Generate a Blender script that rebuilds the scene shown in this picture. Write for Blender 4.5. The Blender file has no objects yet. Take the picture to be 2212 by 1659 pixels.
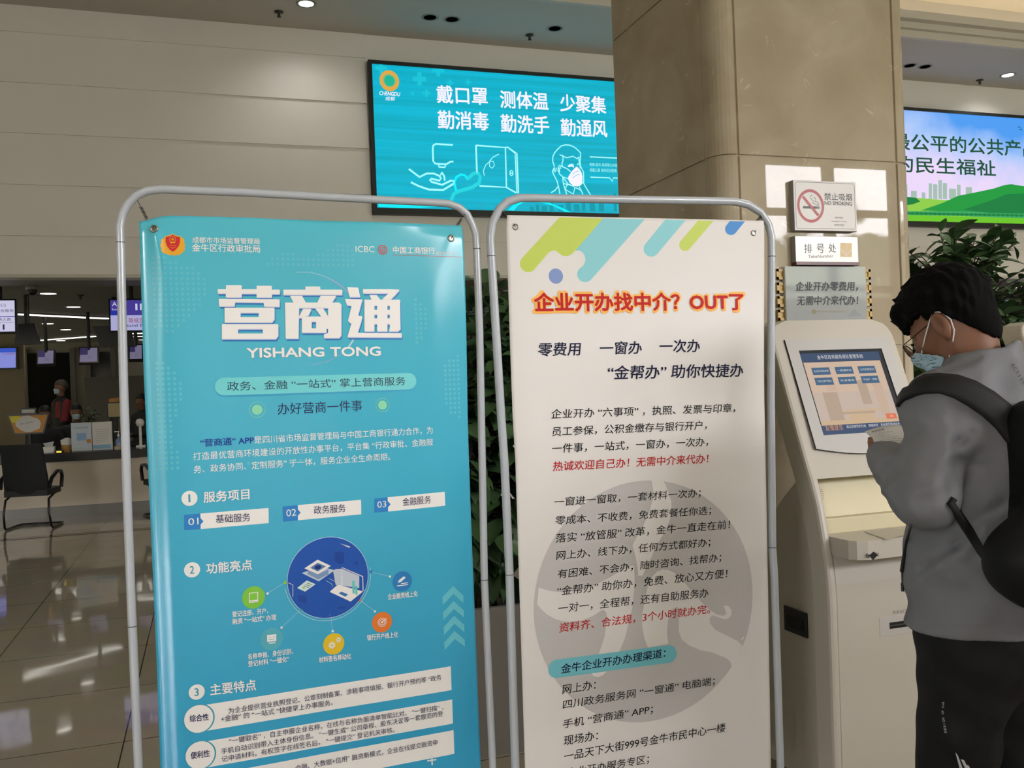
import bpy, bmesh, math, random
import numpy as np
from mathutils import Vector, Matrix
random.seed(7)
SC = bpy.context.scene
COL = SC.collection

# ------------------------------------------------------------------ camera
FPX, PITCH, ROLL, YAW, CAMZ = 2000.0, 0.00109, -0.0373, 0.3205, 1.5
_cw, _sw = math.cos(YAW), math.sin(YAW)
_r0 = Vector((_cw, -_sw, 0))
FWD = Vector((_sw * math.cos(PITCH), _cw * math.cos(PITCH), math.sin(PITCH)))
_u0 = _r0.cross(FWD)
RIGHT = _r0 * math.cos(ROLL) + _u0 * math.sin(ROLL)
UP = -_r0 * math.sin(ROLL) + _u0 * math.cos(ROLL)
EYE = Vector((0, 0, CAMZ))
cd = bpy.data.cameras.new('camera')
cam = bpy.data.objects.new('camera', cd)
COL.objects.link(cam)
m = Matrix.Identity(4)
for i in range(3):
    m[i][0], m[i][1], m[i][2], m[i][3] = RIGHT[i], UP[i], -FWD[i], EYE[i]
cam.matrix_world = m
cd.sensor_width = 36.0
cd.lens = 36.0 * FPX / 2212.0
cd.clip_start = 0.05
cd.clip_end = 200
SC.camera = cam

# ------------------------------------------------------------------ view, sky, daylight
SC.view_settings.view_transform = 'Standard'
SC.view_settings.look = 'None'
SC.view_settings.exposure = 0.0
SC.view_settings.gamma = 1.0
SC.view_settings.use_curve_mapping = False
SKY_STRENGTH = 38.0

def lin(c):
    if isinstance(c, str):
        c = c.lstrip('#'); c = [int(c[i:i + 2], 16) for i in (0, 2, 4)]
    o = []
    for v in c[:3]:
        v = v / 255.0
        o.append(v / 12.92 if v <= 0.04045 else ((v + 0.055) / 1.055) ** 2.4)
    return (o[0], o[1], o[2], 1.0)

w = bpy.data.worlds.new('sky')
SC.world = w
w.use_nodes = True
nt = w.node_tree
nt.nodes.clear()
def N(nt, t, **kw):
    n = nt.nodes.new(t)
    for k, v in kw.items():
        setattr(n, k, v)
    return n
out = N(nt, 'ShaderNodeOutputWorld'); bg = N(nt, 'ShaderNodeBackground')
tc = N(nt, 'ShaderNodeTexCoord'); sp = N(nt, 'ShaderNodeSeparateXYZ')
nt.links.new(tc.outputs['Generated'], sp.inputs[0])
noi = N(nt, 'ShaderNodeTexNoise'); noi.inputs['Scale'].default_value = 34; noi.inputs['Detail'].default_value = 6
nt.links.new(tc.outputs['Generated'], noi.inputs['Vector'])
# tree tops against an overcast sky: foliage gets thinner with height
mr = N(nt, 'ShaderNodeMapRange'); mr.inputs['From Min'].default_value = 0.075; mr.inputs['From Max'].default_value = 0.215
mr.inputs['To Min'].default_value = -0.30; mr.inputs['To Max'].default_value = 0.30
nt.links.new(sp.outputs['Z'], mr.inputs['Value'])
ad = N(nt, 'ShaderNodeMath', operation='ADD')
nt.links.new(noi.outputs['Fac'], ad.inputs[0]); nt.links.new(mr.outputs[0], ad.inputs[1])
cr = N(nt, 'ShaderNodeValToRGB')
cr.color_ramp.elements[0].position = 0.46; cr.color_ramp.elements[0].color = (0.10, 0.11, 0.085, 1)
cr.color_ramp.elements[1].position = 0.54; cr.color_ramp.elements[1].color = (0.97, 0.955, 1.0, 1)
nt.links.new(ad.outputs[0], cr.inputs[0])
nt.links.new(cr.outputs[0], bg.inputs['Color'])
bg.inputs['Strength'].default_value = SKY_STRENGTH
nt.links.new(bg.outputs[0], out.inputs['Surface'])

# the glazed front of the lobby lies behind the camera (built with the room below); each bay gets a portal for the sky
REAR_Y = -7.0
BAYS = [(-8.4, -6.4, 0.4, 5.15), (4.9, 8.5, 0.4, 5.15), (9.15, 11.95, 2.3, 5.15), (13.0, 17.2, 0.4, 5.15)]      # x0, x1, z0, z1 of the glazed bays
for (x0, x1, z0, z1) in BAYS:
    ld = bpy.data.lights.new('daylight', 'AREA')
    ld.shape = 'RECTANGLE'; ld.size = x1 - x0; ld.size_y = z1 - z0
    ld.cycles.is_portal = True
    lo = bpy.data.objects.new('daylight', ld)
    COL.objects.link(lo)
    lo.location = ((x0 + x1) / 2, REAR_Y - 0.02, (z0 + z1) / 2)
    lo.rotation_euler = (math.radians(90), 0, 0)

def spot_down(loc, power, size=0.12, ang=150, col=(1, 0.95, 0.88)):
    ld = bpy.data.lights.new('downlight_beam', 'SPOT')
    ld.energy = power; ld.spot_size = math.radians(ang); ld.spot_blend = 0.8; ld.shadow_soft_size = size; ld.color = col
    lo = bpy.data.objects.new('downlight_beam', ld); COL.objects.link(lo); lo.location = loc
    return lo

# ------------------------------------------------------------------ pixel -> place helpers (for measuring the photograph)
def ray(px, py):
    return FWD * FPX + RIGHT * (px - 1106.0) - UP * (py - 829.5)
def at_plane(px, py, p0, n):
    d = ray(px, py); t = (Vector(p0) - EYE).dot(n) / d.dot(n)
    return EYE + d * t
def at_y(px, py, y): return at_plane(px, py, (0, y, 0), Vector((0, 1, 0)))
def at_x(px, py, x): return at_plane(px, py, (x, 0, 0), Vector((1, 0, 0)))
def at_z(px, py, z): return at_plane(px, py, (0, 0, z), Vector((0, 0, 1)))
def at_d(px, py, d):  # d metres ahead of the lens
    return EYE + ray(px, py) * (d / FPX)

# ------------------------------------------------------------------ materials
MATS = {}
def mat(name, col, rough=0.5, metal=0.0, spec=0.5, emit=0.0, alpha=None, trans=0.0, coat=0.0, noise=None, bump=None):
    if name in MATS: return MATS[name]
    M = bpy.data.materials.new(name); M.use_nodes = True
    nt = M.node_tree; b = nt.nodes['Principled BSDF']
    c = lin(col)
    b.inputs['Base Color'].default_value = c
    b.inputs['Roughness'].default_value = rough
    b.inputs['Metallic'].default_value = metal
    b.inputs['Specular IOR Level'].default_value = spec
    b.inputs['Coat Weight'].default_value = coat
    b.inputs['Coat Roughness'].default_value = 0.05
    b.inputs['Transmission Weight'].default_value = trans
    if emit:
        b.inputs['Emission Color'].default_value = c
        b.inputs['Emission Strength'].default_value = emit
        b.inputs['Base Color'].default_value = (0.01, 0.01, 0.01, 1)
    if noise:  # (scale, amount): soft mottling of the thing's own colour
        tcn = N(nt, 'ShaderNodeTexCoord'); nz = N(nt, 'ShaderNodeTexNoise')
        nz.inputs['Scale'].default_value = noise[0]; nz.inputs['Detail'].default_value = 5
        nt.links.new(tcn.outputs['Object'], nz.inputs['Vector'])
        rp = N(nt, 'ShaderNodeValToRGB')
        k = noise[1]
        rp.color_ramp.elements[0].position = 0.3; rp.color_ramp.elements[1].position = 0.7
        rp.color_ramp.elements[0].color = [v * (1 - k) for v in c[:3]] + [1]
        rp.color_ramp.elements[1].color = [min(1, v * (1 + k)) for v in c[:3]] + [1]
        nt.links.new(nz.outputs['Fac'], rp.inputs[0])
        nt.links.new(rp.outputs[0], b.inputs['Base Color'])
    if bump:  # (scale, strength, distance)
        tcn = N(nt, 'ShaderNodeTexCoord'); nz = N(nt, 'ShaderNodeTexNoise')
        nz.inputs['Scale'].default_value = bump[0]; nz.inputs['Detail'].default_value = 4
        nt.links.new(tcn.outputs['Object'], nz.inputs['Vector'])
        bp = N(nt, 'ShaderNodeBump'); bp.inputs['Strength'].default_value = bump[1]; bp.inputs['Distance'].default_value = bump[2]
        nt.links.new(nz.outputs['Fac'], bp.inputs['Height'])
        nt.links.new(bp.outputs[0], b.inputs['Normal'])
    MATS[name] = M
    return M
def glow(name, col, k=1.0):
    return mat(name, col, rough=0.4, emit=k, spec=0.2)

# ------------------------------------------------------------------ mesh builder
class MB:
    def __init__(s): s.v = []; s.f = []; s.mi = []; s.mats = []; s.sm = []
    def mid(s, M):
        if M not in s.mats: s.mats.append(M)
        return s.mats.index(M)
    def add(s, verts, faces, M, smooth=False):
        o = len(s.v); s.v += [tuple(v) for v in verts]
        k = s.mid(M)
        for f in faces:
            s.f.append([i + o for i in f]); s.mi.append(k); s.sm.append(smooth)
    def box(s, lo, hi, M, bev=0.0, rot=None, smooth=False):
        lo = Vector(lo); hi = Vector(hi); c = (lo + hi) / 2; h = (hi - lo) / 2
        if bev <= 0:
            vs = [Vector((x * h.x, y * h.y, z * h.z)) for x in (-1, 1) for y in (-1, 1) for z in (-1, 1)]
            fs = [(0, 1, 3, 2), (4, 6, 7, 5), (0, 4, 5, 1), (2, 3, 7, 6), (0, 2, 6, 4), (1, 5, 7, 3)]
        else:
            bm = bmesh.new(); bmesh.ops.create_cube(bm, size=2)
            for v in bm.verts: v.co = Vector((v.co.x * h.x, v.co.y * h.y, v.co.z * h.z))
            bmesh.ops.bevel(bm, geom=list(bm.edges), offset=min(bev, h.x * .98, h.y * .98, h.z * .98), segments=3, profile=0.5, affect='EDGES')
            bm.verts.index_update()
            vs = [v.co.copy() for v in bm.verts]; fs = [[v.index for v in f.verts] for f in bm.faces]; bm.free()
        if rot is not None: vs = [rot @ v for v in vs]
        s.add([v + c for v in vs], fs, M, smooth)
    def tube(s, pts, r, M, n=12, closed=False, cap=True):
        pts = [Vector(p) for p in pts]; L = len(pts)
        rr = r if isinstance(r, (list, tuple)) else [r] * L
        rings = []; prev = None
        for i, p in enumerate(pts):
            if closed: t = (pts[(i + 1) % L] - pts[i - 1])
            else: t = pts[min(i + 1, L - 1)] - pts[max(i - 1, 0)]
            t.normalize()
            if prev is None:
                a = Vector((0, 0, 1)) if abs(t.z) < 0.9 else Vector((1, 0, 0))
                x = t.cross(a).normalized()
            else:
                x = (prev - t * prev.dot(t)).normalized()
            prev = x; y = t.cross(x)
            rings.append([p + (x * math.cos(2 * math.pi * k / n) + y * math.sin(2 * math.pi * k / n)) * rr[i] for k in range(n)])
        vs = [v for rg in rings for v in rg]; fs = []
        for i in range(L if closed else L - 1):
            j = (i + 1) % L
            for k in range(n):
                k2 = (k + 1) % n
                fs.append((i * n + k, i * n + k2, j * n + k2, j * n + k))
        s.add(vs, fs, M, True)
        if cap and not closed:
            s.add(rings[0], [list(range(n))[::-1]], M); s.add(rings[-1], [list(range(n))], M)
    def lathe(s, prof, c, M, n=24, axis=None):
        c = Vector(c); ax = axis or Matrix.Identity(3)
        vs = []; fs = []
        for (r, z) in prof:
            for k in range(n):
                a = 2 * math.pi * k / n
                vs.append(c + ax @ Vector((r * math.cos(a), r * math.sin(a), z)))
        for i in range(len(prof) - 1):
            for k in range(n):
                k2 = (k + 1) % n
                fs.append((i * n + k, i * n + k2, (i + 1) * n + k2, (i + 1) * n + k))
        s.add(vs, fs, M, True)
        for i, rev in ((0, True), (len(prof) - 1, False)):
            if prof[i][0] > 1e-5:
                ring = list(range(i * n, i * n + n))
                s.add([vs[q] for q in ring], [list(range(n))[::-1] if rev else list(range(n))], M)
    def prism(s, poly, d, M):
        """poly: 3D points in a plane; extruded by vector d"""
        d = Vector(d); p = [Vector(q) for q in poly]; n = len(p)
        vs = p + [q + d for q in p]
        fs = [list(range(n))[::-1], list(range(n, 2 * n))] + [(i, (i + 1) % n, (i + 1) % n + n, i + n) for i in range(n)]
        s.add(vs, fs, M)
    def grid(s, fn, nu, nv, M, smooth=True):
        vs = [fn(i / nu, j / nv) for j in range(nv + 1) for i in range(nu + 1)]
        fs = [(j * (nu + 1) + i, j * (nu + 1) + i + 1, (j + 1) * (nu + 1) + i + 1, (j + 1) * (nu + 1) + i) for j in range(nv) for i in range(nu)]
        s.add(vs, fs, M, smooth)
    def build(s, name, parent=None, origin=None):
        me = bpy.data.meshes.new(name)
        o0 = Vector(origin) if origin is not None else (parent_world(parent) if parent else Vector((0, 0, 0)))
        me.from_pydata([tuple(Vector(v) - o0) for v in s.v], [], s.f)
        for M in s.mats: me.materials.append(M)
        me.polygons.foreach_set('material_index', s.mi)
        me.polygons.foreach_set('use_smooth', s.sm)
        me.update()
        o = bpy.data.objects.new(name, me); COL.objects.link(o)
        if parent is not None:
            o.parent = parent
            o.location = o0 - parent_world(parent)
        else:
            o.location = o0
        return o
def parent_world(p):
    v = Vector((0, 0, 0))
    while p is not None:
        v += p.location; p = p.parent
    return v
def tag(o, label, cat, group=None):
    o['label'] = label; o['category'] = cat
    if group: o['group'] = group
    return o
def thing(name, label, cat, loc, group=None):
    o = bpy.data.objects.new(name, None); COL.objects.link(o); o.location = Vector(loc); o.empty_display_size = 0.1
    return tag(o, label, cat, group)
def structure(o):
    o['kind'] = 'structure'; return o
def part_label(o, t): o['label'] = t; return o
def copy_tree(o, delta=(0, 0, 0), parent=None, label=None):
    c = o.copy(); COL.objects.link(c)
    if parent is not None: c.parent = parent
    else: c.location = o.location + Vector(delta)
    if label: c['label'] = label
    for ch in [x for x in bpy.data.objects if x.parent == o]:
        copy_tree(ch, parent=c)
    return c

# ------------------------------------------------------------------ lettering
_tcache = {}
def text_mesh(body, offset=0.0, shear=0.0):
    body = body.replace('“', ' “').replace('”', '” ') if any(ord(ch) > 0x2e80 for ch in body) else body
    key = (body, offset, shear)
    if key in _tcache: return _tcache[key]
    cu = bpy.data.curves.new('t', 'FONT'); cu.body = body; cu.size = 1; cu.offset = offset; cu.shear = shear; cu.resolution_u = 3
    ob = bpy.data.objects.new('t', cu); COL.objects.link(ob)
    bpy.context.view_layer.update()
    dg = bpy.context.evaluated_depsgraph_get()
    me = bpy.data.meshes.new_from_object(ob.evaluated_get(dg))
    vs = [v.co.copy() for v in me.vertices]; fs = [list(p.vertices) for p in me.polygons]
    bpy.data.objects.remove(ob); bpy.data.curves.remove(cu); bpy.data.meshes.remove(me)
    _tcache[key] = (vs, fs)
    return vs, fs

class Sheet:
    """a flat or softly bent surface; u along ex, v along ey, warp(u, v) lifts along n"""
    def __init__(s, p0, ex, ey, warp=None):
        s.p0 = Vector(p0); s.ex = Vector(ex).normalized(); s.ey = Vector(ey).normalized(); s.n = s.ex.cross(s.ey).normalized(); s.warp = warp
    def uv(s, px, py):
        q = at_plane(px, py, s.p0, s.n) - s.p0
        return q.dot(s.ex), q.dot(s.ey)
    def pt(s, u, v, lift=0.0):
        wv = s.warp(u, v) if s.warp else 0.0
        return s.p0 + s.ex * u + s.ey * v + s.n * (wv + lift)
LIFT = 0.0004
class Print:
    """printed or displayed marks collected into one mesh lying on a sheet"""
    def __init__(s, sheet, level=1): s.sh = sheet; s.mb = MB(); s.l = level * LIFT
    def lv(s, k): s.l = k * LIFT; return s
    def quad(s, pts, M, nu=1, nv=1):
        """pts: four photo points TL, TR, BR, BL"""
        a, b, c, d = [s.sh.uv(*p) for p in pts]
        def fn(x, y):
            u = (a[0] * (1 - x) + b[0] * x) * (1 - y) + (d[0] * (1 - x) + c[0] * x) * y
            v = (a[1] * (1 - x) + b[1] * x) * (1 - y) + (d[1] * (1 - x) + c[1] * x) * y
            return s.sh.pt(u, v, s.l)
        s.mb.grid(lambda x, y: fn(x, 1 - y), nu, nv, M, False)
    def poly(s, pts, M, px=True):
        uv = [s.sh.uv(*p) if px else p for p in pts]
        bm = bmesh.new()
        try:
            f = bm.faces.new([bm.verts.new((p[0], p[1], 0)) for p in uv])
            if f.normal.z < 0 or f.calc_area() and sum((uv[i][0] * uv[(i + 1) % len(uv)][1] - uv[(i + 1) % len(uv)][0] * uv[i][1]) for i in range(len(uv))) < 0: bmesh.ops.reverse_faces(bm, faces=[f])
            bmesh.ops.triangulate(bm, faces=bm.faces[:])
            if s.sh.warp:                        # follow the bend of the sheet
                for _ in range(7):
                    le = [e for e in bm.edges if e.calc_length() > 0.03]
                    if not le: break
                    bmesh.ops.subdivide_edges(bm, edges=le, cuts=1)
                    bmesh.ops.triangulate(bm, faces=bm.faces[:])
            bm.verts.index_update()
            vs = [s.sh.pt(v.co.x, v.co.y, s.l) for v in bm.verts]; fs = [[v.index for v in f.verts] for f in bm.faces]
            s.mb.add(vs, fs, M)
        finally: bm.free()
    def disc(s, c, r, M, n=28, inner=0.0, a0=0.0, a1=2 * math.pi, rv=None):
        """c photo point, r radius in metres; inner > 0 makes a ring"""
        cu, cv = s.sh.uv(*c); rv = rv or r
        k = rv / r
        vs = []; fs = []
        m = int((r - inner) / 0.02) + 2
        for i in range(n + 1):
            a = a0 + (a1 - a0) * i / n
            for j in range(m):
                q = inner + (r - inner) * j / (m - 1) if m > 1 else r
                vs.append(s.sh.pt(cu + q * math.cos(a), cv + q * k * math.sin(a), s.l))
        for i in range(n):
            for j in range(m - 1): fs.append((m * i + j, m * i + j + 1, m * (i + 1) + j + 1, m * (i + 1) + j))
        s.mb.add(vs, fs, M)
    def line(s, pts, w, M, closed=False, px=True):
        """stroke of width w metres through photo points"""
        uv = [Vector((*s.sh.uv(*p), 0)) if px else Vector((*p, 0)) for p in pts]
        n = len(uv); vs = []; fs = []
        for i, p in enumerate(uv):
            if closed: t = uv[(i + 1) % n] - uv[i - 1]
            else: t = uv[min(i + 1, n - 1)] - uv[max(0, i - 1)]
            t.normalize(); q = Vector((-t.y, t.x, 0)) * w / 2
            vs += [s.sh.pt(p.x - q.x, p.y - q.y, s.l), s.sh.pt(p.x + q.x, p.y + q.y, s.l)]
        for i in range(n if closed else n - 1):
            j = (i + 1) % n
            fs.append((2 * i, 2 * j, 2 * j + 1, 2 * i + 1))
        s.mb.add(vs, fs, M)
    def pill(s, l, r, hgt, M):
        """rounded bar between photo points l and r (ends of its middle line), height in metres"""
        a = Vector((*s.sh.uv(*l), 0)); b = Vector((*s.sh.uv(*r), 0)); t = (b - a).normalized(); q = Vector((-t.y, t.x, 0)); R = hgt / 2
        a = a + t * R; b = b - t * R
        pts = []
        for k in range(13): an = math.pi / 2 + math.pi * k / 12; pts.append(a + t * R * math.cos(an) + q * R * math.sin(an))
        m = 14
        for k in range(1, m): pts.append(a.lerp(b, k / m) - q * R)
        for k in range(13): an = -math.pi / 2 + math.pi * k / 12; pts.append(b + t * R * math.cos(an) + q * R * math.sin(an))
        for k in range(1, m): pts.append(b.lerp(a, k / m) + q * R)
        c = len(pts)
        # strips between upper and lower edges so that the bar follows a bent sheet
        top = [p for p in pts if True]
        s.poly([(p.x, p.y) for p in pts], M, px=False)
    def text(s, body, l, r, h, M, bold=0.0, shear=0.0, fit=True):
        """l, r: photo points at the lower left and lower right of the lettering; h: its height in photo pixels"""
        vs, fs = text_mesh(body, 0.0, shear)
        if not vs: return
        x0 = min(v.x for v in vs); x1 = max(v.x for v in vs); y0 = min(v.y for v in vs); y1 = max(v.y for v in vs)
        a = Vector((*s.sh.uv(*l), 0)); b = Vector((*s.sh.uv(*r), 0))
        tp = Vector((*s.sh.uv(l[0], l[1] - h), 0))
        H = abs(tp.y - a.y); ex = (b - a)
        em = abs(H) / max(y1 - y0, .3)
        copies = [(0, 0)]
        if bold > 0.003:                    # heavier strokes: the outline laid down again a little to every side
            nb_ = 4 if bold < .03 else 8
            copies += [(math.cos(2 * math.pi * j / nb_ + .785) * bold * em, math.sin(2 * math.pi * j / nb_ + .785) * bold * em) for j in range(nb_)]
        for j, (du, dv) in enumerate(copies):
            o = []
            for v in vs:
                k = (v.x - x0) / (x1 - x0); q = (v.y - y0) / (y1 - y0)
                p = a + ex * k
                o.append(s.sh.pt(p.x + du, p.y + q * H + dv, s.l + j * .00003))
            s.mb.add(o, fs, M)
    def build(s, name, parent, label=None):
        o = s.mb.build(name, parent)
        if label: o['label'] = label
        return o

# ------------------------------------------------------------------ smooth bodies: signed distances meshed by surface nets
def _v(p): return np.array(p, float)
def d_cone(P, a, b, ra, rb):
    a, b = _v(a), _v(b); ab = b - a
    t = np.clip(((P - a) @ ab) / max(ab @ ab, 1e-9), 0, 1)
    return np.linalg.norm(P - a - t[..., None] * ab, axis=-1) - (ra + (rb - ra) * t)
def d_ell(P, c, r, R=None):
    q = P - _v(c)
    if R is not None: q = q @ R          # columns of R are the local axes
    r = _v(r)
    k0 = np.linalg.norm(q / r, axis=-1); k1 = np.linalg.norm(q / (r * r), axis=-1)
    return k0 * (k0 - 1) / np.maximum(k1, 1e-9)
def smin(a, b, k):
    h = np.clip(0.5 + 0.5 * (b - a) / k, 0, 1)
    return b * (1 - h) + a * h - k * h * (1 - h)
def smax(a, b, k): return -smin(-a, -b, k)
def surface(fn, xs, ys, zs):
    xs, ys, zs = [np.asarray(a, float) for a in (xs, ys, zs)]
    nx, ny, nz = len(xs), len(ys), len(zs)
    G = np.empty((nx, ny, nz))
    for i in range(0, nx, 16):
        X, Y, Z = np.meshgrid(xs[i:i + 16], ys, zs, indexing='ij')
        G[i:i + 16] = fn(np.stack([X, Y, Z], -1))
    S = G < 0
    acc = np.zeros((nx - 1, ny - 1, nz - 1, 3)); cnt = np.zeros((nx - 1, ny - 1, nz - 1))
    ax = (xs, ys, zs)
    for d in range(3):
        sl0 = [slice(None)] * 3; sl1 = [slice(None)] * 3
        sl0[d] = slice(0, -1); sl1[d] = slice(1, None)
        a, b = G[tuple(sl0)], G[tuple(sl1)]
        cross = S[tuple(sl0)] != S[tuple(sl1)]
        idx = np.argwhere(cross)
        t = a[cross] / (a[cross] - b[cross])
        p = np.stack([ax[k][idx[:, k]] for k in range(3)], -1)
        p[:, d] = ax[d][idx[:, d]] + t * (ax[d][idx[:, d] + 1] - ax[d][idx[:, d]])
        o = [k for k in range(3) if k != d]
        for e0 in (0, -1):
            for e1 in (0, -1):
                q = idx.copy(); q[:, o[0]] += e0; q[:, o[1]] += e1
                ok = np.all((q >= 0) & (q < np.array([nx - 1, ny - 1, nz - 1])), axis=1)
                np.add.at(acc, tuple(q[ok].T), p[ok]); np.add.at(cnt, tuple(q[ok].T), 1)
    has = cnt > 0
    vid = -np.ones(cnt.shape, int); vid[has] = np.arange(has.sum())
    V = acc[has] / cnt[has][:, None]
    F = []
    for d in range(3):
        sl0 = [slice(None)] * 3; sl1 = [slice(None)] * 3
        sl0[d] = slice(0, -1); sl1[d] = slice(1, None)
        s0 = S[tuple(sl0)]; cross = s0 != S[tuple(sl1)]
        idx = np.argwhere(cross); o = [(d + 1) % 3, (d + 2) % 3]
        ok = np.all((idx[:, o] >= 1), axis=1) & (idx[:, o[0]] < cnt.shape[o[0]]) & (idx[:, o[1]] < cnt.shape[o[1]])
        idx = idx[ok]
        def c(e0, e1):
            q = idx.copy(); q[:, o[0]] += e0; q[:, o[1]] += e1
            return vid[tuple(q.T)]
        f = np.stack([c(-1, -1), c(0, -1), c(0, 0), c(-1, 0)], -1)
        inside = s0[tuple(idx.T)]
        f[~inside] = f[~inside][:, ::-1]
        F.append(f)
    F = np.concatenate(F)
    F = F[(F >= 0).all(1)]
    return V, F
def body_obj(name, VF, M, parent=None, origin=None, relax=1):
    V, F = VF
    me_b = MB(); me_b.add(V.tolist(), F.tolist(), M, True)
    o = me_b.build(name, parent, origin)
    if relax:
        bm = bmesh.new(); bm.from_mesh(o.data)
        for _ in range(relax): bmesh.ops.smooth_vert(bm, verts=bm.verts, factor=0.5, use_axis_x=True, use_axis_y=True, use_axis_z=True)
        bm.to_mesh(o.data); bm.free()
    return o
def axis(lo, hi, step): return np.arange(lo, hi + step, step)
# ------------------------------------------------------------------ the room
WALLC = mat('wall_paint', '#e9e5e1', 0.55, spec=0.35)
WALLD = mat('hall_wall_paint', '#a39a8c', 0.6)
TRIM = mat('trim_grey', '#c9c5bc', 0.45)
CEIL = mat('ceiling_paint', '#c2bcb2', 0.7)
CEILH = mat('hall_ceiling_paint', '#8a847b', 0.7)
BLACK = mat('black_plastic', '#141414', 0.35)
DARK = mat('dark_frame', '#222222', 0.4)
WHITE = mat('white_paint', '#e6e2da', 0.4)
CEIL_Z, HEAD_Z, WALL_Y, HALL_Z, HALL_Y = 5.75, 2.87, 11.0, 3.0, 26.0
X0, X1 = -9.0, 18.0

# floor: polished tiles
FM = bpy.data.materials.new('polished_floor_tile'); FM.use_nodes = True
nt = FM.node_tree; b = nt.nodes['Principled BSDF']
tcn = N(nt, 'ShaderNodeTexCoord'); br = N(nt, 'ShaderNodeTexBrick'); mp = N(nt, 'ShaderNodeMapping')
mp.inputs['Location'].default_value = (0.39, -3.58, 0)
nt.links.new(tcn.outputs['Object'], mp.inputs['Vector']); nt.links.new(mp.outputs[0], br.inputs['Vector'])
br.offset = 0.0; br.squash = 1.0
br.inputs['Scale'].default_value = 1.0; br.inputs['Brick Width'].default_value = 0.82; br.inputs['Row Height'].default_value = 0.83
br.inputs['Mortar Size'].default_value = 0.0035; br.inputs['Mortar Smooth'].default_value = 0.2
br.inputs['Color1'].default_value = lin('#bdb4a2'); br.inputs['Color2'].default_value = lin('#b8af9d'); br.inputs['Mortar'].default_value = lin('#4a453a')
nz = N(nt, 'ShaderNodeTexNoise'); nz.inputs['Scale'].default_value = 3; nz.inputs['Detail'].default_value = 5
nt.links.new(tcn.outputs['Object'], nz.inputs['Vector'])
mx = N(nt, 'ShaderNodeMix', data_type='RGBA', blend_type='MULTIPLY'); mx.inputs['Factor'].default_value = 0.25
nt.links.new(br.outputs['Color'], mx.inputs['A']); nt.links.new(nz.outputs['Color'], mx.inputs['B'])
nt.links.new(mx.outputs['Result'], b.inputs['Base Color'])
b.inputs['Roughness'].default_value = 0.05; b.inputs['Specular IOR Level'].default_value = 0.55
# a faint unevenness of the polish, drawing lamps' images out into streaks
nz2 = N(nt, 'ShaderNodeTexNoise'); nz2.inputs['Scale'].default_value = 2.2; nz2.inputs['Detail'].default_value = 1
nt.links.new(tcn.outputs['Object'], nz2.inputs['Vector'])
bp = N(nt, 'ShaderNodeBump'); bp.inputs['Strength'].default_value = 0.08; bp.inputs['Distance'].default_value = 0.02
nt.links.new(nz2.outputs['Fac'], bp.inputs['Height']); nt.links.new(bp.outputs[0], b.inputs['Normal'])
q = MB(); q.box((X0 - .2, REAR_Y - .2, -0.1), (X1 + 6, HALL_Y + .2, 0), FM)
structure(q.build('floor'))
q = MB(); q.box((X0, 11.42, 0.0), (X1, 11.58, 0.004), mat('dark_stone_strip', '#4b4336', 0.12)); structure(q.build('trim_1'))

# wall above the service hall: overlapping boards up to the first screen, plain panels beyond
q = MB()
gz = [5.75, 5.46, 4.92, 4.38, 3.83, 3.285, 2.87]
for i in range(6):
    zt, zb = gz[i], gz[i + 1]
    xe = 1.95 + 0.004 * i
    prof = [(WALL_Y - 0.012, zt), (WALL_Y - 0.034, zb + 0.004), (WALL_Y - 0.034, zb + 0.0), (WALL_Y + 0.02, zb), (WALL_Y + 0.02, zt)]
    q.prism([(X0, y, z) for y, z in prof], (xe - X0, 0, 0), WALLC)
    # plain panel with a fine joint
    j = 0.006 if i in (4,) else 0.0
    q.box((xe, WALL_Y, zb + j), (X1, WALL_Y + 0.2, zt), WALLC)
    if j: q.box((xe, WALL_Y + 0.012, zb), (X1, WALL_Y + 0.2, zb + j), WALLC)
q.box((X0, WALL_Y + 0.02, HEAD_Z), (2.0, WALL_Y + 0.2, CEIL_Z), WALLC)
structure(q.build('wall_back'))
q = MB(); q.box((X0, WALL_Y - 0.05, HEAD_Z - 0.036), (X1, WALL_Y + 0.2, HEAD_Z), TRIM); structure(q.build('trim_2'))

# lowered ceiling along that wall with a stepped cornice and a light cove above it
q = MB()
q.box((X0, 9.62, CEIL_Z), (X1, WALL_Y + 0.2, CEIL_Z + 0.05), CEIL)
structure(q.build('ceiling'))
CORN = mat('cornice_paint', '#cdc6bb', 0.55)
q = MB()
prof = [(9.62, CEIL_Z), (9.56, CEIL_Z), (9.56, CEIL_Z + 0.09), (9.50, CEIL_Z + 0.09), (9.50, CEIL_Z + 0.17), (9.40, CEIL_Z + 0.17), (9.40, CEIL_Z + 0.27), (9.47, CEIL_Z + 0.27), (9.47, CEIL_Z + 0.21), (9.62, CEIL_Z + 0.21)]
q.prism([(X0, y, z) for y, z in prof], (X1 - X0, 0, 0), CORN)
structure(q.build('trim_3'))
MAIN_Z = 6.55
q = MB(); q.box((X0, REAR_Y, MAIN_Z), (X1, 10.3, MAIN_Z + 0.1), mat('cove_ceiling_paint', '#d8d0c0', 0.7)); q.box((X0, 10.2, CEIL_Z + .05), (X1, 10.3, MAIN_Z), CEIL)
structure(q.build('ceiling_main'))
# cove strip light hidden behind the cornice
cv = thing('cove_light', 'warm strip light tucked into the ceiling cove above the wall screens', 'light', (6.5, 9.9, CEIL_Z + 0.10))
q = MB(); q.box((2.2, 9.86, CEIL_Z + 0.06), (X1 - 1, 9.92, CEIL_Z + 0.09), WHITE); q.build('housing', cv)
q = MB(); q.box((2.2, 9.865, CEIL_Z + 0.09), (X1 - 1, 9.915, CEIL_Z + 0.11), glow('cove_glow', '#ffeccd', 14)); q.build('diffuser', cv)

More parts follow.
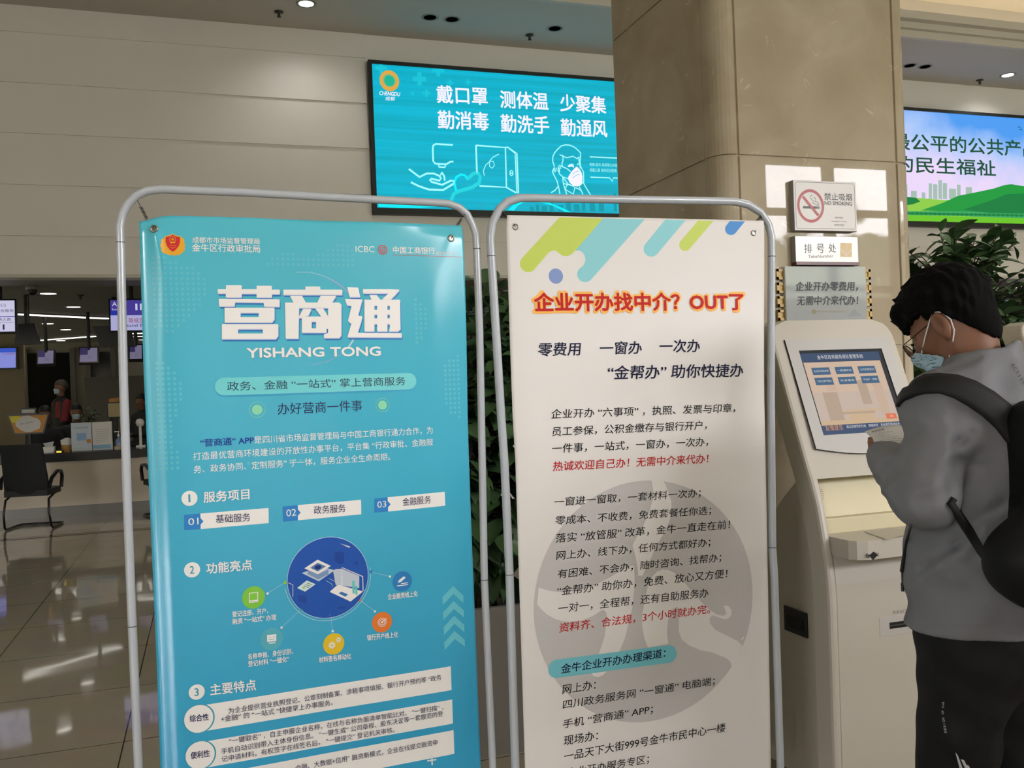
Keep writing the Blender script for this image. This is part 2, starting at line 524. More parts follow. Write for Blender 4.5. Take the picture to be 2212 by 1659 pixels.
# outer walls
q = MB(); q.box((X0 - .2, REAR_Y, 0), (X0, WALL_Y + .2, MAIN_Z), WALLC); structure(q.build('wall_left'))
q = MB(); q.box((X1, REAR_Y, 0), (X1 + .2, WALL_Y + .2, MAIN_Z), WALLC); structure(q.build('wall_right'))
q = MB(); xs = X0
for (x0, x1, z0, z1) in BAYS:
    q.box((xs, REAR_Y - .2, 0), (x0, REAR_Y, MAIN_Z), WALLC)
    q.box((x0, REAR_Y - .2, 0), (x1, REAR_Y, z0), WALLC); q.box((x0, REAR_Y - .2, z1), (x1, REAR_Y, MAIN_Z), WALLC)
    xs = x1
q.box((xs, REAR_Y - .2, 0), (X1, REAR_Y, MAIN_Z), WALLC)
structure(q.build('wall_rear'))
q = MB(); q.box((1.6, -2.3, 0), (14.5, -2.2, 2.35), WALLC); structure(q.build('wall_light_blocker'))     # unseen wall added to block window light from the lower kiosk and poster
MULL = mat('mullion_metal', '#3a3833', 0.4)
for k, (x0, x1, z0, z1) in enumerate(BAYS):
    q = MB(); n = max(1, round((x1 - x0) / 1.37))
    for i in range(n + 1):
        x = x0 + (x1 - x0) * i / n
        q.box((x - .1 if i else x, REAR_Y - .15, z0), (x + .1 if i < n else x, REAR_Y - .05, z1), MULL)
    zt = 4.32
    while zt > z0 + .4:
        q.box((x0, REAR_Y - .15, zt - .06), (x1, REAR_Y - .05, zt + .06), MULL); zt -= 1.35
    structure(q.build('window_%d' % (k + 1)))

# service hall behind: floor runs on, low ceiling, far wall
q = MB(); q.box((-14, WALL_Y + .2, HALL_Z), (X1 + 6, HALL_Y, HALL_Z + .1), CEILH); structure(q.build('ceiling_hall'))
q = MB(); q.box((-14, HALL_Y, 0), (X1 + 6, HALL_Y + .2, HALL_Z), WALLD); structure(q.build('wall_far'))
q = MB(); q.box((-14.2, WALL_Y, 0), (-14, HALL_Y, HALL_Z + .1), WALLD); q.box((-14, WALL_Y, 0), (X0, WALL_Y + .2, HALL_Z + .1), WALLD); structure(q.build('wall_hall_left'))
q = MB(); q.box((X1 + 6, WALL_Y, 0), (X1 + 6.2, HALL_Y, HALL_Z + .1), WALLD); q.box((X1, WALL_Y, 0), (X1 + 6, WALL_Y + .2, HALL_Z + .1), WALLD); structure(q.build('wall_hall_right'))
# dark glazing and pale piers of the far wall
GL = mat('night_glass', '#15171c', 0.08, spec=0.6)
FRM = mat('pale_window_frame', '#77726c', 0.5)
WXS = [(60, 152), (196, 240)]
for k, (p0, p1) in enumerate(WXS):
    a = at_y(p0, 800, HALL_Y - .02).x; c = at_y(p1, 800, HALL_Y - .02).x
    q = MB(); q.box((a, HALL_Y - .04, 0.55), (c, HALL_Y - .02, 2.75), GL)
    q.box((a - .12, HALL_Y - .09, 0.45), (a, HALL_Y, 2.85), FRM); q.box((c, HALL_Y - .09, 0.45), (c + .12, HALL_Y, 2.85), FRM)
    q.box((a, HALL_Y - .09, 0.45), (c, HALL_Y, 0.55), FRM)
    structure(q.build('window_%d' % (k + 5)))
# low partition between the desks and the far wall
a = at_y(182, 815, 22.0); c = at_y(300, 815, 22.0)
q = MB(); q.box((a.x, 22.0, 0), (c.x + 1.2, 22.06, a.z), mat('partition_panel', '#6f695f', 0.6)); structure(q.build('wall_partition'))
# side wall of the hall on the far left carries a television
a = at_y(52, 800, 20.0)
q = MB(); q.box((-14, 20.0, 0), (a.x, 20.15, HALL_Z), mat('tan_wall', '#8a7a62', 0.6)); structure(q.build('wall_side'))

# marble pillar
PM = bpy.data.materials.new('polished_beige_marble'); PM.use_nodes = True
nt = PM.node_tree; b = nt.nodes['Principled BSDF']
tcn = N(nt, 'ShaderNodeTexCoord')
n1 = N(nt, 'ShaderNodeTexNoise'); n1.inputs['Scale'].default_value = 3.0; n1.inputs['Detail'].default_value = 8; n1.inputs['Distortion'].default_value = 0.6
nt.links.new(tcn.outputs['Object'], n1.inputs['Vector'])
r1 = N(nt, 'ShaderNodeValToRGB'); r1.color_ramp.elements[0].position = 0.3; r1.color_ramp.elements[1].position = 0.72
r1.color_ramp.elements[0].color = lin('#a0927a'); r1.color_ramp.elements[1].color = lin('#b3a791')
nt.links.new(n1.outputs['Fac'], r1.inputs[0])
n2 = N(nt, 'ShaderNodeTexNoise'); n2.inputs['Scale'].default_value = 4.2; n2.inputs['Detail'].default_value = 3; n2.inputs['Distortion'].default_value = 1.2
nt.links.new(tcn.outputs['Object'], n2.inputs['Vector'])
r2 = N(nt, 'ShaderNodeValToRGB'); e = r2.color_ramp
e.elements[0].position = 0.492; e.elements[0].color = (0, 0, 0, 1); e.elements[1].position = 0.5; e.elements[1].color = (1, 1, 1, 1)
x = e.elements.new(0.508); x.color = (0, 0, 0, 1)
nt.links.new(n2.outputs['Fac'], r2.inputs[0])
n3 = N(nt, 'ShaderNodeTexNoise'); n3.inputs['Scale'].default_value = 9; nt.links.new(tcn.outputs['Object'], n3.inputs['Vector'])
r3 = N(nt, 'ShaderNodeValToRGB'); r3.color_ramp.elements[0].position = 0.56; r3.color_ramp.elements[1].position = 0.66
nt.links.new(n3.outputs['Fac'], r3.inputs[0])
mu = N(nt, 'ShaderNodeMath', operation='MULTIPLY'); nt.links.new(r2.outputs[0], mu.inputs[0]); nt.links.new(r3.outputs[0], mu.inputs[1])
mu2 = N(nt, 'ShaderNodeMath', operation='MULTIPLY'); mu2.inputs[1].default_value = 0.55; nt.links.new(mu.outputs[0], mu2.inputs[0])
mx = N(nt, 'ShaderNodeMix', data_type='RGBA'); mx.inputs['B'].default_value = lin('#dcd0ba')
nt.links.new(mu2.outputs[0], mx.inputs['Factor']); nt.links.new(r1.outputs[0], mx.inputs['A']); nt.links.new(mx.outputs['Result'], b.inputs['Base Color'])
b.inputs['Roughness'].default_value = 0.015; b.inputs['Specular IOR Level'].default_value = 0.19
PX0, PX1, PY0, PY1 = 2.013, 3.00, 3.30, 4.25
def pillar_plan(inset):
    """rounded front corners, a vertical joint beside each of them"""
    r = 0.085; pts = []
    def arc(cx, cy, a0, a1):
        for k in range(9):
            a = math.radians(a0 + (a1 - a0) * k / 8); pts.append((cx + (r - inset) * math.cos(a), cy + (r - inset) * math.sin(a)))
    def joint_front(x):
        pts.extend([(x - .006, PY0 + inset), (x - .003, PY0 + .008), (x + .003, PY0 + .008), (x + .006, PY0 + inset)])
    pts.append((PX0 + inset, PY1))
    pts.extend([(PX0 + inset, PY0 + r + .02), (PX0 + .005, PY0 + r + .018), (PX0 + .005, PY0 + r + .014), (PX0 + inset, PY0 + r + .012)])
    arc(PX0 + r, PY0 + r, 180, 270); joint_front(PX0 + r + .012)
    joint_front(PX1 - r - .012); arc(PX1 - r, PY0 + r, 270, 360)
    pts.append((PX1 - inset, PY1))
    return pts
q = MB(); rings = []; zs = [(0.0, 0)]
for g in (0.81, 1.61, 2.408, 3.21, 4.01, 4.81, 5.61):
    zs += [(g - .005, 0), (g - .003, .007), (g + .003, .007), (g + .005, 0)]
zs.append((MAIN_Z, 0))
for z, ins in zs: rings.append([(x, y, z) for x, y in pillar_plan(ins)])
n = len(rings[0])
for i in range(len(rings) - 1):
    q.add(rings[i] + rings[i + 1], [(k, (k + 1) % n, (k + 1) % n + n, k + n) for k in range(n)], PM)
po = q.build('pillar')
structure(po)

# ------------------------------------------------------------------ ceiling fittings
LAMP = glow('lamp_glow', '#fffdf6', 6.0)
LAMP_H = glow('hall_lamp_glow', '#fffaf0', 3.0)
RIMM = mat('lamp_rim', '#8f8b84', 0.4)
OFFL = mat('unlit_lens', '#85827b', 0.3)
def downlight(x, y, z, r, on, label, group, glowmat=None):
    t = thing('ceiling_downlight', label, 'ceiling light', (x, y, z), group)
    q = MB(); q.lathe([(r * .82, -.002), (r, -.006), (r * 1.18, -.004), (r * 1.2, 0.0)], (x, y, z), RIMM, 28); q.build('trim_ring', t)
    q = MB(); q.lathe([(0, -.004), (r * .85, -.004)], (x, y, z), glowmat if on else OFFL, 28); q.build('lens', t)
    return t
DL = 'lit and unlit downlights in the lowered ceiling above the screens'
downlight(1.20, 10.26, CEIL_Z, .095, True, 'lit downlight in the ceiling above the boarded wall', DL, LAMP)
spot_down((1.20, 10.26, CEIL_Z - .05), 22, .1)
downlight(2.60, 10.32, CEIL_Z, .085, False, 'unlit downlight nearest the lit one, above the teal screen', DL)
downlight(2.86, 10.32, CEIL_Z, .085, False, 'darkest unlit downlight, one of a close pair above the teal screen', DL)
downlight(4.13, 10.31, CEIL_Z, .085, False, 'unlit downlight beside the pillar, past the sprinkler above the teal screen', DL)
downlight(9.49, 10.46, CEIL_Z, .085, False, 'unlit downlight closest to the pillar above the landscape screen', DL)
downlight(9.75, 10.45, CEIL_Z, .085, False, 'unlit downlight of the pair farther from the pillar above the landscape screen', DL)
downlight(11.28, 10.49, CEIL_Z, .095, True, 'lit downlight above the landscape screen', DL, LAMP)
spot_down((11.28, 10.49, CEIL_Z - .05), 22, .1)
MET = mat('sprinkler_metal', '#4c4a46', 0.35, metal=0.7)
def sprinkler(x, y, z, label):
    t = thing('sprinkler', label, 'sprinkler', (x, y, z), 'ceiling sprinklers')
    q = MB(); q.lathe([(0, 0), (.05, 0), (.05, -.012), (.016, -.02), (.014, -.05), (0, -.05)], (x, y, z), MET, 16); q.build('escutcheon', t)
    q = MB(); q.lathe([(0, -.055), (.022, -.058), (.024, -.064), (0, -.066)], (x, y, z), MET, 12)
    q.box((x - .016, y - .003, z - .06), (x - .012, y + .003, z - .045), MET); q.box((x + .012, y - .003, z - .06), (x + .016, y + .003, z - .045), MET)
    q.build('deflector', t)
sprinkler(.93, 10.54, CEIL_Z, 'ceiling sprinkler beside the lit downlight over the boarded wall')
sprinkler(3.90, 10.57, CEIL_Z, 'ceiling sprinkler over the teal screen')
sprinkler(11.03, 10.76, CEIL_Z, 'ceiling sprinkler over the landscape screen')
sprinkler(-1.62, 14.32, HALL_Z, 'small sprinkler in the low dark ceiling of the service hall')
# lobby's own big lamps, in the high ceiling over the visitors
for (x, y) in ((5, -2), (6, 5), (11, 1), (12, 6)):
    spot_down((x, y, MAIN_Z - .05), 200, .2)
HDL = 'round downlights in the dark hall ceiling'
hl = [(-2.0, 14.12, 'nearest and largest of the hall downlights, behind the board wall'), (-1.93, 16.14, 'hall downlight just in front of the long strip light'),
      (-2.79, 19.52, 'hall downlight just behind the long strip light'), (-2.7, 21.22, 'hall downlight between the two strip lights'),
      (-3.3, 25.0, 'farthest hall downlight, near the far wall'), (-1.61, 23.9, 'first of two hall downlights close together by the metal post'),
      (-1.44, 23.9, 'second of two hall downlights close together by the blue banner'), (-1.45, 25.3, 'hall downlight against the blue banner edge')]
for (x, y, l) in hl:
    downlight(x, y, HALL_Z, .12, True, l, HDL, LAMP_H)
for (x, y) in ((-2, 14.1), (-1.9, 16.1), (-2.8, 20.3), (4, 15), (9, 15)):
    spot_down((x, y, HALL_Z - .05), 14, .1)
def striplight(a, c, label):
    a = Vector(a); c = Vector(c); t = thing('strip_light', label, 'strip light', (a + c) / 2, 'linear strip lights in the hall ceiling')
    d = (c - a).normalized(); s = d.cross(Vector((0, 0, 1))) * .06
    a = a - Vector((0, 0, .002)); c = c - Vector((0, 0, .002))
    q = MB(); q.prism([a - s * 1.3, a + s * 1.3, c + s * 1.3, c - s * 1.3], (0, 0, -.02), RIMM); q.build('housing', t)
    q = MB(); z = Vector((0, 0, -.022)); q.prism([a - s + z, a + s + z, c + s + z, c - s + z], (0, 0, -.012), LAMP_H); q.build('diffuser', t)
striplight((-2.98, 17.0, HALL_Z), (-1.6, 18.18, HALL_Z), 'long strip light crossing the hall ceiling')
striplight((-3.65, 24.3, HALL_Z), (-2.3, 23.1, HALL_Z), 'far strip light slanting across the hall ceiling')
striplight((-1.6, 22.4, HALL_Z), (0.4, 22.1, HALL_Z), 'far strip light running behind the blue banner')
a = at_z(2150, 624, HALL_Z); c = at_z(2204, 616, HALL_Z)
striplight(a, c, 'strip light in the hall ceiling behind the tall plant')
t = thing('security_camera', 'black dome camera on the hall ceiling', 'camera', (-2.06, 13.21, HALL_Z))
q = MB(); q.lathe([(0, 0), (.075, 0), (.075, -.05), (0, -.05)], (-2.06, 13.21, HALL_Z), mat('camera_base', '#8b8880', 0.5), 20); q.build('mount', t)
q = MB(); q.lathe([(.06, -.05), (.062, -.07), (.05, -.1), (.025, -.118), (0, -.122)], (-2.06, 13.21, HALL_Z), BLACK, 20); q.build('dome', t)
# ------------------------------------------------------------------ poster stands
STEEL = mat('painted_steel_tube', '#b9bfc6', 0.28, spec=0.6, coat=0.3)
GROM = mat('eyelet_metal', '#8d8a80', 0.25, metal=0.9)
SPRING = mat('spring_wire', '#4c4a47', 0.3, metal=0.9)
PW = mat('print_white', '#f4f2ee', 0.4); PN = mat('print_navy', '#141a55', 0.4); PD = mat('print_dark_teal', '#0f2c4e', 0.4)
PT = mat('print_teal', '#3fa3bd', 0.4)

def edge_fn(sheet, pts):
    """outline of a sheet: u as a function of v from measured points"""
    uv = sorted([sheet.uv(*p)[::-1] for p in pts]); V = [a for a, _ in uv]; U = [b for _, b in uv]
    def f(v):
        if v <= V[0]: return U[0]
        for i in range(len(V) - 1):
            if v <= V[i + 1]:
                return U[i] + (U[i + 1] - U[i]) * (v - V[i]) / (V[i + 1] - V[i])
        return U[-1]
    return f
def smoothst(x): x = max(0.0, min(1.0, x)); return x * x * (3 - 2 * x)

def frame_tube(sheet, path, r, parent, back=0.012):
    """bent steel tube with two feet; path in photo points from one foot to the other"""
    pts = [sheet.pt(*sheet.uv(*p), -back) for p in path]
    a, b = pts[0], pts[-1]
    lo = Vector((a.x, a.y, 0.02)); hi = Vector((b.x, b.y, 0.02))
    q = MB()
    q.tube([lo] + pts + [hi], r, STEEL, 16)
    q.build('frame', parent)
    q = MB()
    for p in (a, b):                       # sleeves where the tube sections plug into each other
        pass
    for foot in (lo, hi):
        q = MB(); d = sheet.n
        q.tube([foot + d * .22, foot - d * .22], r * 1.1, STEEL, 14); q.build('base_foot', parent)
    q = MB(); q.tube([lo + Vector((0, 0, .16)), hi + Vector((0, 0, .16))], r * .9, STEEL, 14); q.build('cross_bar', parent)
    return pts
def joint_rings(sheet, pts, r, parent, back=0.012):
    q = MB()
    for (p, p2) in pts:
        a = sheet.pt(*sheet.uv(*p), -back); b = sheet.pt(*sheet.uv(*p2), -back); d = (b - a).normalized()
        q = MB(); q.tube([a, a + d * .0025], r * 1.015, mat('joint_gap', '#5a5f66', 0.5), 16); q.build('tube_joint', parent)
def grommet(sheet, c, r, parent):
    u, v = sheet.uv(*c); o = sheet.pt(u, v, .001); ax = Matrix((sheet.ex, sheet.ey, sheet.n)).transposed()
    q = MB(); q.lathe([(r * .55, 0), (r * .6, .0018), (r * .85, .0024), (r, .0008), (r, -.001)], o, GROM, 24, ax)
    q.lathe([(0, -.0003), (r * .57, -.0003)], o, mat('eyelet_hole', '#9a958b', 0.7), 24, ax)
    q.build('grommet', parent)
def spring(sheet, a, b, c, parent):
    """wire hook at the frame point a, coil to b, wire on to the eyelet c"""
    A = sheet.pt(*sheet.uv(*a), -.006); B = sheet.pt(*sheet.uv(*b), -.016); Cc = sheet.pt(*sheet.uv(*c), .002)
    d = (B - A); L = d.length; d.normalize(); x = d.cross(sheet.n).normalized(); y = d.cross(x)
    pts = [A, A + d * L * .32]; nturn = 9
    for k in range(nturn * 8 + 1):
        an = 2 * math.pi * k / 8
        pts.append(A + d * (L * (.36 + .64 * k / (nturn * 8))) + (x * math.cos(an) + y * math.sin(an)) * .0036)
    pts.append(B + (Cc - B) * .4 - sheet.n * .01)
    q = MB(); q.tube(pts, .0007, SPRING, 6)
    e = Cc + (A - Cc).normalized() * .012
    q.tube([Cc, (Cc + e) / 2 + sheet.n * .004, e], .0007, SPRING, 6)
    q.build('spring', parent)

# ---- the blue poster
uB = Vector((math.cos(.3955 - YAW), math.sin(.3955 - YAW), 0))
SB = Sheet(at_d(650, 850, 2.325), uB, (0, 0, 1))
bl = edge_fn(SB, [(301, 480), (304.6, 597), (310, 787), (327, 1160), (339, 1440), (347, 1659), (357, 1900)])
brr = edge_fn(SB, [(1000, 489), (1003, 550), (1013.5, 900), (1020, 1040), (1043.6, 1652), (1053, 1900)])
BV1 = SB.uv(650, 474)[1]; BV0 = 0.24 - SB.p0.z
g1 = SB.uv(333.6, 493.4); g2 = SB.uv(974.7, 515)
def warp_blue(u, v):
    a = u - bl(v); c = brr(v) - u; t = (BV1 - v)
    w = -0.026 * math.exp(-(max(a, 0) / .042) ** 1.5) - 0.020 * smoothst((t - .2) / .6) * math.exp(-(max(c, 0) / .05) ** 1.4)
    w += 0.0010 * math.sin(9 * u + 2.2 * v) + 0.0004 * math.sin(21 * u - 3 * v + 1)
    # soft upright ripple near the far edge and pulls from the eyelets
    w += 0.0018 * math.exp(-((c - .09) / .035) ** 2) * smoothst(t / .3)
    for (gu, gv, sl, k) in ((g1[0], g1[1], .20, .006), (g1[0], g1[1], .05, .004), (g2[0], g2[1], -.35, .0006)):
        dv = gv - v
        if dv > -0.02: w += k * math.exp(-((u - gu - sl * dv) / (.010 + .10 * max(dv, 0))) ** 2) * math.exp(-max(dv, 0) / .16) * smoothst((dv + .02) / .04)
    w += -0.008 * math.exp(-(t / .02) ** 2) * (0.5 + 0.5 * math.sin(16 * u + .6))
    return w
SB.warp = warp_blue
bn = thing('poster_stand', 'grey tubular poster stand holding a glossy turquoise service poster, nearest to the camera', 'poster stand', (SB.p0.x, SB.p0.y, 0))
RB = .0102
frame_tube(SB, [(311, 1930), (299, 1659), (286, 1362), (276, 1110), (267, 830), (259.8, 515), (258.5, 483), (264, 456), (276, 433), (295, 415), (319.5, 405.5), (352, 404.5), (382, 407), (528, 413), (680, 422), (813.6, 428.7), (929, 434.5), (972.7, 437.4), (996, 446), (1013, 460.5), (1026, 481), (1033, 504), (1034, 535.7), (1040.7, 709), (1047, 894), (1056, 1258), (1073.4, 1652), (1083, 1930)], RB, bn, .014)
joint_rings(SB, [((260, 519), (259.5, 500)), ((286, 1362), (285, 1340)), ((1034, 537), (1033.6, 520)), ((1056, 1258), (1055.5, 1240))], RB, bn, .014)
BM_ = bpy.data.materials.new('glossy_turquoise_print'); BM_.use_nodes = True
nt = BM_.node_tree; b = nt.nodes['Principled BSDF']
tcn = N(nt, 'ShaderNodeTexCoord'); sx = N(nt, 'ShaderNodeSeparateXYZ'); nt.links.new(tcn.outputs['Generated'], sx.inputs[0])
rp = N(nt, 'ShaderNodeValToRGB'); nt.links.new(sx.outputs['Z'], rp.inputs[0])
rp.color_ramp.elements[0].position = 0.2; rp.color_ramp.elements[0].color = lin('#38a6d2')
rp.color_ramp.elements[1].position = 1.0; rp.color_ramp.elements[1].color = lin('#55c3d6')
nt.links.new(rp.outputs[0], b.inputs['Base Color']); b.inputs['Roughness'].default_value = 0.16; b.inputs['Specular IOR Level'].default_value = 0.5
q = MB()
def fb(x, y):
    v = BV0 + (BV1 - BV0) * y
    ul, ur = bl(v), brr(v); u = ul + (ur - ul) * (x ** 1.0)
    top = .012 * smoothst((.10 - x) / .10) ** 2
    return SB.pt(u, v - top * smoothst((y - .95) / .05))
q.grid(fb, 110, 190, BM_)
sheet_b = q.build('banner_sheet', bn)
sol = sheet_b.modifiers.new('thick', 'SOLIDIFY'); sol.thickness = 0.0006; sol.offset = -1
for c, a, bpt in (((333.6, 493.4), (297, 426), (318, 466)), ((974.7, 515), (1006, 461), (990, 489))):
    grommet(SB, c, .0098, bn); spring(SB, a, bpt, c, bn)

# dotted world-map pattern
P_ = Print(SB, 1); DOT = mat('print_pale_dots', '#63c7d9', 0.2)
from mathutils import noise as mnoise
for j in range(46):
    for i in range(64):
        u = -.36 + i * .0126; v = .40 - j * .0126
        if bl(v) + .02 < u < brr(v) - .02 and mnoise.noise(Vector((u * 6 + 3, v * 6, 1.3))) > 0.12 + max(0, (.0 - v)) * .8 and not (-.22 < u < .30 and -.16 < v < .32):
            a = .0033
            P_.poly([(u - a, v - a), (u + a, v - a), (u + a, v + a), (u - a, v + a)], DOT, px=False)
P_.build('printed_dot_pattern', sheet_b)
# emblem
P_ = Print(SB, 1); GOLD = mat('print_gold', '#eeb12c', 0.35); RED = mat('print_red', '#d8232a', 0.35)
for dx, dy, r in ((-15, 12, .011), (-7, 15, .011), (2, 16, .011), (10, 15, .011), (15, 11, .011), (-18, 4, .010), (17, 3, .010), (-17, -5, .009), (16, -6, .009)):
    P_.disc((373.8 + dx, 526 + dy), r, GOLD, 16)
sh = [(373, 504), (382, 509), (391, 510), (391, 522), (388, 532), (381, 541), (373.8, 546), (366, 541), (359, 532), (355.5, 521), (356, 509), (365, 508)]
P_.lv(2).poly(sh, GOLD); P_.lv(3).poly([(373.6 + (x - 373.6) * .87, 525 + (y - 525) * .88) for x, y in sh], RED)
P_.lv(4).disc((373, 517), .0075, GOLD, 20, .0063); P_.disc((373, 517), .003, GOLD, 12); P_.poly([(367, 522), (379, 522), (378, 525), (368, 525)], GOLD)
P_.line([(366, 530), (380, 530)], .001, GOLD); P_.line([(368, 534), (373, 536), (379, 534)], .001, GOLD)
P_.build('printed_emblem', sheet_b, 'red and gold shield emblem')
P_ = Print(SB, 2)
P_.text('成都市市场监督管理局', (415.8, 524.5), (561, 527.8), 13, PW, .012)
P_.text('金牛区行政审批局', (415, 543), (562, 546), 17, PW, .012)
P_.build('printed_office_name', sheet_b, 'two white lines naming the issuing offices')
P_ = Print(SB, 2); PR = mat('print_logo_red', '#c4242c', 0.35)
P_.text('ICBC', (768, 544.4), (809, 545), 13, PW, .0)
P_.disc((826.3, 539.5), .0128, PR, 28, .0104)
for pts in ([(821.5, 534.5), (831, 534.5)], [(821.5, 544.5), (831, 544.5)], [(821.5, 534.5), (821.5, 538), (825, 538), (825, 541), (821.5, 541), (821.5, 544.5)], [(831, 534.5), (831, 538), (827.6, 538), (827.6, 541), (831, 541), (831, 544.5)]):
    P_.line(pts, .0022, PR)
P_.text('中国工商银行', (849, 547.3), (939.4, 549.3), 15, PW, .012)
P_.text('成都金牛支行', (941.5, 550), (982, 551.8), 7, PW)
P_.line([(847, 550.8), (900, 552.2), (950, 553.7), (1000, 555.2)], .0011, PR)
P_.build('printed_bank_logo', sheet_b, 'white bank lettering with a round red mark')

# title in heavy block strokes, with a blue drop edge
def blocks(pr, M, dx=0, dy=0):
    f1 = lambda x, y: (230 + x * .27125 + dx, 380 + y * .27125 + dy)
    f2 = lambda x, y: (640 + x * .28933 + dx, 420 + y * .28933 + dy)
    def rc(f, x0, y0, x1, y1): pr.poly([f(x0, y0), f(x1, y0), f(x1, y1), f(x0, y1)], M)
    def pl(f, *p): pr.poly([f(*k) for k in p], M)
    # ying
    for r in ((885, 902, 950, 934), (1075, 902, 1195, 936), (1315, 906, 1378, 940), (950, 870, 1075, 966), (1195, 875, 1315, 966)): rc(f1, *r)
    pl(f1, (893, 980), (1376, 983), (1376, 1040), (1255, 1038), (1250, 1006), (1022, 1004), (1018, 1036), (896, 1036))
    for (x0, y0, x1, y1, h) in ((940, 1050, 1336, 1165, (1066, 1088, 1212, 1124)), (918, 1180, 1366, 1297, (1046, 1217, 1245, 1255))):
        rc(f1, x0, y0, x1, h[1]); rc(f1, x0, h[3], x1 - 20, y1); rc(f1, x0, h[1], h[0], h[3]); rc(f1, h[2], h[1], x1, h[3]); pl(f1, (x1 - 20, h[3]), (x1, h[3]), (x1, y1 - 25), (x1 - 20, y1))
    # shang
    rc(f2, 67, 688, 176, 722); rc(f2, -98, 712, 340, 748)
    pl(f2, (-48, 757), (42, 757), (70, 808), (-20, 812)); pl(f2, (180, 757), (295, 757), (262, 808), (155, 808))
    rc(f2, -85, 808, 320, 846); pl(f2, (320, 808), (334, 822), (334, 1050), (318, 1070), (205, 1070), (205, 1045), (236, 1035), (236, 846), (320, 846))
    pl(f2, (-85, 846), (18, 846), (14, 1074), (-80, 1074))
    pl(f2, (50, 855), (110, 855), (90, 900), (40, 920), (14, 920)); pl(f2, (140, 852), (200, 852), (240, 918), (190, 920))
    rc(f2, 40, 912, 236, 948); rc(f2, 40, 1000, 222, 1030); rc(f2, 40, 948, 112, 1000); rc(f2, 146, 948, 236, 1000)
    # tong
    pl(f2, (378, 693), (460, 696), (474, 764), (396, 764))
    pl(f2, (362, 782), (490, 784), (478, 830), (458, 905), (490, 910), (480, 955), (455, 1034), (784, 1036), (784, 1066), (380, 1064), (410, 965), (384, 945), (412, 830), (376, 826))
    rc(f2, 496, 708, 700, 736); pl(f2, (700, 708), (768, 711), (738, 746), (700, 784), (640, 784), (690, 736)); pl(f2, (545, 752), (600, 752), (625, 786), (560, 786))
    rc(f2, 507, 786, 772, 828); rc(f2, 507, 828, 580, 1020); rc(f2, 602, 828, 677, 1020); pl(f2, (697, 828), (772, 828), (775, 1005), (755, 1020), (690, 1020), (697, 1000))
    for y0, y1 in ((862, 894), (926, 966)): rc(f2, 580, y0, 602, y1); rc(f2, 677, y0, 697, y1)
P_ = Print(SB, 1)
ARC = mat('print_pale_arc', '#b9d8e6', 0.3); LILAC = mat('print_lilac_arc', '#9fb0d6', 0.3)
P_.line([(640, 588), (670, 588), (698, 596), (715, 604)], .0012, ARC); P_.line([(715, 604), (727, 611), (742, 622), (752, 632)], .0034, LILAC)
P_.line([(768, 722), (762, 736), (752, 751)], .004, ARC); P_.line([(752, 751), (735, 767), (706, 781), (672, 788)], .0014, LILAC)
P_.lv(2); blocks(P_, mat('print_title_blue', '#1e74c4', 0.3), 2.5, 5.5); P_.lv(3); blocks(P_, mat('print_title_pale', '#d7dcea', 0.3), 1.0, 2.0); P_.lv(4); blocks(P_, PW)
P_.build('printed_title', sheet_b, 'large white block characters with a blue drop edge')
P_ = Print(SB, 2); P_.text('YISHANG TONG', (534.8, 773.5), (822.7, 769.2), 20, PT, .03); P_.lv(3).text('YISHANG TONG', (533.8, 772.5), (821.7, 768), 20, PW, .03)
P_.build('printed_subtitle', sheet_b, 'white capital letters under the big title')
P_ = Print(SB, 2)
P_.pill((465, 839), (899, 826), .0435, mat('print_pill_edge', '#3aa6d2', 0.3)); P_.lv(3).pill((464, 835.5), (899, 823), .0435, mat('print_pill', '#74d8dc', 0.3))
P_.lv(4).text('政务、金融“一站式”掌上营商服务', (491, 844.5), (875.5, 832), 20, PD, -.004)
P_.build('printed_slogan_bar', sheet_b, 'pale turquoise rounded bar with dark lettering')
P_ = Print(SB, 2); P_.text('办好营商一件事', (600, 896), (782.5, 887.7), 25, PN, -.004)
MINT = mat('print_mint', '#8fe0b4', 0.3)
P_.build('printed_motto', sheet_b, 'navy line between two mint dots'); P_ = Print(SB, 2)
P_.disc((555.6, 885), .0125, MINT); P_.disc((555.6, 885), .0195, MINT, 30, .0183); P_.build('printed_dot', sheet_b, 'mint dot in a ring'); P_ = Print(SB, 2); P_.disc((826, 875), .0118, MINT); P_.disc((826, 875), .0180, MINT, 30, .0168)
P_.build('printed_dot', sheet_b, 'mint dot in a ring')
P_ = Print(SB, 2)
P_.text('“营商通”APP', (433, 965.5), (548.5, 958.6), 17, mat('print_royal', '#14329a', .3), .014)
P_.text('是四川省市场监督管理局与中国工商银行通力合作，为', (549.8, 959), (934.3, 937), 17, PW)
P_.text('打造最优营商环境建设的开放性办事平台，平台集“行政审批、金融服', (417.4, 995), (935, 962.5), 17.5, PW)
P_.text('务、政务协同、定制服务”于一体，服务企业全生命周期。', (418.6, 1023), (842.7, 994), 17.5, PW)
P_.build('printed_paragraph', sheet_b, 'white paragraph beginning with blue words')
def heading(no, c, txt, l, r, h):
    P_ = Print(SB, 2); P_.disc(c, .0182, PW, 32); hw = 1.9 if no == '1' else 4.5; P_.lv(3).text(no, (c[0] - hw, c[1] + 8.3), (c[0] + hw, c[1] + 8), 16.5, PT, .012)
    P_.text(txt, l, r, h, PW, .022); P_.build('printed_heading', sheet_b, 'white numbered heading ' + no)
heading('1', (409.4, 1076.6), '服务项目', (440.3, 1085.8), (538.9, 1078), 23)
heading('2', (415, 1231), '功能亮点', (446, 1239.5), (544.6, 1230.7), 23)
heading('3', (425, 1495), '主要特点', (454.6, 1502), (553, 1490.4), 24)
PB = mat('print_box_blue', '#2f86cf', 0.3)
